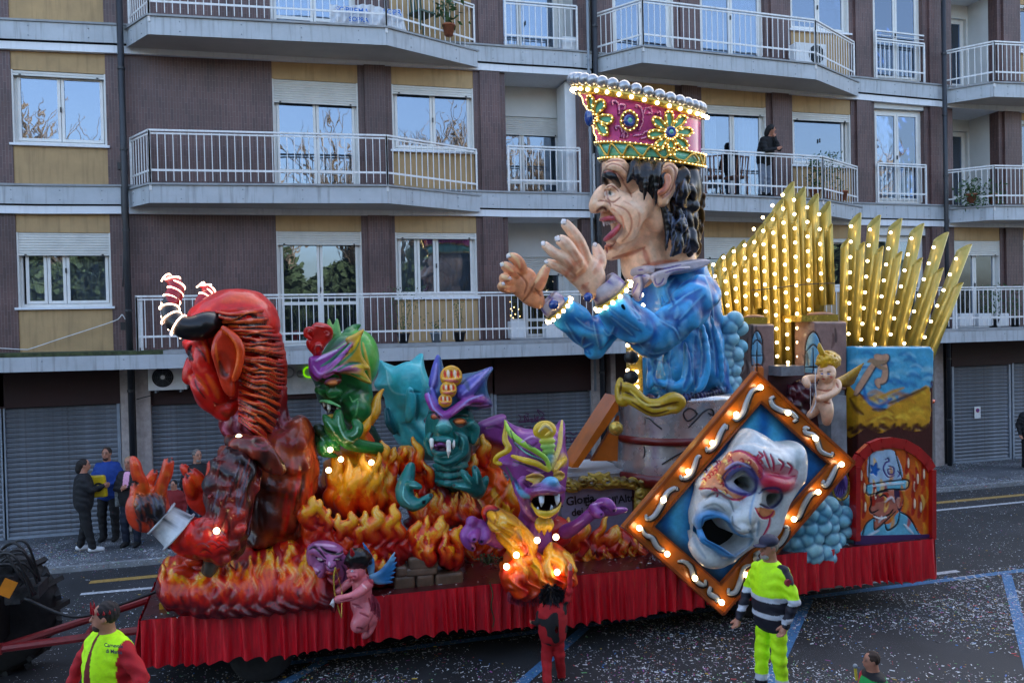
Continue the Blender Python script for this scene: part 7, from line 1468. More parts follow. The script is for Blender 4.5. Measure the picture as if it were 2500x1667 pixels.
for st, r, cl, a in [([(840,700),(900,640),(980,620),(1040,690),(1030,780),(960,800),(880,760),(845,700)], 12, c_(60, 50, 130), .8), ([(860,650),(930,610),(1010,640)], 9, c_(180, 180, 226), .7), ([(1060,790),(1110,765),(1180,770),(1190,820),(1130,880),(1070,860)], 12, c_(40, 40, 100), .8), ([(740,830),(800,790),(880,830),(910,900)], 9, WMD, .6), ([(730,880),(800,860),(860,900)], 9, WMD, .5), ([(1040,780),(1010,900),(1010,980)], 9, c_(90, 150, 200), .5), ([(900,930),(905,980),(950,1010)], 8, WMD, .7), ([(1060,960),(1050,1050)], 12, c_(90, 140, 170), .5), ([(1000,1010),(1020,1060),(1000,1110)], 12, c_(80, 130, 160), .5),
                     ([(670,950),(680,1080),(740,1180)], 14, c_(120, 150, 170), .5), ([(1180,480),(1290,520),(1290,640)], 26, c_(130, 150, 150), .5), ([(900,540),(940,480),(1000,420)], 14, c_(150, 170, 180), .5), ([(720,1000),(730,940),(790,925)], 6, c_(30, 90, 150), .8), ([(730,1070),(810,1115),(880,1160)], 7, c_(30, 90, 150), .8)]: f.pt(st, r, cl, a, .9)
f.build('mask', mp)
# ================================================================ GOLDEN ORGAN PIPES
OF = Frame(1700, 430, 3.1357, 11.7)
def organ_pipe(parent, top, bot, r, dep, name='organ_pipe'):
    """slanted-cut open tube; top = pixel of the high right lip, bot = centre of the foot"""
    b = OF.p(*bot, dep); t = OF.p(top[0]-r, top[1], dep); t[1] = b[1]; R = OF.m(r); d = t-b; L = np.linalg.norm(d); d /= L; x = np.cross([0, 1, 0], d); x /= np.linalg.norm(x); y = np.array([0, 1, 0.]); n = 20; V = []; F = []
    for rr, dz in ((R, 0), (R-.007, -.05)):
        for lv in (0, 1):
            for i in range(n):
                a = 6.283*i/n; h = 0 if lv == 0 else L-R*1.25*(1-math.cos(a))+dz*.0
                V.append(b+d*h+(x*math.cos(a)+y*math.sin(a))*rr)
    for i in range(n):
        j = (i+1) % n; F += [(i, j, n+j, n+i), (2*n+i, 3*n+i, 3*n+j, 2*n+j), (n+i, n+j, 3*n+j, 3*n+i), (i, 2*n+i, 2*n+j, j)]
    return link(name, np_mesh('pipe', V, np.array(F), True), M['brass'], parent)
og = empty('organ_pipes', OF.p(600, 1460), 'stepped bank of golden organ pipes rising to a peak behind the blue king', 'organ pipes', 'golden organ pipes with rows of bulbs')
cols = [((130,678),(180,1030),5),((208,622),(240,990),5),((287,577),(312,1053),6),((370,530),(378,1015),6),((440,405),(460,908),6),((509,317),(540,1343),11),((583,225),(620,1378),12),((661,144),(702,1425),13),((748,183),(780,1380),12),((848,240),(863,1020),8),((940,293),(958,860),6)]
ends = [1130, 1130, 1130, 1110, 1010, 1450, 1455, 1460, 1450, 1060, 985]; tips = [598, 540, 488, 445, 360, 270, 170, 40, 80, 130, 190]
for (a, b, n), ye, ty in zip(cols, ends, tips):
    sl = (b[0]-a[0])/(b[1]-a[1]); organ_pipe(og, (a[0]+86, ty), (a[0]+44+sl*(ye-a[1])*.9, ye), 48, .0); organ_pipe(og, (a[0]+32, a[1]+(115 if a[0] > 400 else 95)), (a[0]+8+sl*(ye-a[1]), ye+4), 27, .17)
    bulbs(og, [OF.p(a[0]+(b[0]-a[0])*i/(n-1), a[1]+(b[1]-a[1])*i/(n-1), .34 if i else .2) for i in range(n)], .025)
organ_pipe(og, (105, 668), (150, 1130), 36, -.05); organ_pipe(og, (1042, 365), (1040, 985), 24, .15)
MB().tube(catmull([OF.p(x, y, .42) for x, y in ((420,875),(560,862),(820,830),(1060,820))], 4), .008, 5).build('tie_wire', M['black'], og)
o2 = empty('organ_pipes', OF.p(1450, 1400), 'fan of golden organ pipes spreading right above the painted sky panel', 'organ pipes', 'golden organ pipes with rows of bulbs')
for t, b in (((1262,275),(1180,1320)),((1412,290),(1275,1332)),((1578,312),(1375,1352)),((1748,348),(1478,1374)),((1937,412),(1585,1430)),((2117,500),(1690,1490))): organ_pipe(o2, t, b, 47, .02)
for t, b in (((1166,478),(1122,1305)),((1290,500),(1222,1325)),((1435,530),(1318,1345)),((1578,570),(1418,1370)),((1735,615),(1525,1405)),((1898,690),(1635,1455)),((2048,800),(1735,1530))): organ_pipe(o2, t, b, 30, .17)
for a, b, n in (((1185,385),(1165,1207),8),((1330,410),(1262,1250),8),((1488,433),(1366,1287),8),((1647,478),(1461,1333),8),((1817,545),(1592,1280),7),((1989,633),(1700,1352),7)): bulbs(o2, [OF.p(a[0]+(b[0]-a[0])*i/(n-1), a[1]+(b[1]-a[1])*i/(n-1), .30 if i else .12) for i in range(n)], .025)
MB().box(OF.p(140,0)[0], OF.p(1050,0)[0], 12.0, 12.1, DZ, OF.p(0, 1000)[2]).build('support_board', M['brass'], og)

# painted towers with stained glass
def glass_tower(fr, x0, x1, y0, y1, lbl, seed):
    t = empty('painted_tower', fr.p((x0+x1)/2, y1, .1), lbl, 'scenery', 'painted towers with arched windows'); f = Fig(fr, .02); f.o([(x0,y0),(x1,y0),(x1,y1),(x0,y1)], 0, 22, 6, c_(150, 120, 112), smooth=0, k=.02)
    w_ = x1-x0; cx = x0+w_*.62 if seed else x0+w_*.3; yy = y0+w_*.9
    f.fl([(cx-w_*.22, yy+w_*.8), (cx-w_*.2, yy-w_*.2), (cx, yy-w_*.55), (cx+w_*.2, yy-w_*.2), (cx+w_*.22, yy+w_*.8)], c_(110, 180, 214), .9); f.fl([(cx-w_*.22, yy+w_*.85), (cx+w_*.22, yy+w_*.85), (cx+w_*.22, yy+w_*1.5), (cx-w_*.22, yy+w_*1.5)], c_(226, 120, 40) if seed else c_(190, 160, 60), .9)
    for st in ([(cx-w_*.24,yy+w_*.9),(cx-w_*.22,yy-w_*.2),(cx,yy-w_*.58),(cx+w_*.22,yy-w_*.2),(cx+w_*.24,yy+w_*.9)], [(cx-w_*.2,yy),(cx,yy-w_*.2),(cx+w_*.2,yy)], [(cx,yy-w_*.1),(cx,yy+w_*1.5)], [(cx-w_*.22,yy+w_*.45),(cx+w_*.22,yy+w_*.45)], [(cx-w_*.22,yy+w_*.85),(cx+w_*.22,yy+w_*.85)]): f.pt(st, 5, (.01,.01,.015), .95)
    rg = random.Random(seed)
    for i in range(14): x, y = rg.uniform(x0, x1), rg.uniform(y0, y1); f.pt([(x, y), (x+rg.uniform(-10, 20), y+60), (x+rg.uniform(-20, 20), y+110)], rg.uniform(6, 14), (c_(90, 60, 56), c_(206, 180, 170), c_(40, 34, 40))[i % 3], .6, .8)
    f.build('tower_body', t); a, b = fr.p(x0-8, y0, .2), fr.p(x1+8, y0-46, .2); MB().box(a[0], b[0], a[1], a[1]+.55, a[2]-.02, b[2]).build('gold_cornice', M['gold'], t); q = Fig(fr, .02); q.e(((x0+x1)/2, y0-44, .1), ((x1-x0)*.45, 24, 50), c_(150, 96, 60), k=.02); q.build('cushion_top', t)
TWF = Frame(1700, 430, 3.1357, 11.2)
glass_tower(TWF, 350, 535, 1125, 1640, 'painted tower with an orange and blue arched window, just right of the king', 1); glass_tower(TWF, 815, 1080, 1105, 1640, 'painted tower with a blue arched window behind the golden-haired cherub', 0)
CF = Frame(1900, 820, 2.614, 10.6)
def qbox(fr, x0, x1, y0, y1, th, name, m_, parent, dep=0, zb_=None): a, b = fr.p(x0, y0, dep), fr.p(x1, y1, dep); return MB().box(a[0], b[0], a[1], a[1]+th, zb_ if zb_ is not None else b[2], a[2]).build(name, m_, parent)
t = empty('stone_plinth', CF.p(390, 760), 'grey marbled column and dark sill behind the flying gold cherub', 'pedestal'); gm = mat('grey_marbling', (.24, .27, .30), .35, coat=.4, var=.4, vscale=2.5)
qbox(CF, 335, 442, 385, 900, .5, 'column', gm, t, zb_=DZ); qbox(CF, 20, 168, 195, 250, .5, 'sill', gm, t); qbox(CF, -60, 335, 250, 900, .3, 'core', mat('dark_backing', lin((70, 30, 34)), .6, var=.4, vscale=3), t, -.3, DZ)
f = Fig(CF, .024)
for i in range(26): x, y = random.uniform(50, 240), random.uniform(300, 500); f.t([(x, y, -.1), (x+20, y+30, -.02), (x+26, y+64, -.1)], [12, 15, 5], c_(76, 22, 36), k=.01, col2=c_(40, 10, 20))
f.e((150, 400, -.15), (110, 120, 60), c_(50, 14, 24)); f.build('maroon_drapery', t)

# painted sky panel and arched portrait
f = Fig(Frame(1900, 820, 2.614, 10.9), .022); t = empty('sky_panel', f.P((700, 790)), 'tall panel painted with blue sky, golden clouds and flying legs, under the pipe fan', 'painted panel'); SB, SGO, SM = c_(70, 166, 206), c_(206, 152, 30), c_(66, 22, 20)
f.o([(458,70),(945,70),(945,1260),(458,1260)], 0, 8, 8, SM, smooth=0, k=.01); f.fl([(440,60),(960,60),(960,330),(900,340),(800,400),(680,470),(600,480),(540,380),(470,340),(440,340)], SB, 1); f.fl([(440,330),(480,340),(560,420),(640,480),(760,420),(860,370),(960,320),(960,570),(860,610),(760,590),(640,620),(560,590),(440,640)], SGO, 1)
rg = random.Random(12)
for i in range(60):
    x, y = rg.uniform(460, 940), rg.uniform(110, 330); f.pt([(x, y), (x+40, y-10), (x+80, y+14)], rg.uniform(10, 22), (c_(150, 210, 230), c_(24, 100, 170), c_(90, 180, 215))[i % 3], .45, 1)
for i in range(34): x, y = rg.uniform(460, 900), rg.uniform(360, 560); f.pt([(x, y), (x+50, y-16), (x+90, y+6)], rg.uniform(10, 20), (c_(236, 196, 60), c_(150, 90, 20), c_(220, 150, 30))[i % 3], .5, 1)
for i in range(22): x = 450+i*24; f.pt([(x, 600+20*math.sin(i*1.3)), (x+26, 585+24*math.sin(i*2.1))], 24, SM, .8, 1)
for st in ([(460,400),(500,470),(540,500)], [(700,430),(760,410),(860,370),(940,330)], [(600,470),(680,470)]): f.pt(st, 16, SM, .7, 1)
f.pt([(540,300),(560,400),(640,450),(720,400)], 16, c_(20, 90, 170), .7, 1); f.pt([(640,390),(740,350),(800,330)], 10, SGO, .8, 1)
FLS = c_(206, 160, 130)
for st, r in (([(640,130),(600,190),(555,260),(520,320),(495,370)], 17), ([(670,150),(680,220),(668,280),(630,290),(640,325)], 17), ([(620,130),(660,150),(690,130)], 24)): f.pt([(x+3, y+3) for x, y in st], r+5, c_(40, 30, 40), .8, .3, smooth=True); f.pt(st, r, FLS, 1, .3)
for st in ([(590,150),(640,170),(690,160)], [(600,170),(650,200),(685,210)], [(570,165),(610,150)]): f.pt(st, 13, c_(160, 130, 100), .9, .5)
f.build('panel', t)
AF = Frame(1900, 820, 2.614, 9.62); f = Fig(AF, .0165); t = empty('arched_panel', AF.p(730, 1280), 'arched red-rimmed panel painted with a grinning man in a flowered top hat against flames', 'painted panel')
ARC = [(490,1300),(490,830),(520,770),(580,712),(650,684),(720,678),(800,690),(880,735),(945,800),(972,850),(972,1290)]
f.o(ARC, 0, 8, 4, c_(214, 96, 24), smooth=0, k=.01)
for i in range(26): x, y = rg.uniform(500, 950), rg.uniform(740, 1200); f.pt([(x, y), (x+10, y+50), (x-4, y+100)], rg.uniform(8, 16), (c_(230, 150, 40), c_(190, 50, 16), c_(240, 190, 90))[i % 3], .7, .8)
for x, y in ((540,960),(610,1000),(545,1080),(820,800),(860,950),(900,1080),(860,1060),(920,870),(520,880),(880,900)): f.pt([(x, y-60), (x+8, y), (x, y+60), (x-4, y+80)], 12, c_(180, 40, 16), .9, .5); f.pt([(x+10, y-20), (x+10, y+40)], 6, c_(252, 226, 190), .9, .6)
BKK = (.006, .006, .01); JB = c_(100, 180, 206)
f.fl([(530,1300),(560,1210),(610,1160),(700,1200),(770,1120),(840,1160),(890,1240),(890,1300)], JB, 1); f.fl([(580,740),(640,735),(740,735),(790,920),(585,935)], c_(170, 200, 226), 1); f.fl([(568,950),(700,925),(825,920),(815,975),(700,975),(575,1012)], c_(110, 190, 214), 1)
f.fl([(585,1010),(700,978),(780,985),(770,1080),(750,1130),(700,1180),(640,1225),(612,1235),(618,1170),(600,1130),(590,1100),(610,1070)], c_(190, 110, 90), 1); f.fl([(740,985),(800,990),(795,1080),(770,1120)], c_(60, 36, 70), 1); f.fl([(755,1040),(790,1030),(792,1080),(765,1100)], c_(200, 130, 110), 1); f.fl([(590,1010),(690,990),(700,1040),(620,1060)], c_(150, 40, 40), .8)
for st, r in (([(530,1300),(560,1205),(612,1160)], 4), ([(770,1120),(840,1160),(895,1260)], 4), ([(583,740),(578,940)], 4), ([(745,735),(795,925)], 4), ([(568,950),(700,928),(828,920),(815,978),(700,978),(575,1014),(568,950)], 4), ([(590,1020),(596,1070),(585,1105),(600,1130),(640,1110)], 5), ([(620,1020),(650,995),(700,990)], 7), ([(650,1030),(675,1015),(695,1030)], 5), ([(610,1140),(650,1160),(710,1140),(735,1105)], 5), ([(612,1160),(615,1235),(640,1225),(700,1170),(750,1120)], 4), ([(680,1190),(700,1240),(760,1200),(775,1130)], 5), ([(590,1040),(600,1050)], 6)): f.pt(st, r*1.2, BKK, .95, .5)
for st in ([(610,1150),(650,1165),(690,1155)],): f.pt(st, 6, c_(240, 236, 230), .95)
for a in range(5): an = a*1.256; f.pt([(615, 860), (615+28*math.cos(an), 850+40*math.sin(an))], 12, c_(30, 100, 180), .9, .5)
for st in ([(680,790),(700,780),(705,800),(685,810),(670,850),(700,900),(740,890)], [(720,850),(700,850),(705,880),(735,880),(735,840),(700,830)], [(760,860),(775,880),(760,900)]): f.pt(st, 5, c_(70, 50, 140), .95, .6)
for st in ([(640,1190),(660,1150)], [(680,1060),(720,1030),(740,1060)], [(560,1280),(640,1240)], [(800,1200),(860,1260)], [(600,960),(700,945),(800,938)]): f.pt(st, 9, c_(236, 236, 240), .6, .9)
f.build('panel', t)
RM = mat('red_rim', lin((170, 14, 18)), .35, coat=.4); P = [AF.p(x, y, .07) for x, y in ARC]
for a, b in zip(P[:-1], P[1:]): MB().bar(a, b, .07, .14).build('rim_segment', RM, t)
MB().bar(P[0], P[-1], .04, .12).build('bottom_rail', mat('violet_rail', lin((70, 40, 90)), .4), t)
# the side behind the arched panel
MB().box(P[-1][0]-.02, P[-1][0]+.03, 9.62, 12.0, DZ, P[-2][2]).build('side_board', RM, t)

# ================================================================ BLUE BOULDERS
def boulders(fr, poly, step, h, dep0, name_lbl, seed, bulge=.25):
    f = Fig(fr, h); P = catmull(poly, 4, True); rg = random.Random(seed); C = []
    x0, y0 = P.min(0); x1, y1 = P.max(0); y = y0; row = 0
    while y < y1:
        x = x0+(step*.5 if row % 2 else 0)
        while x < x1:
            px, py = x+rg.uniform(-.3, .3)*step, y+rg.uniform(-.3, .3)*step; ins = False
            for i in range(len(P)):
                A, B = P[i], P[(i+1) % len(P)]
                if (py >= A[1]) != (py >= B[1]) and px < A[0]+(py-A[1])*(B[0]-A[0])/(B[1]-A[1]): ins = not ins
            if ins: C.append((px, py, rg.uniform(.74, .98)*step))
            x += step
        y += step*.86; row += 1
    cx = (x0+x1)/2; W_ = (x1-x0)/2; pts = []
    for px, py, r in C:
        d = dep0+bulge*(1-((px-cx)/W_)**2); f.e((px, py, d), (r, r*rg.uniform(.75, 1), r*.9), c_(112, 188, 208), k=.02, ang=rg.uniform(-40, 40)); pts.append((*f.P((px, py, d)), f.f.m(r)))
    pts = np.array(pts)
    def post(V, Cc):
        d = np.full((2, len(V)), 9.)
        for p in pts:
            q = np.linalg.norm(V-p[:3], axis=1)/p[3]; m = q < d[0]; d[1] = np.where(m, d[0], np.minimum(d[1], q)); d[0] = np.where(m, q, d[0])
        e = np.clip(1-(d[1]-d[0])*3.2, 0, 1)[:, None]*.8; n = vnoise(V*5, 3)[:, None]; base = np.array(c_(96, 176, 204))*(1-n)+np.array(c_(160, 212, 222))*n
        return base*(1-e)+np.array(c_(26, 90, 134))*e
    t = empty('blue_boulders', f.P((cx, y1)), name_lbl, 'scenery rocks', 'heaps of pale blue sculpted boulders'); f.build('boulder_heap', t, post=post)
BO = Frame(1420, 880, 2.45, 9.78)
boulders(BO, [(1180,1060),(1300,930),(1400,850),(1500,850),(1560,880),(1600,740),(1625,680),(1640,900),(1635,1120),(1560,1170),(1480,1195),(1380,1190),(1300,1185),(1240,1180),(1200,1120)], 66, .026, .0, 'heap of pale blue boulders below the right corner of the mask picture', 2)
boulders(Frame(1700, 430, 3.1357, 11.0), [(180,1110),(240,1050),(310,1070),(350,1200),(345,1300),(345,1480),(300,1620),(190,1700),(170,1300)], 74, .03, .0, 'column of pale blue boulders between the king and the organ pipes', 6, .15)
g = Fig(Frame(1420, 880, 2.45, 9.7), .016); g.e((1550,745,.1), (42, 78, 30), c_(120, 96, 180), k=.01, ang=-15)
for a in range(5): g.pt([(1560,690), (1520+a*16, 800)], 5, c_(50, 30, 100), .8, .6)
t = empty('violet_flower', g.P((1550, 820)), 'violet sculpted flower with a gold rim beside the arched panel', 'ornament'); g.build('petals', t); MB().tube([g.P((1550+50*math.cos(a), 750+84*math.sin(a), .08)) for a in np.linspace(0, 6.28, 25)], .018, 6, False).build('gold_rim', M['gold'], t, True)
t = empty('amber_beacon', onY(2268, 985, 12), 'orange beacon lamp on a thin stalk at the rear of the float', 'beacon'); q = onY(2268, 985, 12); MB().lathe(q, [(.07, 0), (.10, .03), (.09, .07), (.03, .09)], 16).build('lens', mat('amber_lens', lin((220, 80, 20)), .25, coat=.5), t, True); MB().tube([q-np.array([0, 0, .02]), q-np.array([0, 0, .35]), q-np.array([.15, 0, .5])], .02, 8).build('stalk', M['black'], t)

# ================================================================ CHERUBS
def cherub(fr, name, lbl, dep, skin, skd, hairc, wingc, J, h=.016, horns=None, wings=None, wd=None, eyes=None):
    t = empty(name, fr.p(J['hip'][0], J['hip'][1], dep), lbl, 'cherub'); f = Fig(fr, h); D_ = lambda p, o=0: (p[0], p[1], dep+(p[2] if len(p) > 2 else 0)+o)
    for k in ('torso', 'armL', 'armR', 'legL', 'legR', 'footL', 'footR', 'neck'):
        if k in J: f.t([D_(p) for p, r in J[k]], [r for p, r in J[k]], skin, k=.035)
    c, r = J['head']; f.e(D_(c), (r, r*1.1, r), skin, k=.03)
    for p, r_ in J.get('face', []): f.e(D_(p), (r_, r_*.9, r_), skin, k=.03)
    for p in J.get('hands', []):
        for a in range(4): f.t([D_(p, .02), D_((p[0]-16+a*4, p[1]-12+a*9), .05)], [9, 6], skin, k=.012)
    for st, rr, cl in J.get('paint', []): f.pt(st, rr, cl, .9, .6)
    f.build('body', t)
    f = Fig(fr, h); rg = random.Random(5)
    for i in range(J.get('nh', 60)):
        a = rg.uniform(0, 6.28); q = rg.uniform(.2, 1); hx, hy, hr = J['hair']; x, y = hx+hr*q*math.cos(a), hy+hr*.8*q*math.sin(a); d_ = dep+f.f.m(hr)*math.sqrt(max(0, 1-q*q))*.9+J.get('hd', 0)
        f.e((x, y, d_), (hr*.2, hr*.17, hr*.2), hairc, k=.008, ang=rg.uniform(-60, 60))
    f.e((J['hair'][0], J['hair'][1], dep+J.get('hd', 0)-.02), (J['hair'][2], J['hair'][2]*.9, J['hair'][2]*.9), tuple(v*.5 for v in hairc), k=.02)
    f.build('hair', t)
    for hh in horns or []: g = Fig(fr, h); g.t([D_(p) for p, r in hh], [r for p, r in hh], c_(170, 20, 30), k=.01); g.build('horn', t)
    for W in wings or []:
        g = Fig(fr, h)
        for i, (a, b, c, r) in enumerate(W): g.t([D_(a), D_(b), D_(c)], [r, r*1.2, r*.35], wingc, k=.012, col2=wd)
        g.build('wing', t)
    return t
R4 = Frame(700, 1150, 3.484, 9.45); PK, PKD = c_(222, 120, 128), c_(160, 50, 70)
rc = cherub(R4, 'red_horned_cherub', 'pink little devil cherub with black curls, red horns and blue wings hanging on the skirt', .0, PK, PKD, c_(16, 16, 18), c_(40, 120, 180), dict(hip=(630, 1180),
    torso=[((640,910),42),((640,960),66),((640,1050),72),((630,1120),76),((660,1180),74)], neck=[((620,880),34),((640,920),40)], armR=[((700,950,.1),40),((640,1010,.25),34),((560,1060,.32),26),((470,1080,.34),20),((430,1090,.34),22)], armL=[((560,930,-.1),30),((500,970,-.12),24),((460,1010,-.12),20),((440,1020,-.1),20)],
    legR=[((660,1180,.05),78),((640,1250,.12),62),((600,1310,.14),46),((640,1320,.05),36),((700,1270,0),34)], legL=[((680,1200,-.05),60),((720,1260,-.05),42),((715,1310,-.05),30),((690,1370,0),24),((655,1405,.0),14)],
    head=((595,850,.02), 74), face=[((540,880,.1),30),((520,850,.12),16),((545,905,.1),14),((575,890,.16),34),((535,925,.06),20)], hands=[(440,1085,.34)], hair=(606,748,108), nh=150, hd=.0,
    paint=[([(520,830),(545,815),(580,830)], 5, (.01,.01,.01)), ([(545,850),(565,848)], 8, c_(220,230,235)), ([(553,852),(560,850)], 5, c_(40,120,150)), ([(535,905),(550,900),(560,908)], 5, c_(190,20,40)), ([(560,890),(590,900)], 10, PKD), ([(690,900),(740,960)], 14, PKD), ([(640,1160),(560,1130)], 12, PKD), ([(700,1080),(740,1170)], 12, PKD), ([(600,1330),(650,1340)], 10, PKD), ([(460,1100),(560,1080)], 7, PKD), ([(620,1200),(700,1240)], 8, PKD), ([(700,1300),(690,1380)], 7, PKD), ([(640,960),(680,1000)], 8, c_(250,190,190))]),
    horns=[[((565,720,.1),20),((555,690,.14),16),((548,648,.16),3)], [((510,700,.0),18),((495,680,.0),14),((482,650,.0),3)]],
    wings=[[((720,900,-.1),(820-i*6,850+i*14,-.12),(935-abs(i-2)*8,690+i*42,-.1),22) for i in range(7)], [((720,870,-.2),(720-i*8,760,-.2),(650+i*22,610+i*34,-.2),20) for i in range(4)]], wd=c_(140, 196, 226))
MB().tube(catmull([R4.p(x, y, .3) for x, y in ((415,815),(400,900),(404,1000),(412,1060))], 4), .010, 6).build('bow', M['gold'], rc); MB().tube([R4.p(415, 815, .3), R4.p(470, 1020, .2), R4.p(468, 1240, .3)], .004, 4).build('bow_string', M['gold'], rc); MB().tube(catmull([R4.p(x, y, .3) for x, y in ((430,1130),(450,1200),(468,1242))], 4), .008, 6).build('bow_limb', M['gold'], rc)
MB().add([tuple(R4.p(*p)) for p in ((365,1130,.34),(395,1075,.34),(412,1110,.34),(400,1160,.34),(395,1120,.42),(395,1120,.28))], [(0,1,4),(1,2,4),(2,3,4),(3,0,4),(1,0,5),(2,1,5),(3,2,5),(0,3,5)]).build('arrow_heart', M['whiteplastic'], rc)
fringe(R4, [(720,1040),(760,1080),(790,1130)], 150, rc, 90, 'hanging_fringe')
C6 = Frame(1900, 820, 2.614, 10.0); PS, PSD = c_(232, 186, 150), c_(190, 110, 80)
gc = cherub(C6, 'golden_cherub', 'golden curled cherub with one spread gold wing and a bow beside the mask picture', .1, PS, PSD, c_(214, 164, 30), c_(190, 146, 34), dict(hip=(290, 430),
    torso=[((300,300),34),((300,340),46),((285,390),44),((275,430),46)], neck=[((310,285),24),((305,310),30)], armR=[((370,300,.05),26),((370,340,.12),22),((320,380,.2),19),((255,400,.24),16)], armL=[((230,270,.0),22),((185,275,.05),20),((175,290,.1),16),((190,315,.14),15)],
    legR=[((300,430,.08),40),((312,490,.14),32),((308,550,.1),22)], legL=[((260,440,-.05),32),((230,480,-.05),22),((200,510,-.06),16)], head=((308,235,.06), 56), face=[((288,262,.16),22),((278,250,.2),9),((330,255,.14),26),((285,283,.12),16)], hands=[(255,400,.24)], hair=(318,158,72), nh=90, hd=.0,
    paint=[([(262,225),(285,222)], 3, c_(90,60,30)), ([(310,228),(340,232)], 3, c_(90,60,30)), ([(270,240),(284,240)], 5, c_(60,110,170)), ([(312,240),(330,242)], 5, c_(60,110,170)), ([(278,275),(298,278)], 5, c_(200,40,60)), ([(330,262),(345,265)], 9, c_(230,130,110)), ([(250,340),(300,350),(340,340)], 5, PSD), ([(290,420),(330,430)], 6, PSD), ([(370,300),(385,330)], 7, PSD), ([(250,300),(255,310)], 4, PSD)]),
    wings=[[((370,290,-.02),(430,262+i*8,-.05),(545-i*10,175+i*20,-.05),15) for i in range(7)]], wd=c_(110, 76, 10))
g = Fig(C6, .016); g.t([(280,110,.2),(265,75,.2),(262,45,.2)], [16, 14, 4], c_(206, 160, 40), k=.01); g.build('hair_tuft', gc)
MB().tube(catmull([C6.p(x, y, .3) for x, y in ((238,210),(236,300),(240,420),(208,490))], 4), .007, 6).build('bow', M['whiteplastic'], gc); MB().tube([C6.p(205, 290, .3), C6.p(206, 470, .3)], .004, 4).build('bow_string', M['whiteplastic'], gc)
MB().tube([C6.p(270, 560, .0), C6.p(262, 470, .0)], .03, 8).build('support_rod', M['gpipe'], gc)

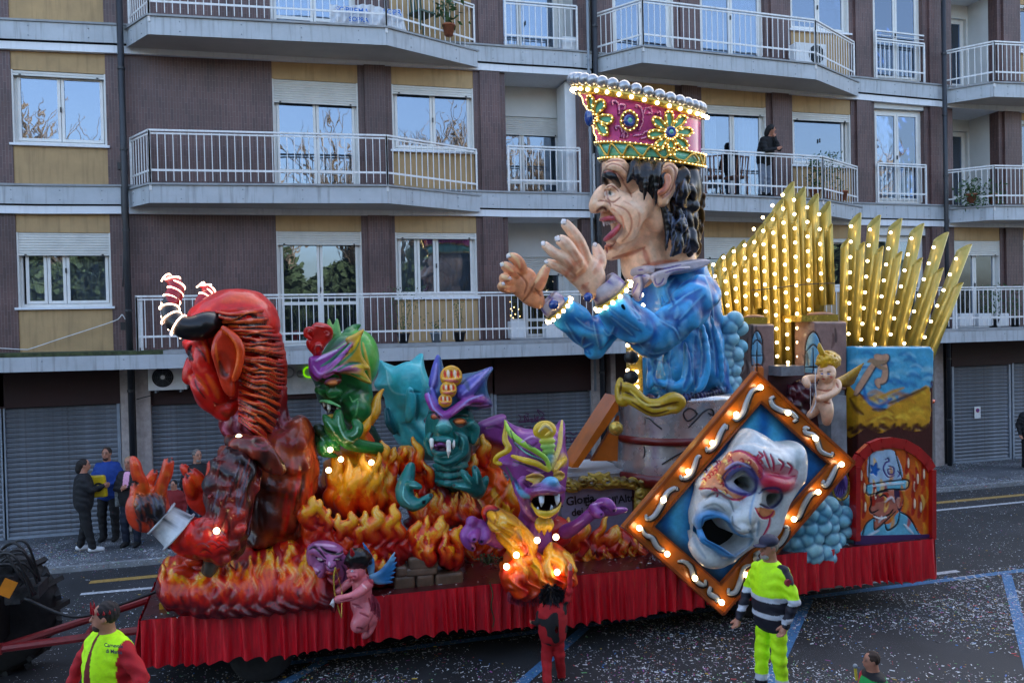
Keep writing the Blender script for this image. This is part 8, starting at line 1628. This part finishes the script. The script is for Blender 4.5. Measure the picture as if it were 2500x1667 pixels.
# ================================================================ PEOPLE
def person(loc, face, H, lbl, top, legs, hair, pose=None, sk=c_(176, 120, 96), shoes=c_(20, 20, 22), h=.019, topz=.86, hairlen=0, cap=None, toppost=None, legpost=None, beard=None, wide=1.0, extra=None, headturn=0, lean=0.0, grp='people'):
    """face = heading angle (radians, 0 looks to +Y); pose gives wrists / elbows / knees / ankles in local metres for a 1.75 m figure"""
    t = empty('person', loc, lbl, 'person', grp); ps = dict(le=(-.27, -.03, 1.14), lw=(-.28, .07, .90), re=(.27, -.03, 1.14), rw=(.28, .07, .90), la=(-.11, 0, .09), ra=(.11, 0, .09), lk=(-.115, .03, .50), rk=(.115, .03, .50)); ps.update(pose or {}); s = H/1.75; A = -face
    ca, sa = math.cos(A), math.sin(A)
    def T(p): x, y, z = p[0]*s, (p[1]+lean*max(0, p[2]-.95))*s, p[2]*s; return np.array([loc[0]+ca*x-sa*y, loc[1]+sa*x+ca*y, loc[2]+z])
    def tb(S, pts, rs, c, **k): S.tube([T(p) for p in pts], [r*s for r in rs], c, **k)
    R_ = np.array([[ca, sa, 0], [-sa, ca, 0], [0, 0, 1]]); B = Sculpt(h); hx, hy, hz = .0, .03, 1.625; ht = headturn
    ct, st_ = math.cos(ht), math.sin(ht); HT = lambda x, y, z: T((hx+ct*x-st_*y, hy+st_*x+ct*y, hz+z)); RH = np.array([[ct, st_, 0], [-st_, ct, 0], [0, 0, 1]]) @ R_
    B.ell(HT(0, 0, .012), np.array((.074, .092, .108))*s, sk, R=RH, k=.02); B.ell(HT(0, .03, -.055), np.array((.055, .062, .06))*s, sk, R=RH, k=.02); B.cone(HT(0, .082, .02), HT(0, .108, -.018), .010*s, .015*s, sk, k=.012); B.cone(HT(0, .084, -.055), HT(0, .088, -.062), .018*s, .016*s, sk, k=.01)
    for q in (-1, 1): B.ell(HT(q*.076, .0, -.005), np.array((.012, .02, .032))*s, sk, R=RH, k=.008); B.ell(HT(q*.030, .090, .018), np.array((.014, .010, .009))*s, tuple(v*.25 for v in sk), R=RH, k=.004); B.ell(HT(q*.032, .088, .038), np.array((.020, .008, .006))*s, tuple(v*.3 for v in hair), R=RH, k=.004)
    B.ell(HT(0, .096, -.048), np.array((.022, .008, .006))*s, c_(140, 60, 56), R=RH, k=.004)
    tb(B, [(0, .0, 1.40), (0, .01, 1.50), (hx*.5, hy*.6, 1.56)], [.06, .052, .050], sk, k=.03); tb(B, [(0, 0, .95), (0, 0, 1.2), (0, 0, 1.42)], [.09, .10, .09], sk, k=.03)
    for q, e, w_, kn, an in ((-1, 'le', 'lw', 'lk', 'la'), (1, 're', 'rw', 'rk', 'ra')):
        e, w_, kn, an = ps[e], ps[w_], ps[kn], ps[an]; tb(B, [(q*.17, 0, 1.40), e, w_], [.04, .035, .026], sk, k=.02, smooth=False); tb(B, [(q*.09, 0, .92), kn, an], [.06, .05, .035], sk, k=.02, smooth=False)
        d = np.array(w_)-np.array(e); d /= np.linalg.norm(d)+1e-9; sd = np.cross(d, [0, 1, 0.2]); sd /= np.linalg.norm(sd)+1e-9; fw = np.cross(sd, d); W_ = np.array(w_); P0 = W_+d*.07
        B.cone(T(W_), T(P0), .030*s, .034*s, sk, k=.02)
        for i in range(4):
            b0 = P0+sd*(.027*(1.5-i)/1.5); L_ = (.062, .075, .07, .055)[i]; B.tube([T(b0), T(b0+d*L_*.55+fw*.012), T(b0+d*L_*.85+fw*.04)], [.0105*s, .010*s, .008*s], sk, n=2, k=.006)
        B.tube([T(W_+d*.02+sd*.03), T(W_+d*.06+sd*.05+fw*.02), T(W_+d*.085+sd*.05+fw*.035)], [.012*s, .011*s, .009*s], sk, n=2, k=.008)
    B.build('body', M['skin'], t, kc=.006)
    J = Sculpt(h); tb(J, [(0, 0, topz+.03), (0, 0, 1.02), (0, .01, 1.2), (0, 0, 1.38)], [.145*wide, .15*wide, .155*wide, .12], top, k=.06); gr_ = ((3, 2, 9), .006*s, 1.5); tb(J, [(-.08*wide, 0, topz), (-.1*wide, 0, 1.2), (-.13, 0, 1.37)], [.12, .12, .085], top, k=.05, gr=gr_); tb(J, [(.08*wide, 0, topz), (.1*wide, 0, 1.2), (.13, 0, 1.37)], [.12, .12, .085], top, k=.05, gr=gr_)
    J.cone(T((0, 0, 1.43)), T((0, .01, 1.50)), .075*s, .062*s, top, k=.02)
    for q, e, w_ in ((-1, 'le', 'lw'), (1, 're', 'rw')): e, w_ = ps[e], ps[w_]; tb(J, [(q*.155, 0, 1.395), tuple((np.array((q*.18, 0, 1.36))+np.array(e))/2), e], [.072, .066, .056], top, k=.03, smooth=False, gr=gr_); tb(J, [e, w_], [.056, .042], top, k=.02, smooth=False, gr=gr_)
    J.build('jacket', M['matte'], t, kc=.008, post=(lambda V, C: toppost(V-np.array(loc), C, R_)) if toppost else None)
    G = Sculpt(h); tb(G, [(-.05, 0, .91), (.05, 0, .91)], [.125*wide, .125*wide], legs, k=.04)
    for q, kn, an in ((-1, 'lk', 'la'), (1, 'rk', 'ra')): kn, an = ps[kn], ps[an]; tb(G, [(q*.085, 0, .90), kn, (an[0], an[1]-.01, an[2]+.0)], [.105*wide, .080*wide, .066*wide], legs, k=.03, smooth=False, gr=((2, 2, 8), .005*s, 1.4))
    G.build('trousers', M['matte'], t, kc=.008, post=(lambda V, C: legpost(V-np.array(loc), C, R_)) if legpost else None)
    for q, an in ((-1, ps['la']), (1, ps['ra'])): F_ = Sculpt(h); F_.tube([T((an[0], an[1]-.05, an[2]-.035)), T((an[0], an[1]+.06, an[2]-.04)), T((an[0]+q*.015, an[1]+.16, an[2]-.055))], [.048*s, .046*s, .034*s], shoes, k=.02); F_.build('shoe', M['matte'], t)
    Hh = Sculpt(h); Hh.ell(HT(0, -.022, .032), np.array((.086, .098, .100))*s, hair, R=RH, k=.01, gr=((20, 18, 8), .003, 1.5), col2=tuple(v*1.8+.01 for v in hair)); Hh.ell(HT(0, .085, -.03), np.array((.085, .07, .088))*s, hair, R=RH, sub=True, k=.01)
    if hairlen: Hh.tube([HT(0, -.07, .03), HT(0, -.09, -.08), HT(0, -.08, -hairlen)], [.06*s, .055*s, .025*s], hair, k=.03)
    Hh.build('hair', M['matte'], t)
    if beard is not None: Q = Sculpt(h); Q.ell(HT(0, .055, -.08), np.array((.05, .045, .042))*s, beard, R=RH, k=.01); Q.ell(HT(0, .098, -.048), np.array((.02, .02, .012))*s, (.1,.03,.03), R=RH, sub=True, k=.01); Q.build('beard', M['matte'], t)
    if cap is not None: Q = Sculpt(h); Q.ell(HT(0, -.008, .065), np.array((.092, .108, .072))*s, cap, R=RH, k=.01); Q.ell(HT(0, .02, -.05), np.array((.12, .13, .07))*s, cap, R=RH, sub=True, k=.01); Q.ell(HT(0, .12, .035), np.array((.07, .075, .012))*s, cap, R=RH, k=.012); Q.build('cap', M['matte'], t)
    return t, T, HT
BLC = c_(22, 23, 28); gz = lambda x, y: tuple(onZ(x, y, .092))
def deg(a): return math.radians(a)
person(gz(208, 1346), deg(70), 1.70, 'young woman in black with white shoes holding a yellow bag by the shutter', BLC, c_(14, 14, 18), c_(22, 16, 14), dict(lw=(-.06, .30, 1.17), le=(-.24, .08, 1.16), rw=(.10, .32, 1.22), re=(.25, .10, 1.18), la=(-.16, -.05, .09), ra=(.14, .12, .09)), shoes=c_(210, 210, 212), headturn=-.2, hairlen=.1)
person(gz(268, 1318), deg(190), 1.80, 'bearded young man in a bright blue jacket standing behind the yellow bag', c_(24, 62, 140), c_(16, 16, 20), c_(40, 28, 22), dict(lw=(-.12, .26, 1.08), le=(-.27, .02, 1.14), rw=(.14, .24, 1.1)), beard=c_(60, 40, 30))
person(gz(322, 1332), deg(196), 1.68, 'woman with hair band, pink scarf, dark coat and grey bag against the shutter', c_(26, 24, 28), c_(20, 28, 46), c_(140, 112, 84), dict(lw=(-.05, .2, 1.18), le=(-.24, .02, 1.14), rw=(.07, .2, 1.16), re=(.25, .04, 1.13)), hairlen=.12, toppost=lambda V, C, R: np.where(((V@R.T)[:, 1:2] > .09) & (abs((V@R.T)[:, :1]) < .055) & (V[:, 2:] > 1.14), np.array(c_(226, 160, 190)), C))
q = onY(305, 1215, 16.9); tag(edges_bevel(MB().box(-.17, .17, -.05, .05, -.15, .15).build('shoulder_bag', mat('grey_bag_cloth', (.25, .27, .27), .7, var=.6, vscale=14)), .02), 'grey patterned shoulder bag hanging at the hip of the woman in the scarf', 'bag').location = [float(v) for v in q]
q = onY(242, 1187, 16.75); t = empty('yellow_bag', q, 'yellow plastic bag with a black round print held by the woman in black', 'bag'); o = edges_bevel(MB().hexa([(-.15,-.05,-.2),(.13,-.05,-.2),(.15,.06,-.2),(-.13,.06,-.2),(-.18,-.03,.2),(.1,-.06,.22),(.12,.03,.2),(-.15,.04,.22)]).build('sack', mat('yellow_bag', lin((214, 180, 20)), .45, var=.2, bump=.6, bscale=9), None), .03); o.parent = t
o = MB().lathe((0, -.07, 0), [(.085, 0), (.085, -.006)], 16, 'y').build('black_print', M['black']); o.parent = t; o = MB().lathe((0, -.078, 0), [(.045, 0), (.045, -.004)], 14, 'y').build('print_centre', mat('print_pale', lin((220, 190, 90)), .5)); o.parent = t
person(gz(486, 1322), deg(150), 1.76, 'grey bearded man in dark jacket behind the devil hands', c_(18, 20, 26), c_(30, 44, 70), c_(90, 84, 80), beard=c_(150, 146, 140))
person(gz(430, 1335), deg(200), 1.25, 'small dark-haired child in red half hidden by the devil wrist', c_(120, 14, 20), c_(120, 14, 20), c_(20, 16, 16))
person(gz(1424, 1262), deg(170), 1.55, 'dark-clothed spectator glimpsed between purple demon and barrel', c_(60, 16, 20), BLC, c_(14, 12, 14))
person(tuple(onZ(2512, 1142, .092)), deg(190), 1.72, 'dark-clothed person cut by the right edge of the photo', BLC, BLC, c_(20, 16, 14))
X_ = onY(1862, 470, 17.7); zf = zt(2, X_[0])
person((X_[0], 17.62, zf), deg(168), 1.68, 'ponytailed woman in black jacket leaning on the second-floor balcony rail', c_(14, 14, 18), c_(110, 120, 136), c_(16, 13, 13), dict(lw=(-.04, .17, 1.42), le=(-.16, .30, 1.14), rw=(.02, .38, 1.12), re=(.22, .26, 1.08)), headturn=1.0, hairlen=.16, lean=.35)
NEON, NAVY, SIL = c_(196, 255, 0), c_(16, 18, 34), c_(190, 196, 206)
M['neon'] = mat('hi_vis_fluorescent_cloth', attr=True, rough=.7, var=.1, vscale=14, bump=.4, bscale=30)
def pol_top(V, C, R):
    z = V[:, 2:3]/(1.78/1.75); n = .012*np.sin(V[:, :1]*9); C2 = np.where(z < 1.13+n, NAVY, NEON)
    for a, b in ((1.11, 1.165), (.94, .99)): C2 = np.where((z > a+n) & (z < b+n), SIL, C2)
    L = V@R.T; C2 = np.where((L[:, 2:3] > 1.33) & (abs(L[:, :1]) > .13) & (abs(L[:, 1:2]) < .05) & (L[:, 2:3] < 1.52), NAVY, C2)
    return np.broadcast_to(C2, C.shape)*1.0
def pol_leg(V, C, R):
    z = V[:, 2:3]; C2 = np.where(z < .24, NAVY, NEON); C2 = np.where((z > .24) & (z < .30), SIL, C2); return np.where((z > .12) & (z < .17), SIL, C2)*np.ones_like(C)
_m = M['matte']; M['matte'] = M['neon']
pt, PT, PH = person(tuple(onZ(1888, 1718, 0)), deg(-104), 1.78, 'grey-haired marshal in navy cap and yellow and navy hi-vis suit, seen from the side', NEON, NEON, c_(120, 112, 104), dict(lw=(-.27, .10, .92), le=(-.30, .0, 1.15), rw=(.26, .20, .86), re=(.30, .02, 1.12), la=(-.1, -.05, .09), ra=(.12, .06, .09)), h=.0165, cap=c_(40, 42, 66), toppost=pol_top, legpost=pol_leg, beard=c_(170, 166, 160), wide=.9)
M['matte'] = _m
p = PT((-.262, .04, 1.33)); rot = (math.radians(90), 0, 0)
e = MB().lathe(p, [(.036, .02), (.036, -.012)], 16, 'y').build('round_badge', mat('badge_red', lin((150, 40, 60)), .5), pt)
def vest_post(V, C, R):
    L = V@R.T; z = L[:, 2:3]; x = L[:, :1]; m = (abs(x) < .205) & (z > .80) & (abs(x) > .0); C2 = np.where(m, NEON, np.array(c_(176, 12, 26))); C2 = np.where(m & (z > 1.02) & (z < 1.075), SIL, C2)
    C2 = np.where(m & (L[:, 1:2] > .02) & (abs(x-.02) < .045*np.clip((1.5-z)*3, .35, 1)) & (z > .9), np.array(c_(110, 10, 20)), C2); return C2*np.ones_like(C)
vl = onZ(262, 1466, 1.76); vt, VT, VH = person((vl[0], vl[1], 0), deg(-140), 1.76, 'steward in yellow vest over red satin with a red devil crown, at the lower left', NEON, c_(150, 10, 20), c_(26, 18, 16), dict(lw=(-.42, .16, .95), rw=(.44, .06, .92), le=(-.38, .0, 1.16), re=(.40, -.02, 1.14)), h=.0165, toppost=vest_post, wide=1.1, headturn=-.75, beard=c_(60, 44, 36))
g = Sculpt(.014); RG = c_(150, 12, 28)
for i in range(14): a = i/14*6.283; u = np.array(VH(.088*math.cos(a), .10*math.sin(a), .045)); hh = .03+.06*(math.sin(a) > .5); g.cone(u, VH(.094*math.cos(a), .108*math.sin(a), .05+hh), .012, .004, RG, k=.012)
g.build('devil_crown', M['sculpt'], vt)
for tx, dz in (('Carnevale', .05), ('di Marca', 0)): me = text_mesh(tx, .045, .001, True); a = YAW; me.transform(Matrix.Rotation(-YAW-.25, 4, 'Z') @ Matrix.Rotation(math.pi/2, 4, 'X')); p = VT((.10, -.19, 1.22+dz)); p = np.array(vl)*0+np.array(onY(262+16, 1590, vl[1]-.29)); o = link('vest_lettering', me, M['darkblue']); o.parent = vt; o.location = Vector([float(p[0]), float(p[1]), float(p[2])+dz])-vt.location
kl = onZ(1352, 1668, 0); kt, KT2, KH2 = person(tuple(kl), deg(12), 1.08, 'child in shiny red costume and black tinsel wig reaching up to the purple demon', c_(170, 10, 22), c_(170, 10, 22), c_(14, 12, 14), dict(rw=(.36, .10, 2.02), re=(.33, .04, 1.66), lw=(-.34, .1, 1.1), la=(-.14, -.2, .09), lk=(-.12, .0, .5), ra=(.16, .15, .09)), h=.0165, wide=1.2, shoes=c_(60, 20, 24), toppost=lambda V, C, R: np.where((vnoise(V*np.array([14, 14, 11]), 4) > .58)[:, None], np.array(c_(18, 14, 16)), C))
B = MB(); rg = random.Random(8)
for i in range(520):
    d = Vector((rg.gauss(0, 1), rg.gauss(0, 1), rg.gauss(.2, 1))).normalized(); c = Vector([float(v) for v in KH2(0, 0, .03)]); B.bar(c+d*.06, c+d*rg.uniform(.10, .16)+Vector((0, 0, -.05)), .004, .016)
tag(B.build('tinsel_wig', mat('black_tinsel', (.02, .02, .025), .2, metal=.6), kt), kind='stuff')
bl_ = onZ(2132, 1592, 1.13); person((bl_[0], bl_[1], 0), deg(-75), 1.14, 'dark-haired boy in black with a green and red scarf, cut by the bottom edge', c_(16, 16, 20), BLC, c_(48, 32, 22), h=.0165, toppost=lambda V, C, R: np.where(V[:, 2:] > .93, C, np.where((V@R.T)[:, :1] < .03, np.array(c_(20, 150, 70)), np.array(c_(180, 20, 40)))))
q = onY(2088, 1625, bl_[1]-.1); t = empty('microphone', q, 'yellow and grey stick held up in front of the boy', 'stick'); MB().tube([q+np.array([.01, 0, -.12]), q+np.array([0, 0, -.02])], .012, 8).build('handle', mat('yellow_handle', lin((200, 180, 60)), .5), t); MB().sphere(q+np.array([0, 0, .0]), .02, 10, 8).build('tip', M['gpipe'], t, True)

# ================================================================ TRACTOR REAR, PLANTS, BALCONY CLUTTER
tr = empty('tractor', (-5.0, 10.0, 0), 'rear of a dark tractor with a big ribbed tyre, entering at the left edge', 'tractor')
q = onZ(-15, 1640, 0); wc = (q[0], q[1], .72); wl = wheel(wc, .72, .38, tr)
lug = MB().box(-.03, .03, -.19, .19, -.02, .04).mesh('tread_lug'); lug.materials.append(M['rubber'])
for i in range(30): a = i/30*6.283; share(lug, 'tread_lug', wl, (0, 0, 0)).location = (wc[0]+.72*math.cos(a), wc[1], wc[2]+.72*math.sin(a)); wl.children[-1].rotation_euler = (0, -a+math.pi/2, .3 if i % 2 else -.3)
q = onY(40, 1400, 10.3); gs = mat('greasy_steel', (.05, .05, .052), .45, metal=.5, var=.5, vscale=9)
for i in range(9): x, z = rg.uniform(-.35, .18), rg.uniform(-.3, .15); MB().box(q[0]+x-rg.uniform(.04, .14), q[0]+x+.09, 10.2+rg.uniform(0, .3), 10.6, q[2]+z-rg.uniform(.04, .14), q[2]+z+.08).build('hitch_block', gs, tr)
for i in range(8): y0 = rg.uniform(-.3, .2); MB().tube(catmull([q+np.array([-.4, y0, rg.uniform(-.1, .2)]), q+np.array([-.1, y0, rg.uniform(.1, .34)]), q+np.array([.1, y0-.05, rg.uniform(.0, .3)]), q+np.array([.22, y0, rg.uniform(-.3, 0)])], 6), .014, 6).build('hydraulic_hose', M['black'], tr, True)
MB().tube(catmull([q+np.array([.1, -.1, -.25]), q+np.array([.6, -.15, -.5]), q+np.array([1.1, -.1, -.42]), q+np.array([1.7, .1, -.3])], 6), .018, 6).build('hydraulic_hose', M['black'], tr, True)
a = onY(18, 1435, 10.1); o = MB().box(-.07, .07, -.01, .01, -.09, .09).build('orange_plate', mat('orange_plate', lin((220, 130, 20)), .5), tr); o.location = Vector([float(v) for v in a])-tr.location; o.rotation_euler = (0, .5, 0)
MB().box(q[0]-1.2, q[0]-.3, 10.2, 11.2, .5, 1.3).build('tractor_body', M['black'], tr)
def plant(c, R, H, n, lbl, cat='potted plant', pot=True, ls=.05, col='leaf', drop=0.0, seed=1, potm='terracotta'):
    t = empty('potted_plant', c, lbl, cat); r = np.random.default_rng(seed); c = np.array(c, float)
    if pot: MB().lathe(c, [(.09, 0), (.13, .2), (.145, .2), (.145, .24), (.12, .24)], 14).build('pot', M[potm], t, True)
    for i in range(4): a = i*1.6; MB().tube([c+[0, 0, .2], c+[R*.3*math.cos(a), R*.3*math.sin(a), .2+H*.5], c+[R*.6*math.cos(a), R*.6*math.sin(a), .15+H*.9]], [.008, .006, .003], 4).build('stem', M['leaf'], t)
    P = c+np.stack([r.normal(0, R*.5, n), r.normal(0, R*.35, n), .22+H*r.random(n)**.8-drop*r.random(n)], 1); D = r.normal(0, 1, (n, 3)); D /= np.linalg.norm(D, axis=1)[:, None]; S_ = np.cross(D, r.normal(0, 1, (n, 3))); S_ /= np.linalg.norm(S_, axis=1)[:, None]
    V = np.stack([P, P+D*ls+S_*ls*.4, P+D*ls*2, P+D*ls-S_*ls*.4], 1).reshape(-1, 3); tag(link('foliage', np_mesh('foliage', V, np.arange(4*n).reshape(n, 4)), M[col], t), kind='stuff'); return t
def bz_(k, x, y, Yy): q = onY(x, y, Yy); return (q[0], Yy, zt(k, q[0])+.03)
plant(bz_(1, 985, 820, 17.6), .45, 1.0, 260, 'airy olive shrub in a dark pot on the first-floor balcony', ls=.03, seed=2, potm='black'); plant(bz_(1, 1065, 820, 17.6), .2, .3, 60, 'small green plant in a grey pot beside the olive shrub', ls=.035, seed=3, potm='gpipe'); plant(bz_(1, 1122, 820, 17.6), .14, .7, 60, 'thin upright plant near the loggia end of the first-floor balcony', ls=.03, seed=4, potm='black')
plant(bz_(3, 1095, 60, 17.75), .34, 1.1, 90, 'large-leaved climbing plant beside the top left balcony window', ls=.10, seed=5); plant(bz_(2, 2020, 480, 17.7), .4, .9, 240, 'dark leafy shrub on the second-floor balcony right of the woman', ls=.045, seed=6); plant(bz_(2, 1990, 480, 17.8), .25, .8, 120, 'spiky green plant beside the dark shrub on the second-floor balcony', ls=.06, seed=7)
plant(bz_(2, 2372, 490, 17.7), .4, .45, 260, 'green trailing fern hanging through the railing at the right edge', ls=.06, drop=.5, seed=8); plant(bz_(2, 2425, 490, 17.7), .3, .4, 160, 'second trailing plant, right of the fern on the same railing', ls=.06, drop=.4, seed=9); plant(bz_(2, 2055, 395, 17.9), .1, .25, 30, 'terracotta pot on the window sill right of the leaning woman', ls=.04, seed=10)
plant(bz_(1, 2425, 760, 17.5), .35, .9, 220, 'dark bushy plant on the first-floor balcony at the right edge', ls=.05, seed=11, potm='black'); plant(bz_(1, 2478, 760, 17.5), .3, .9, 180, 'rightmost dark plant of the first-floor balcony', ls=.05, seed=12, potm='black')
wp = lambda x0, x1, y0, y1, Yy, d, lbl, cat, nm, m_: tag(edges_bevel(MB().box(onY(x0, y0, Yy)[0], onY(x1, y0, Yy)[0], Yy, Yy+d, onY(x0, y1, Yy)[2], onY(x0, y0, Yy)[2]).build(nm, M[m_]), .02), lbl, cat)
wp(1247, 1284, 784, 826, 17.7, .3, 'white plastic crate with a dark lid in the first-floor loggia', 'crate', 'white_crate', 'whiteplastic'); wp(1333, 1372, 790, 826, 17.7, .3, 'white and red low box in the first-floor loggia', 'box', 'low_box', 'whiteplastic'); wp(1373, 1408, 88, 136, 18.3, .35, 'white cabinet standing in the top loggia', 'cabinet', 'white_cabinet', 'whiteplastic'); wp(1378, 1414, 200, 480, 18.45, .6, 'tall white boiler cabinet in the loggia left of the crown', 'cabinet', 'boiler_cabinet', 'whiteplastic')
for i, (x, l) in enumerate(((2345, 'white bag with red corner on the right first-floor balcony, leftmost of three'), (2390, 'white bag with blue top on the right first-floor balcony, middle of three'), (2432, 'white bag with yellow top on the right first-floor balcony, rightmost of three'))): wp(x, x+32, 765, 797, 17.4, .25, l, 'bag', 'carrier_bag', 'whiteplastic')
# lettered tarp on the top left balcony
f = Frame(0, 0, 1.8816, 17.35); t = empty('lettered_tarp', f.p(1680, 120), 'crumpled white tarp with blue lettering hung over the top left balcony', 'tarp'); V = []; F = []; n = 40
for i in range(n+1):
    for j in range(9): u, v = i/n, j/8; p = f.p(1515+u*325+(30*v if u > .8 else 0), 18+u*22+v*100+8*math.sin(u*9), 0); p[1] += .05*math.sin(u*23+v*3)*v+.03*math.sin(u*51+v*9); V.append(p)
for i in range(n):
    for j in range(8): F.append((i*9+j, (i+1)*9+j, (i+1)*9+j+1, i*9+j+1))
link('sheet', np_mesh('sheet', V, np.array(F), True), mat('tarp_plastic', (.66, .68, .72), .35, var=.15, vscale=8, bump=.5, bscale=14), t); bm_ = mat('blue_lettering', lin((30, 110, 200)), .5)
for tx, x, y, s_ in (('SOPREMA', 1618, 50, .155), ('SOPR', 1802, 58, .155), ('SOPRA', 1648, 92, .13)): me = text_mesh(tx, s_, .001, True); me.transform(Matrix.Rotation(math.pi/2, 4, 'X')); p = f.p(x, y, .1); o = link('lettering', me, bm_); o.parent = t; o.location = Vector([float(v) for v in p])-t.location
def chair(c, m_, lbl, ang):
    t = empty('garden_chair', c, lbl, 'chair'); t.rotation_euler = (0, 0, ang)
    def q(B, nm): o = B.build(nm, m_); o.parent = t
    q(MB().box(-.22, .22, -.22, .22, .40, .44), 'seat')
    for x in (-.2, .2):
        for y in (-.2, .2): q(MB().bar((x, y, 0), (x, y, .40), .03), 'leg')
    for i in range(5): q(MB().bar((-.18+i*.09, .21, .44), (-.18+i*.09, .27, .88), .035, .015), 'back_slat')
    q(MB().bar((-.2, .27, .88), (.2, .27, .88), .03), 'top_rail')
gmn = mat('dark_green_plastic', (.02, .06, .04), .4); wd_ = mat('reddish_wood', (.13, .05, .03), .6, var=.3)
chair(bz_(3, 1030, 60, 17.75), gmn, 'dark green plastic chair on the top left balcony', .5); chair(bz_(2, 1745, 470, 17.8), wd_, 'wooden chair on the second-floor balcony beside the puppet hair', 2.6); chair(bz_(2, 1795, 470, 17.75), wd_, 'second wooden chair, nearer the leaning woman', 3.4)
# fairy lights in the loggia door
t = empty('fairy_lights', onY(1250, 740, 19.0), 'string of tiny warm lights inside the first-floor loggia door', 'fairy lights'); bulbs(t, [onY(x, y, 18.9) for x, y in ((1245,737),(1255,750),(1247,754),(1266,755),(1250,759),(1258,767),(1247,770),(1269,772),(1253,776))], .014, 'fairy_light', 'tinybulb')
# faded flower garland hanging over the skirt
plant(tuple(onZ(1192, 1418, DZ)), .13, .1, 160, 'wilted green and yellow bunch lying on the deck edge', 'dried flowers', False, .025, 'moss', .0, 13)
tag(MB().tube(catmull([onY(x, y, 9.48) for x, y in ((1195,1420),(1203,1450),(1199,1480),(1206,1510),(1203,1530))], 4), .008, 5).build('hanging_stem', M['moss']), 'thin dry stem dangling from the deck over the red skirt', 'stem')
# ================================================================ TREES ON THE CAMERA'S SIDE (seen mirrored in the panes)
bark = mat('tree_bark', (.16, .12, .085), .9, var=.3, vscale=8); twig_leaf = mat('evergreen_needles', (.035, .06, .022), .8, var=.4, vscale=6)
def bare_tree(seed, H=19):
    rg = random.Random(seed); B = MB()
    def grow(p, d, L, r, lv):
        n = 4; pts = [p]; dd = d.copy()
        for i in range(n):
            dd = (dd+Vector((rg.uniform(-.22, .22), rg.uniform(-.22, .22), rg.uniform(-.05, .16)))).normalized(); pts.append(pts[-1]+dd*L/n)
        B.tube(pts, [r*(1-.14*i) for i in range(n+1)], 6 if lv < 2 else 4 if lv < 3 else 3, False)
        if lv >= 5: return
        k = (7, 6, 5, 4, 3)[lv]
        for i in range(k):
            q = pts[rg.randint(1 if lv else 2, n)]; a = rg.uniform(0, 6.28); s_ = rg.uniform(.5, 1.0)
            nd = (dd+Vector((math.cos(a)*s_, math.sin(a)*s_, rg.uniform(-.1, .5)))).normalized(); grow(q, nd, L*rg.uniform(.55, .78), r*.58, lv+1)
    grow(Vector((0, 0, 0)), Vector((0, 0, 1)), H*.36, H*.022, 0); return B.mesh('bare_tree', False)
for sd_, spots in ((11, [(-9, -7, 0), (13, -9, 2.1)]), (12, [(-2, -8, 1), (21, -7, .4), (31, -9, 3)]), (13, [(5.5, -6.5, 2), (17, -12, 4), (-14, -10, 5)])):
    me = bare_tree(sd_); me.materials.append(bark)
    for x, y, a in spots:
        t = empty('bare_tree', (x, y, 0), 'leafless plane tree on the near side of the street, mirrored in the window panes', 'tree', 'bare trees mirrored in the windows'); o = share(me, 'trunk_and_branches', t, (x, y, 0), (0, 0, a)); s_ = 1+.12*math.sin(x); o.scale = (s_, s_, s_)
def evergreen(x, y, H, R, n, lbl, grp=None, cone=True):
    t = empty('evergreen_tree', (x, y, 0), lbl, 'tree', grp); MB().tube([(x, y, 0), (x, y, H*.9)], [H*.02, .03], 6).build('trunk', bark, t)
    rg = np.random.default_rng(int(abs(x)*10)); u = rg.random(n)**.7; z = H*(.08+.92*u); rr = R*((1-u)*1.0+.05 if cone else np.sqrt(np.clip(1-(2*u-1)**2, 0, 1))+.1)*np.sqrt(rg.random(n)); a = rg.uniform(0, 6.28, n)
    P = np.stack([x+rr*np.cos(a), y+rr*np.sin(a), z], 1); D = np.stack([np.cos(a), np.sin(a), rg.uniform(-.6, .2, n)], 1)*rg.uniform(.25, .6, n)[:, None]; S_ = rg.normal(0, .15, (n, 3))
    V = np.stack([P, P+D*.5+S_, P+D, P+D*.5-S_], 1).reshape(-1, 3); link('crown', np_mesh('crown', V, np.arange(4*n).reshape(n, 4)), twig_leaf, t)
evergreen(-11.5, -5, 13, 2.6, 7000, 'conical dark conifer across the street, mirrored in the upper left window')
for i, x in enumerate((-8, -2, 4, 9, 15, 20, 27, 33)): evergreen(x, -4.8-(i % 3), 7.6+(i % 2)*1.4, 2.9, 9000, 'dense dark shrub tree on the near side, mirrored in the first-floor panes', 'dark shrub trees mirrored in the windows', False)
